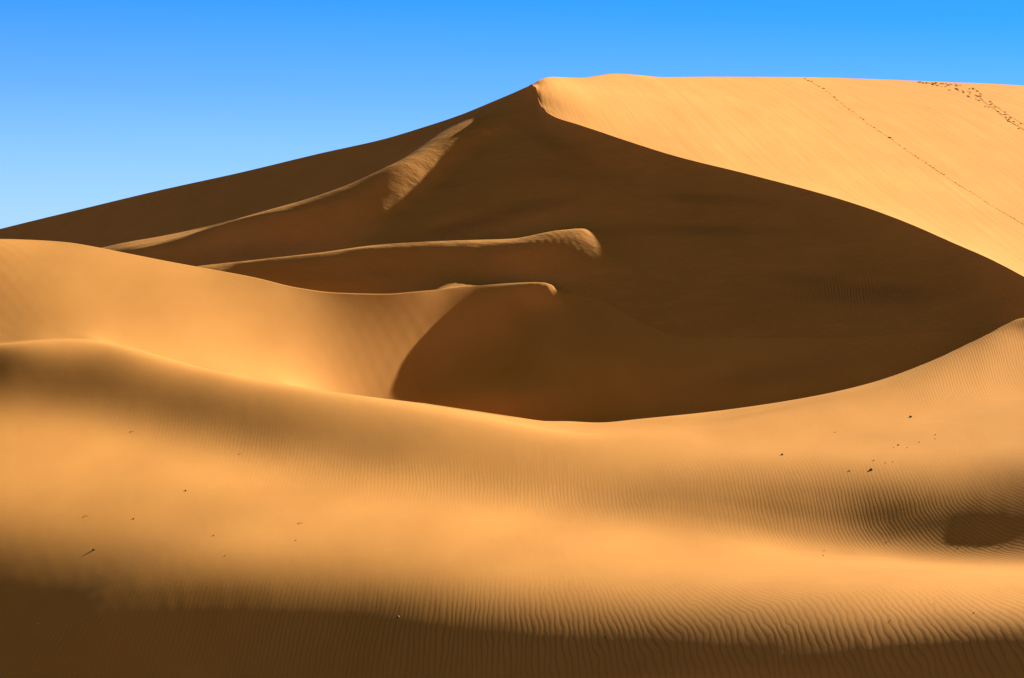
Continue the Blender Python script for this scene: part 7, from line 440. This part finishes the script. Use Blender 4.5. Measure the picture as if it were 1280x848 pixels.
def simple_material(name, a, b, scale, rough=.8):
    m = bpy.data.materials.new(name); t = nodes(m); L = t.links.new
    out = N(t, 'ShaderNodeOutputMaterial'); bs = N(t, 'ShaderNodeBsdfPrincipled'); bs.inputs['Roughness'].default_value = rough
    tc = N(t, 'ShaderNodeTexCoord'); n = N(t, 'ShaderNodeTexNoise'); n.inputs['Scale'].default_value = scale; n.inputs['Detail'].default_value = 4
    r = N(t, 'ShaderNodeValToRGB'); r.color_ramp.elements[0].color = a; r.color_ramp.elements[0].position = .35; r.color_ramp.elements[1].color = b; r.color_ramp.elements[1].position = .65
    L(tc.outputs['Object'], n.inputs['Vector']); L(n.outputs['Fac'], r.inputs[0]); L(r.outputs[0], bs.inputs['Base Color']); L(bs.outputs[0], out.inputs[0])
    return m

# ------------------------------------------------------------------ the ground
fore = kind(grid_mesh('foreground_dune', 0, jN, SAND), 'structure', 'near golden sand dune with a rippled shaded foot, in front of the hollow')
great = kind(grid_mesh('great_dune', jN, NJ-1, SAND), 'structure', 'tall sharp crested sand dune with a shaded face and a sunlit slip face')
me = bpy.data.meshes.new('desert_floor')
R = 9000.0
me.from_pydata([(-R, -R, FLOOR), (R, -R, FLOOR), (R, R, FLOOR), (-R, R, FLOOR)], [], [(0, 1, 2, 3)]); me.materials.append(SAND)
kind(bpy.data.objects.new('desert_floor', me), 'structure', 'flat sand plain beyond the dunes'); COL.objects.link(bpy.data.objects['desert_floor'])

# ------------------------------------------------------------------ small things lying on the sand
import bmesh
from mathutils import noise as mnoise
M_STONE = simple_material('dark_stone', (.035, .028, .022, 1), (.075, .058, .042, 1), 6)
M_PALE = simple_material('pale_stone', (.55, .46, .36, 1), (.72, .64, .52, 1), 5)
M_WOOD = simple_material('dry_wood', (.06, .042, .026, 1), (.13, .09, .055, 1), 9)
M_GRASS = simple_material('dry_grass', (.22, .15, .05, 1), (.38, .27, .09, 1), 9)

def link_mesh(name, bm, mat, smooth=True):
    me = bpy.data.meshes.new(name); bm.to_mesh(me); bm.free()
    for p in me.polygons: p.use_smooth = smooth
    me.materials.append(mat); return me

def stone_mesh(name, seed, mat):
    bm = bmesh.new(); bmesh.ops.create_icosphere(bm, subdivisions=3, radius=.5)
    off = Vector((seed*7.3, seed*3.1, seed*1.7))
    for v in bm.verts:
        d = v.co.normalized()
        r = .5*(1+.38*mnoise.noise(d*1.3+off)+.16*mnoise.noise(d*3.1+off))
        v.co = Vector((d.x*r*1.15, d.y*r*.85, d.z*r*.62+.14))
    for k in range(5):                      # a few broken flat faces
        n = Vector((math.cos(seed+k*1.3), math.sin(seed*2+k*2.1), .35+.3*math.sin(k*1.9+seed))).normalized()
        for v in bm.verts:
            e = v.co.dot(n)-.36
            if e > 0: v.co -= n*e*.85
    return link_mesh(name, bm, mat, False)

def stick(bm, pts, r0, r1, sides=6):
    rings = []
    for i, p in enumerate(pts):
        a = pts[max(0, i-1)]; b = pts[min(len(pts)-1, i+1)]; d = (b-a).normalized()
        u = d.orthogonal().normalized(); w = d.cross(u); r = r0+(r1-r0)*i/(len(pts)-1)
        rings.append([bm.verts.new(p+(u*math.cos(2*math.pi*k/sides)+w*math.sin(2*math.pi*k/sides))*r) for k in range(sides)])
    for a, b in zip(rings, rings[1:]):
        for k in range(sides): bm.faces.new((a[k], a[(k+1) % sides], b[(k+1) % sides], b[k]))
    bm.faces.new(rings[0][::-1]); bm.faces.new(rings[-1])

def twig_mesh(name, seed):
    """a dead branch lying on the sand: a crooked stem with side shoots, about one unit long"""
    r = random.Random(seed); bm = bmesh.new()
    main = [Vector((-.5+i*.2, r.uniform(-.05, .05), .04+.10*math.sin(i*.6)+r.uniform(0, .03))) for i in range(6)]
    stick(bm, main, .045, .016)
    for i in (1, 2, 3, 4):
        s = r.choice((-1, 1)); L = r.uniform(.14, .30); p = main[i]
        q = [p, p+Vector((L*.5, s*L*.45, .10+r.uniform(0, .10))), p+Vector((L*.8, s*L*.9, .12+r.uniform(.02, .18)))]
        stick(bm, q, .022, .008, 5)
    return link_mesh(name, bm, M_WOOD)

def tuft_mesh(name, seed):
    r = random.Random(seed); bm = bmesh.new()
    for k in range(16):
        a = r.uniform(0, 2*math.pi); lean = r.uniform(.15, .8); h = r.uniform(.45, 1.0)
        base = Vector((math.cos(a)*.07, math.sin(a)*.07, -.04))
        pts = [base+Vector((math.cos(a), math.sin(a), 0))*lean*h*s*s*.8+Vector((0, 0, h*s*(1-.25*lean*s))) for s in (0, .35, .7, 1)]
        stick(bm, pts, .02, .005, 4)
    return link_mesh(name, bm, M_GRASS)

STONES = [stone_mesh('stone', s, M_STONE) for s in (1, 2, 5, 8)]
PALES = [stone_mesh('pale_stone', s, M_PALE) for s in (3, 6)]
TWIGS = [twig_mesh('dry_twig', s) for s in (1, 4, 9)]
TUFTS = [tuft_mesh('grass_tuft', s) for s in (2, 5)]

def put(kind_name, mesh, px, py, wide, label, cat, group, rz=0.0, tall=1.0):
    p = surf(px, py)
    if p is None: return
    z, n = ground(p.x, p.y); p.z = z
    s = wide*(.68 if cat != 'footprint' else 1.)/F*p.y
    o = bpy.data.objects.new(kind_name, mesh); COL.objects.link(o)
    o.location = p; o.scale = (s, s, s*tall)
    o.rotation_mode = 'QUATERNION'
    o.rotation_quaternion = n.to_track_quat('Z', 'Y') @ Vector((0, 0, 1)).rotation_difference(Vector((0, 0, 1)))
    o.rotation_mode = 'XYZ'; e = o.rotation_euler.copy(); e.z += rz; o.rotation_euler = e
    return tag(o, label, cat, group)

G_ST, G_TW, G_PA, G_TU = 'dark stones scattered on the sand', 'dead twigs lying on the sand', 'pale pebbles on the sand', 'dry grass tufts on the dune foot'
stones = [
    (232, 614, 4.5, 'small dark stone alone on the bright sand of the left foreground'),
    (167, 649, 4.2, 'dark stone to the right of the twig on the left foreground sand'),
    (267, 670, 4.0, 'little dark stone on the left foreground above the shaded foot'),
    (117, 688, 6.5, 'dark stone at the left where the sand begins to dim'),
    (498, 772, 7.5, 'wide dark stone on the edge of the bottom shadow left of centre'),
    (370, 676, 3.0, 'tiny dark stone below the long twig of the left foreground'),
    (281, 695, 2.6, 'tiny stone low on the left foreground sand'),
    (978, 569, 6.0, 'dark stone with a long shadow right of centre under the lit hollow edge'),
    (1138, 522, 6.5, 'largest dark stone on the rippled lit slope at the right'),
    (1169, 544, 3.2, 'small dark stone on the right slope below the largest stone'),
    (1123, 557, 4.0, 'dark round stone left of the two tiny chips on the right slope'),
    (1092, 576, 3.6, 'small stone just above the flat dark stone on the right slope'),
    (1089, 588, 7.0, 'flat dark stone above the rippled band on the right'),
    (1062, 589, 4.5, 'dark stone left of the flat stone above the rippled band'),
    (1149, 553, 2.6, 'tiny chip of stone between two small stones on the right slope'),
    (1169, 549, 2.4, 'tiny chip close under a small stone on the right slope'),
    (1117, 560, 2.4, 'tiny chip at the lower left of the dark round stone'),
    (1134, 560, 2.4, 'tiny chip at the lower right of the dark round stone'),
    (1107, 579, 2.8, 'tiny stone right of the flat dark stone, left one of a close pair'),
    (1116, 578, 2.4, 'tiny stone right of the flat dark stone, right one of a close pair'),
    (1029, 695, 3.2, 'small dark stone alone on the brightest sand at the lower right'),
    (1217, 767, 4.0, 'small stone low at the right above the shaded foot'),
    (757, 797, 4.5, 'small stone on the rippled shadow edge at bottom centre'),
]
for k, (px, py, w, lab) in enumerate(stones):
    put('stone', STONES[k % 4], px, py, w, lab, 'stone', G_ST, rz=k*1.3, tall=1.05)
twigs = [
    (165, 540, 9, 'dark dead twig on the rippled band at the far left'),
    (107, 646, 9, 'forked dead twig on the left foreground sand'),
    (375, 655, 10, 'long dead twig on the open sand left of centre'),
    (300, 568, 7, 'thin faint twig on the rippled band left of centre'),
    (1110, 677, 6, 'short twig on the lip under the dark hollow'),
    (1202, 682, 9, 'dead twig on the lip under the dark hollow near the right edge'),
    (1256, 680, 7, 'thin twig beside the right edge on the lip under the hollow'),
    (1030, 689, 6, 'thin twig above a small stone on the brightest sand'),
    (1114, 776, 11, 'dark dead twig with a long shadow low at the right'),
    (1044, 541, 6, 'faint thin twig on the lit slope right of centre'),
]
for k, (px, py, w, lab) in enumerate(twigs):
    put('dry_twig', TWIGS[k % 3], px, py, w, lab, 'twig', G_TW, rz=.25*math.sin(k*2.1), tall=.9)
for k, (px, py, w, lab) in enumerate([(48, 780, 3.0, 'pale pebble in the bottom left shadow'), (1168, 755, 2.6, 'white pebble low on the right foreground sand'), (974, 806, 2.2, 'pale pebble on the shadow edge at the lower right')]):
    put('pale_pebble', PALES[k % 2], px, py, w, lab, 'pebble', G_PA, rz=k)
for k, (px, py, w, lab) in enumerate([(840, 842, 9, 'dry grass tuft in the bottom shadow right of centre'), (979, 818, 7, 'bright dry grass tuft at the shadow edge on the lower right')]):
    put('grass_tuft', TUFTS[k], px, py, w, lab, 'grass tuft', G_TU, rz=k*2.0)

# footprints: sand kicked up into little heaps where people walked on the slip face
def print_mesh(name, seed):
    bm = bmesh.new(); bmesh.ops.create_icosphere(bm, subdivisions=2, radius=.5); off = Vector((seed*2.7, seed, 0))
    for v in bm.verts:
        d = v.co.normalized(); r = .5*(1+.35*mnoise.noise(d*1.6+off))
        v.co = Vector((d.x*r*1.3, d.y*r*.95, d.z*r*.55+.02))
    return link_mesh(name, bm, SAND)
PRINTS = [print_mesh('footprint', s) for s in (1, 2, 3)]
trail = [(1005, 98), (1014, 102.5), (1035, 115), (1055, 132.5), (1070, 142.5), (1085, 155), (1110, 171), (1130, 186), (1157.5, 204), (1192.5, 227.5), (1225, 247.5), (1237.5, 256), (1280, 281)]
tx, ty = zip(*trail); k = 0; px = 1006.0
while px < 1279:
    fade = 1.0 if px < 1045 else (.75 if px < 1200 else .6)
    w = (3.0+1.1*math.sin(k*1.7))*fade*(1.5 if abs(px-1110) < 2 or abs(px-1158) < 2 else 1)
    put('footprint', PRINTS[k % 3], px, float(np.interp(px, tx, ty))+.7*math.sin(k*2.3), w, 'footprint in the long single trail running down the sunlit slip face', 'footprint', 'footprints of the single trail', rz=k*.9, tall=.8)
    px += 4.6+1.6*math.sin(k*3.7); k += 1
r = random.Random(11)
mx_, my_ = [1147, 1165, 1185, 1205, 1225, 1245, 1280], [102, 104.5, 109, 115, 124, 138, 163]
for k in range(85):
    u = r.random()**1.25; px = 1148+u*128; spread = 2.5+10*min(u*2.2, 1)
    py = float(np.interp(px, mx_, my_))+r.uniform(-.75, .45)*spread*(.6 if px > 1235 else 1)
    lim = float(np.interp(px, [1140, 1190, 1280], [101.8, 104.8, 111.8]))
    if py < lim: py = lim+r.uniform(.3, 2.0)
    put('footprint', PRINTS[k % 3], px, py, r.uniform(2.3, 4.4), 'footprint in the trampled patch at the upper right of the sunlit slope', 'footprint', 'footprints of the trampled patch', rz=r.uniform(0, 6), tall=.95)
def furrow(name, pts, w, label):
    """a low broken ridge of pushed up sand along a sliding track"""
    bm = bmesh.new(); c = []
    for a, b in zip(pts, pts[1:]):
        for s in range(6):
            px = a[0]+(b[0]-a[0])*s/6; py = a[1]+(b[1]-a[1])*s/6
            p = surf(px, py)
            if p is not None: c.append((p, ground(p.x, p.y)[1]))
    ring = []
    for i, (p, n) in enumerate(c):
        d = (c[min(i+1, len(c)-1)][0]-c[max(i-1, 0)][0]).normalized(); sd = d.cross(n).normalized()
        h = w*(.55+.75*mnoise.noise(Vector((i*.37, 1, 0))))
        ring.append([bm.verts.new(p+sd*w*a+n*h*b) for a, b in ((-1, -.15), (-.5, .5), (0, .75), (.5, .5), (1, -.15))])
    for a, b in zip(ring, ring[1:]):
        for k in range(4): bm.faces.new((a[k], b[k], b[k+1], a[k+1]))
    o = bpy.data.objects.new(name, link_mesh(name, bm, SAND)); COL.objects.link(o)
    return tag(o, label, 'track', 'sliding tracks')
furrow('sliding_track', [(1222, 121), (1226, 123), (1236, 132.5), (1245, 137.5), (1252.5, 144), (1261, 152), (1272.5, 158), (1284, 165)], .085, 'longest dark sliding track leading down from the trampled patch')
furrow('sliding_track', [(1238, 128), (1248, 135), (1257, 142), (1270, 150), (1284, 158.5)], .06, 'fainter sliding track just above the longest one at the right edge')
furrow('sliding_track', [(a, b+.3) for a, b in trail+[(1292, 289), (1310, 301)]], .034, 'thin dark line of the long single trail down the sunlit slip face')


# ------------------------------------------------------------------ sky, sun, camera
world = bpy.data.worlds.new('World'); scene.world = world; world.use_nodes = True
t = world.node_tree; t.nodes.clear(); L = t.links.new
out = N(t, 'ShaderNodeOutputWorld'); bg = N(t, 'ShaderNodeBackground'); bg.inputs['Strength'].default_value = SKY_STRENGTH
sky = N(t, 'ShaderNodeTexSky', sky_type='NISHITA'); sky.sun_disc = False
sky.sun_elevation = SUN_EL; sky.sun_rotation = SUN_AZ; sky.altitude = 600; sky.air_density = 1.0; sky.dust_density = .3; sky.ozone_density = 1.0
tc = N(t, 'ShaderNodeTexCoord'); sp = N(t, 'ShaderNodeSeparateXYZ'); L(tc.outputs['Generated'], sp.inputs[0])
rp = N(t, 'ShaderNodeValToRGB'); rp.color_ramp.interpolation = 'LINEAR'
els = rp.color_ramp.elements
for k, (p, c) in enumerate(SKY_RAMP):
    if k < 2: els[k].position = p; els[k].color = c
    else:
        e = els.new(p); e.color = c
mx = N(t, 'ShaderNodeMix', data_type='RGBA', blend_type='MULTIPLY'); mx.inputs['Factor'].default_value = 1.0
ma = N(t, 'ShaderNodeMath', operation='MULTIPLY_ADD'); ma.inputs[1].default_value = .05   # ramp paled away from the sun, evening out the sky's own glow
L(sp.outputs['X'], ma.inputs[0]); L(sp.outputs['Z'], ma.inputs[2]); L(ma.outputs[0], rp.inputs[0]); L(sky.outputs[0], mx.inputs['A']); L(rp.outputs[0], mx.inputs['B'])
L(mx.outputs['Result'], bg.inputs['Color']); L(bg.outputs[0], out.inputs[0])

ld = bpy.data.lights.new('sun', 'SUN'); ld.energy = 5.0; ld.angle = math.radians(.5); ld.color = SUN_COLOR
lo = bpy.data.objects.new('sun', ld); COL.objects.link(lo)
lo.rotation_euler = (-Vector((math.sin(SUN_AZ)*math.cos(SUN_EL), math.cos(SUN_AZ)*math.cos(SUN_EL), math.sin(SUN_EL)))).to_track_quat('-Z', 'Y').to_euler()

cd = bpy.data.cameras.new('camera'); cam = bpy.data.objects.new('camera', cd); COL.objects.link(cam); scene.camera = cam
cam.location = (0, 0, 0); cam.rotation_euler = (math.pi/2, 0, 0)
cd.sensor_width = 36; cd.lens = 36*F/1280; cd.shift_y = (H0-424)/1280
cd.clip_start = .5; cd.clip_end = 20000

scene.view_settings.view_transform = 'Standard'; scene.view_settings.look = 'None'
scene.view_settings.gamma = 1; scene.view_settings.use_curve_mapping = False
scene.view_settings.exposure = EXPOSURE
scene.cycles.max_bounces = 6; scene.cycles.diffuse_bounces = 4
scene.cycles.use_denoising = True
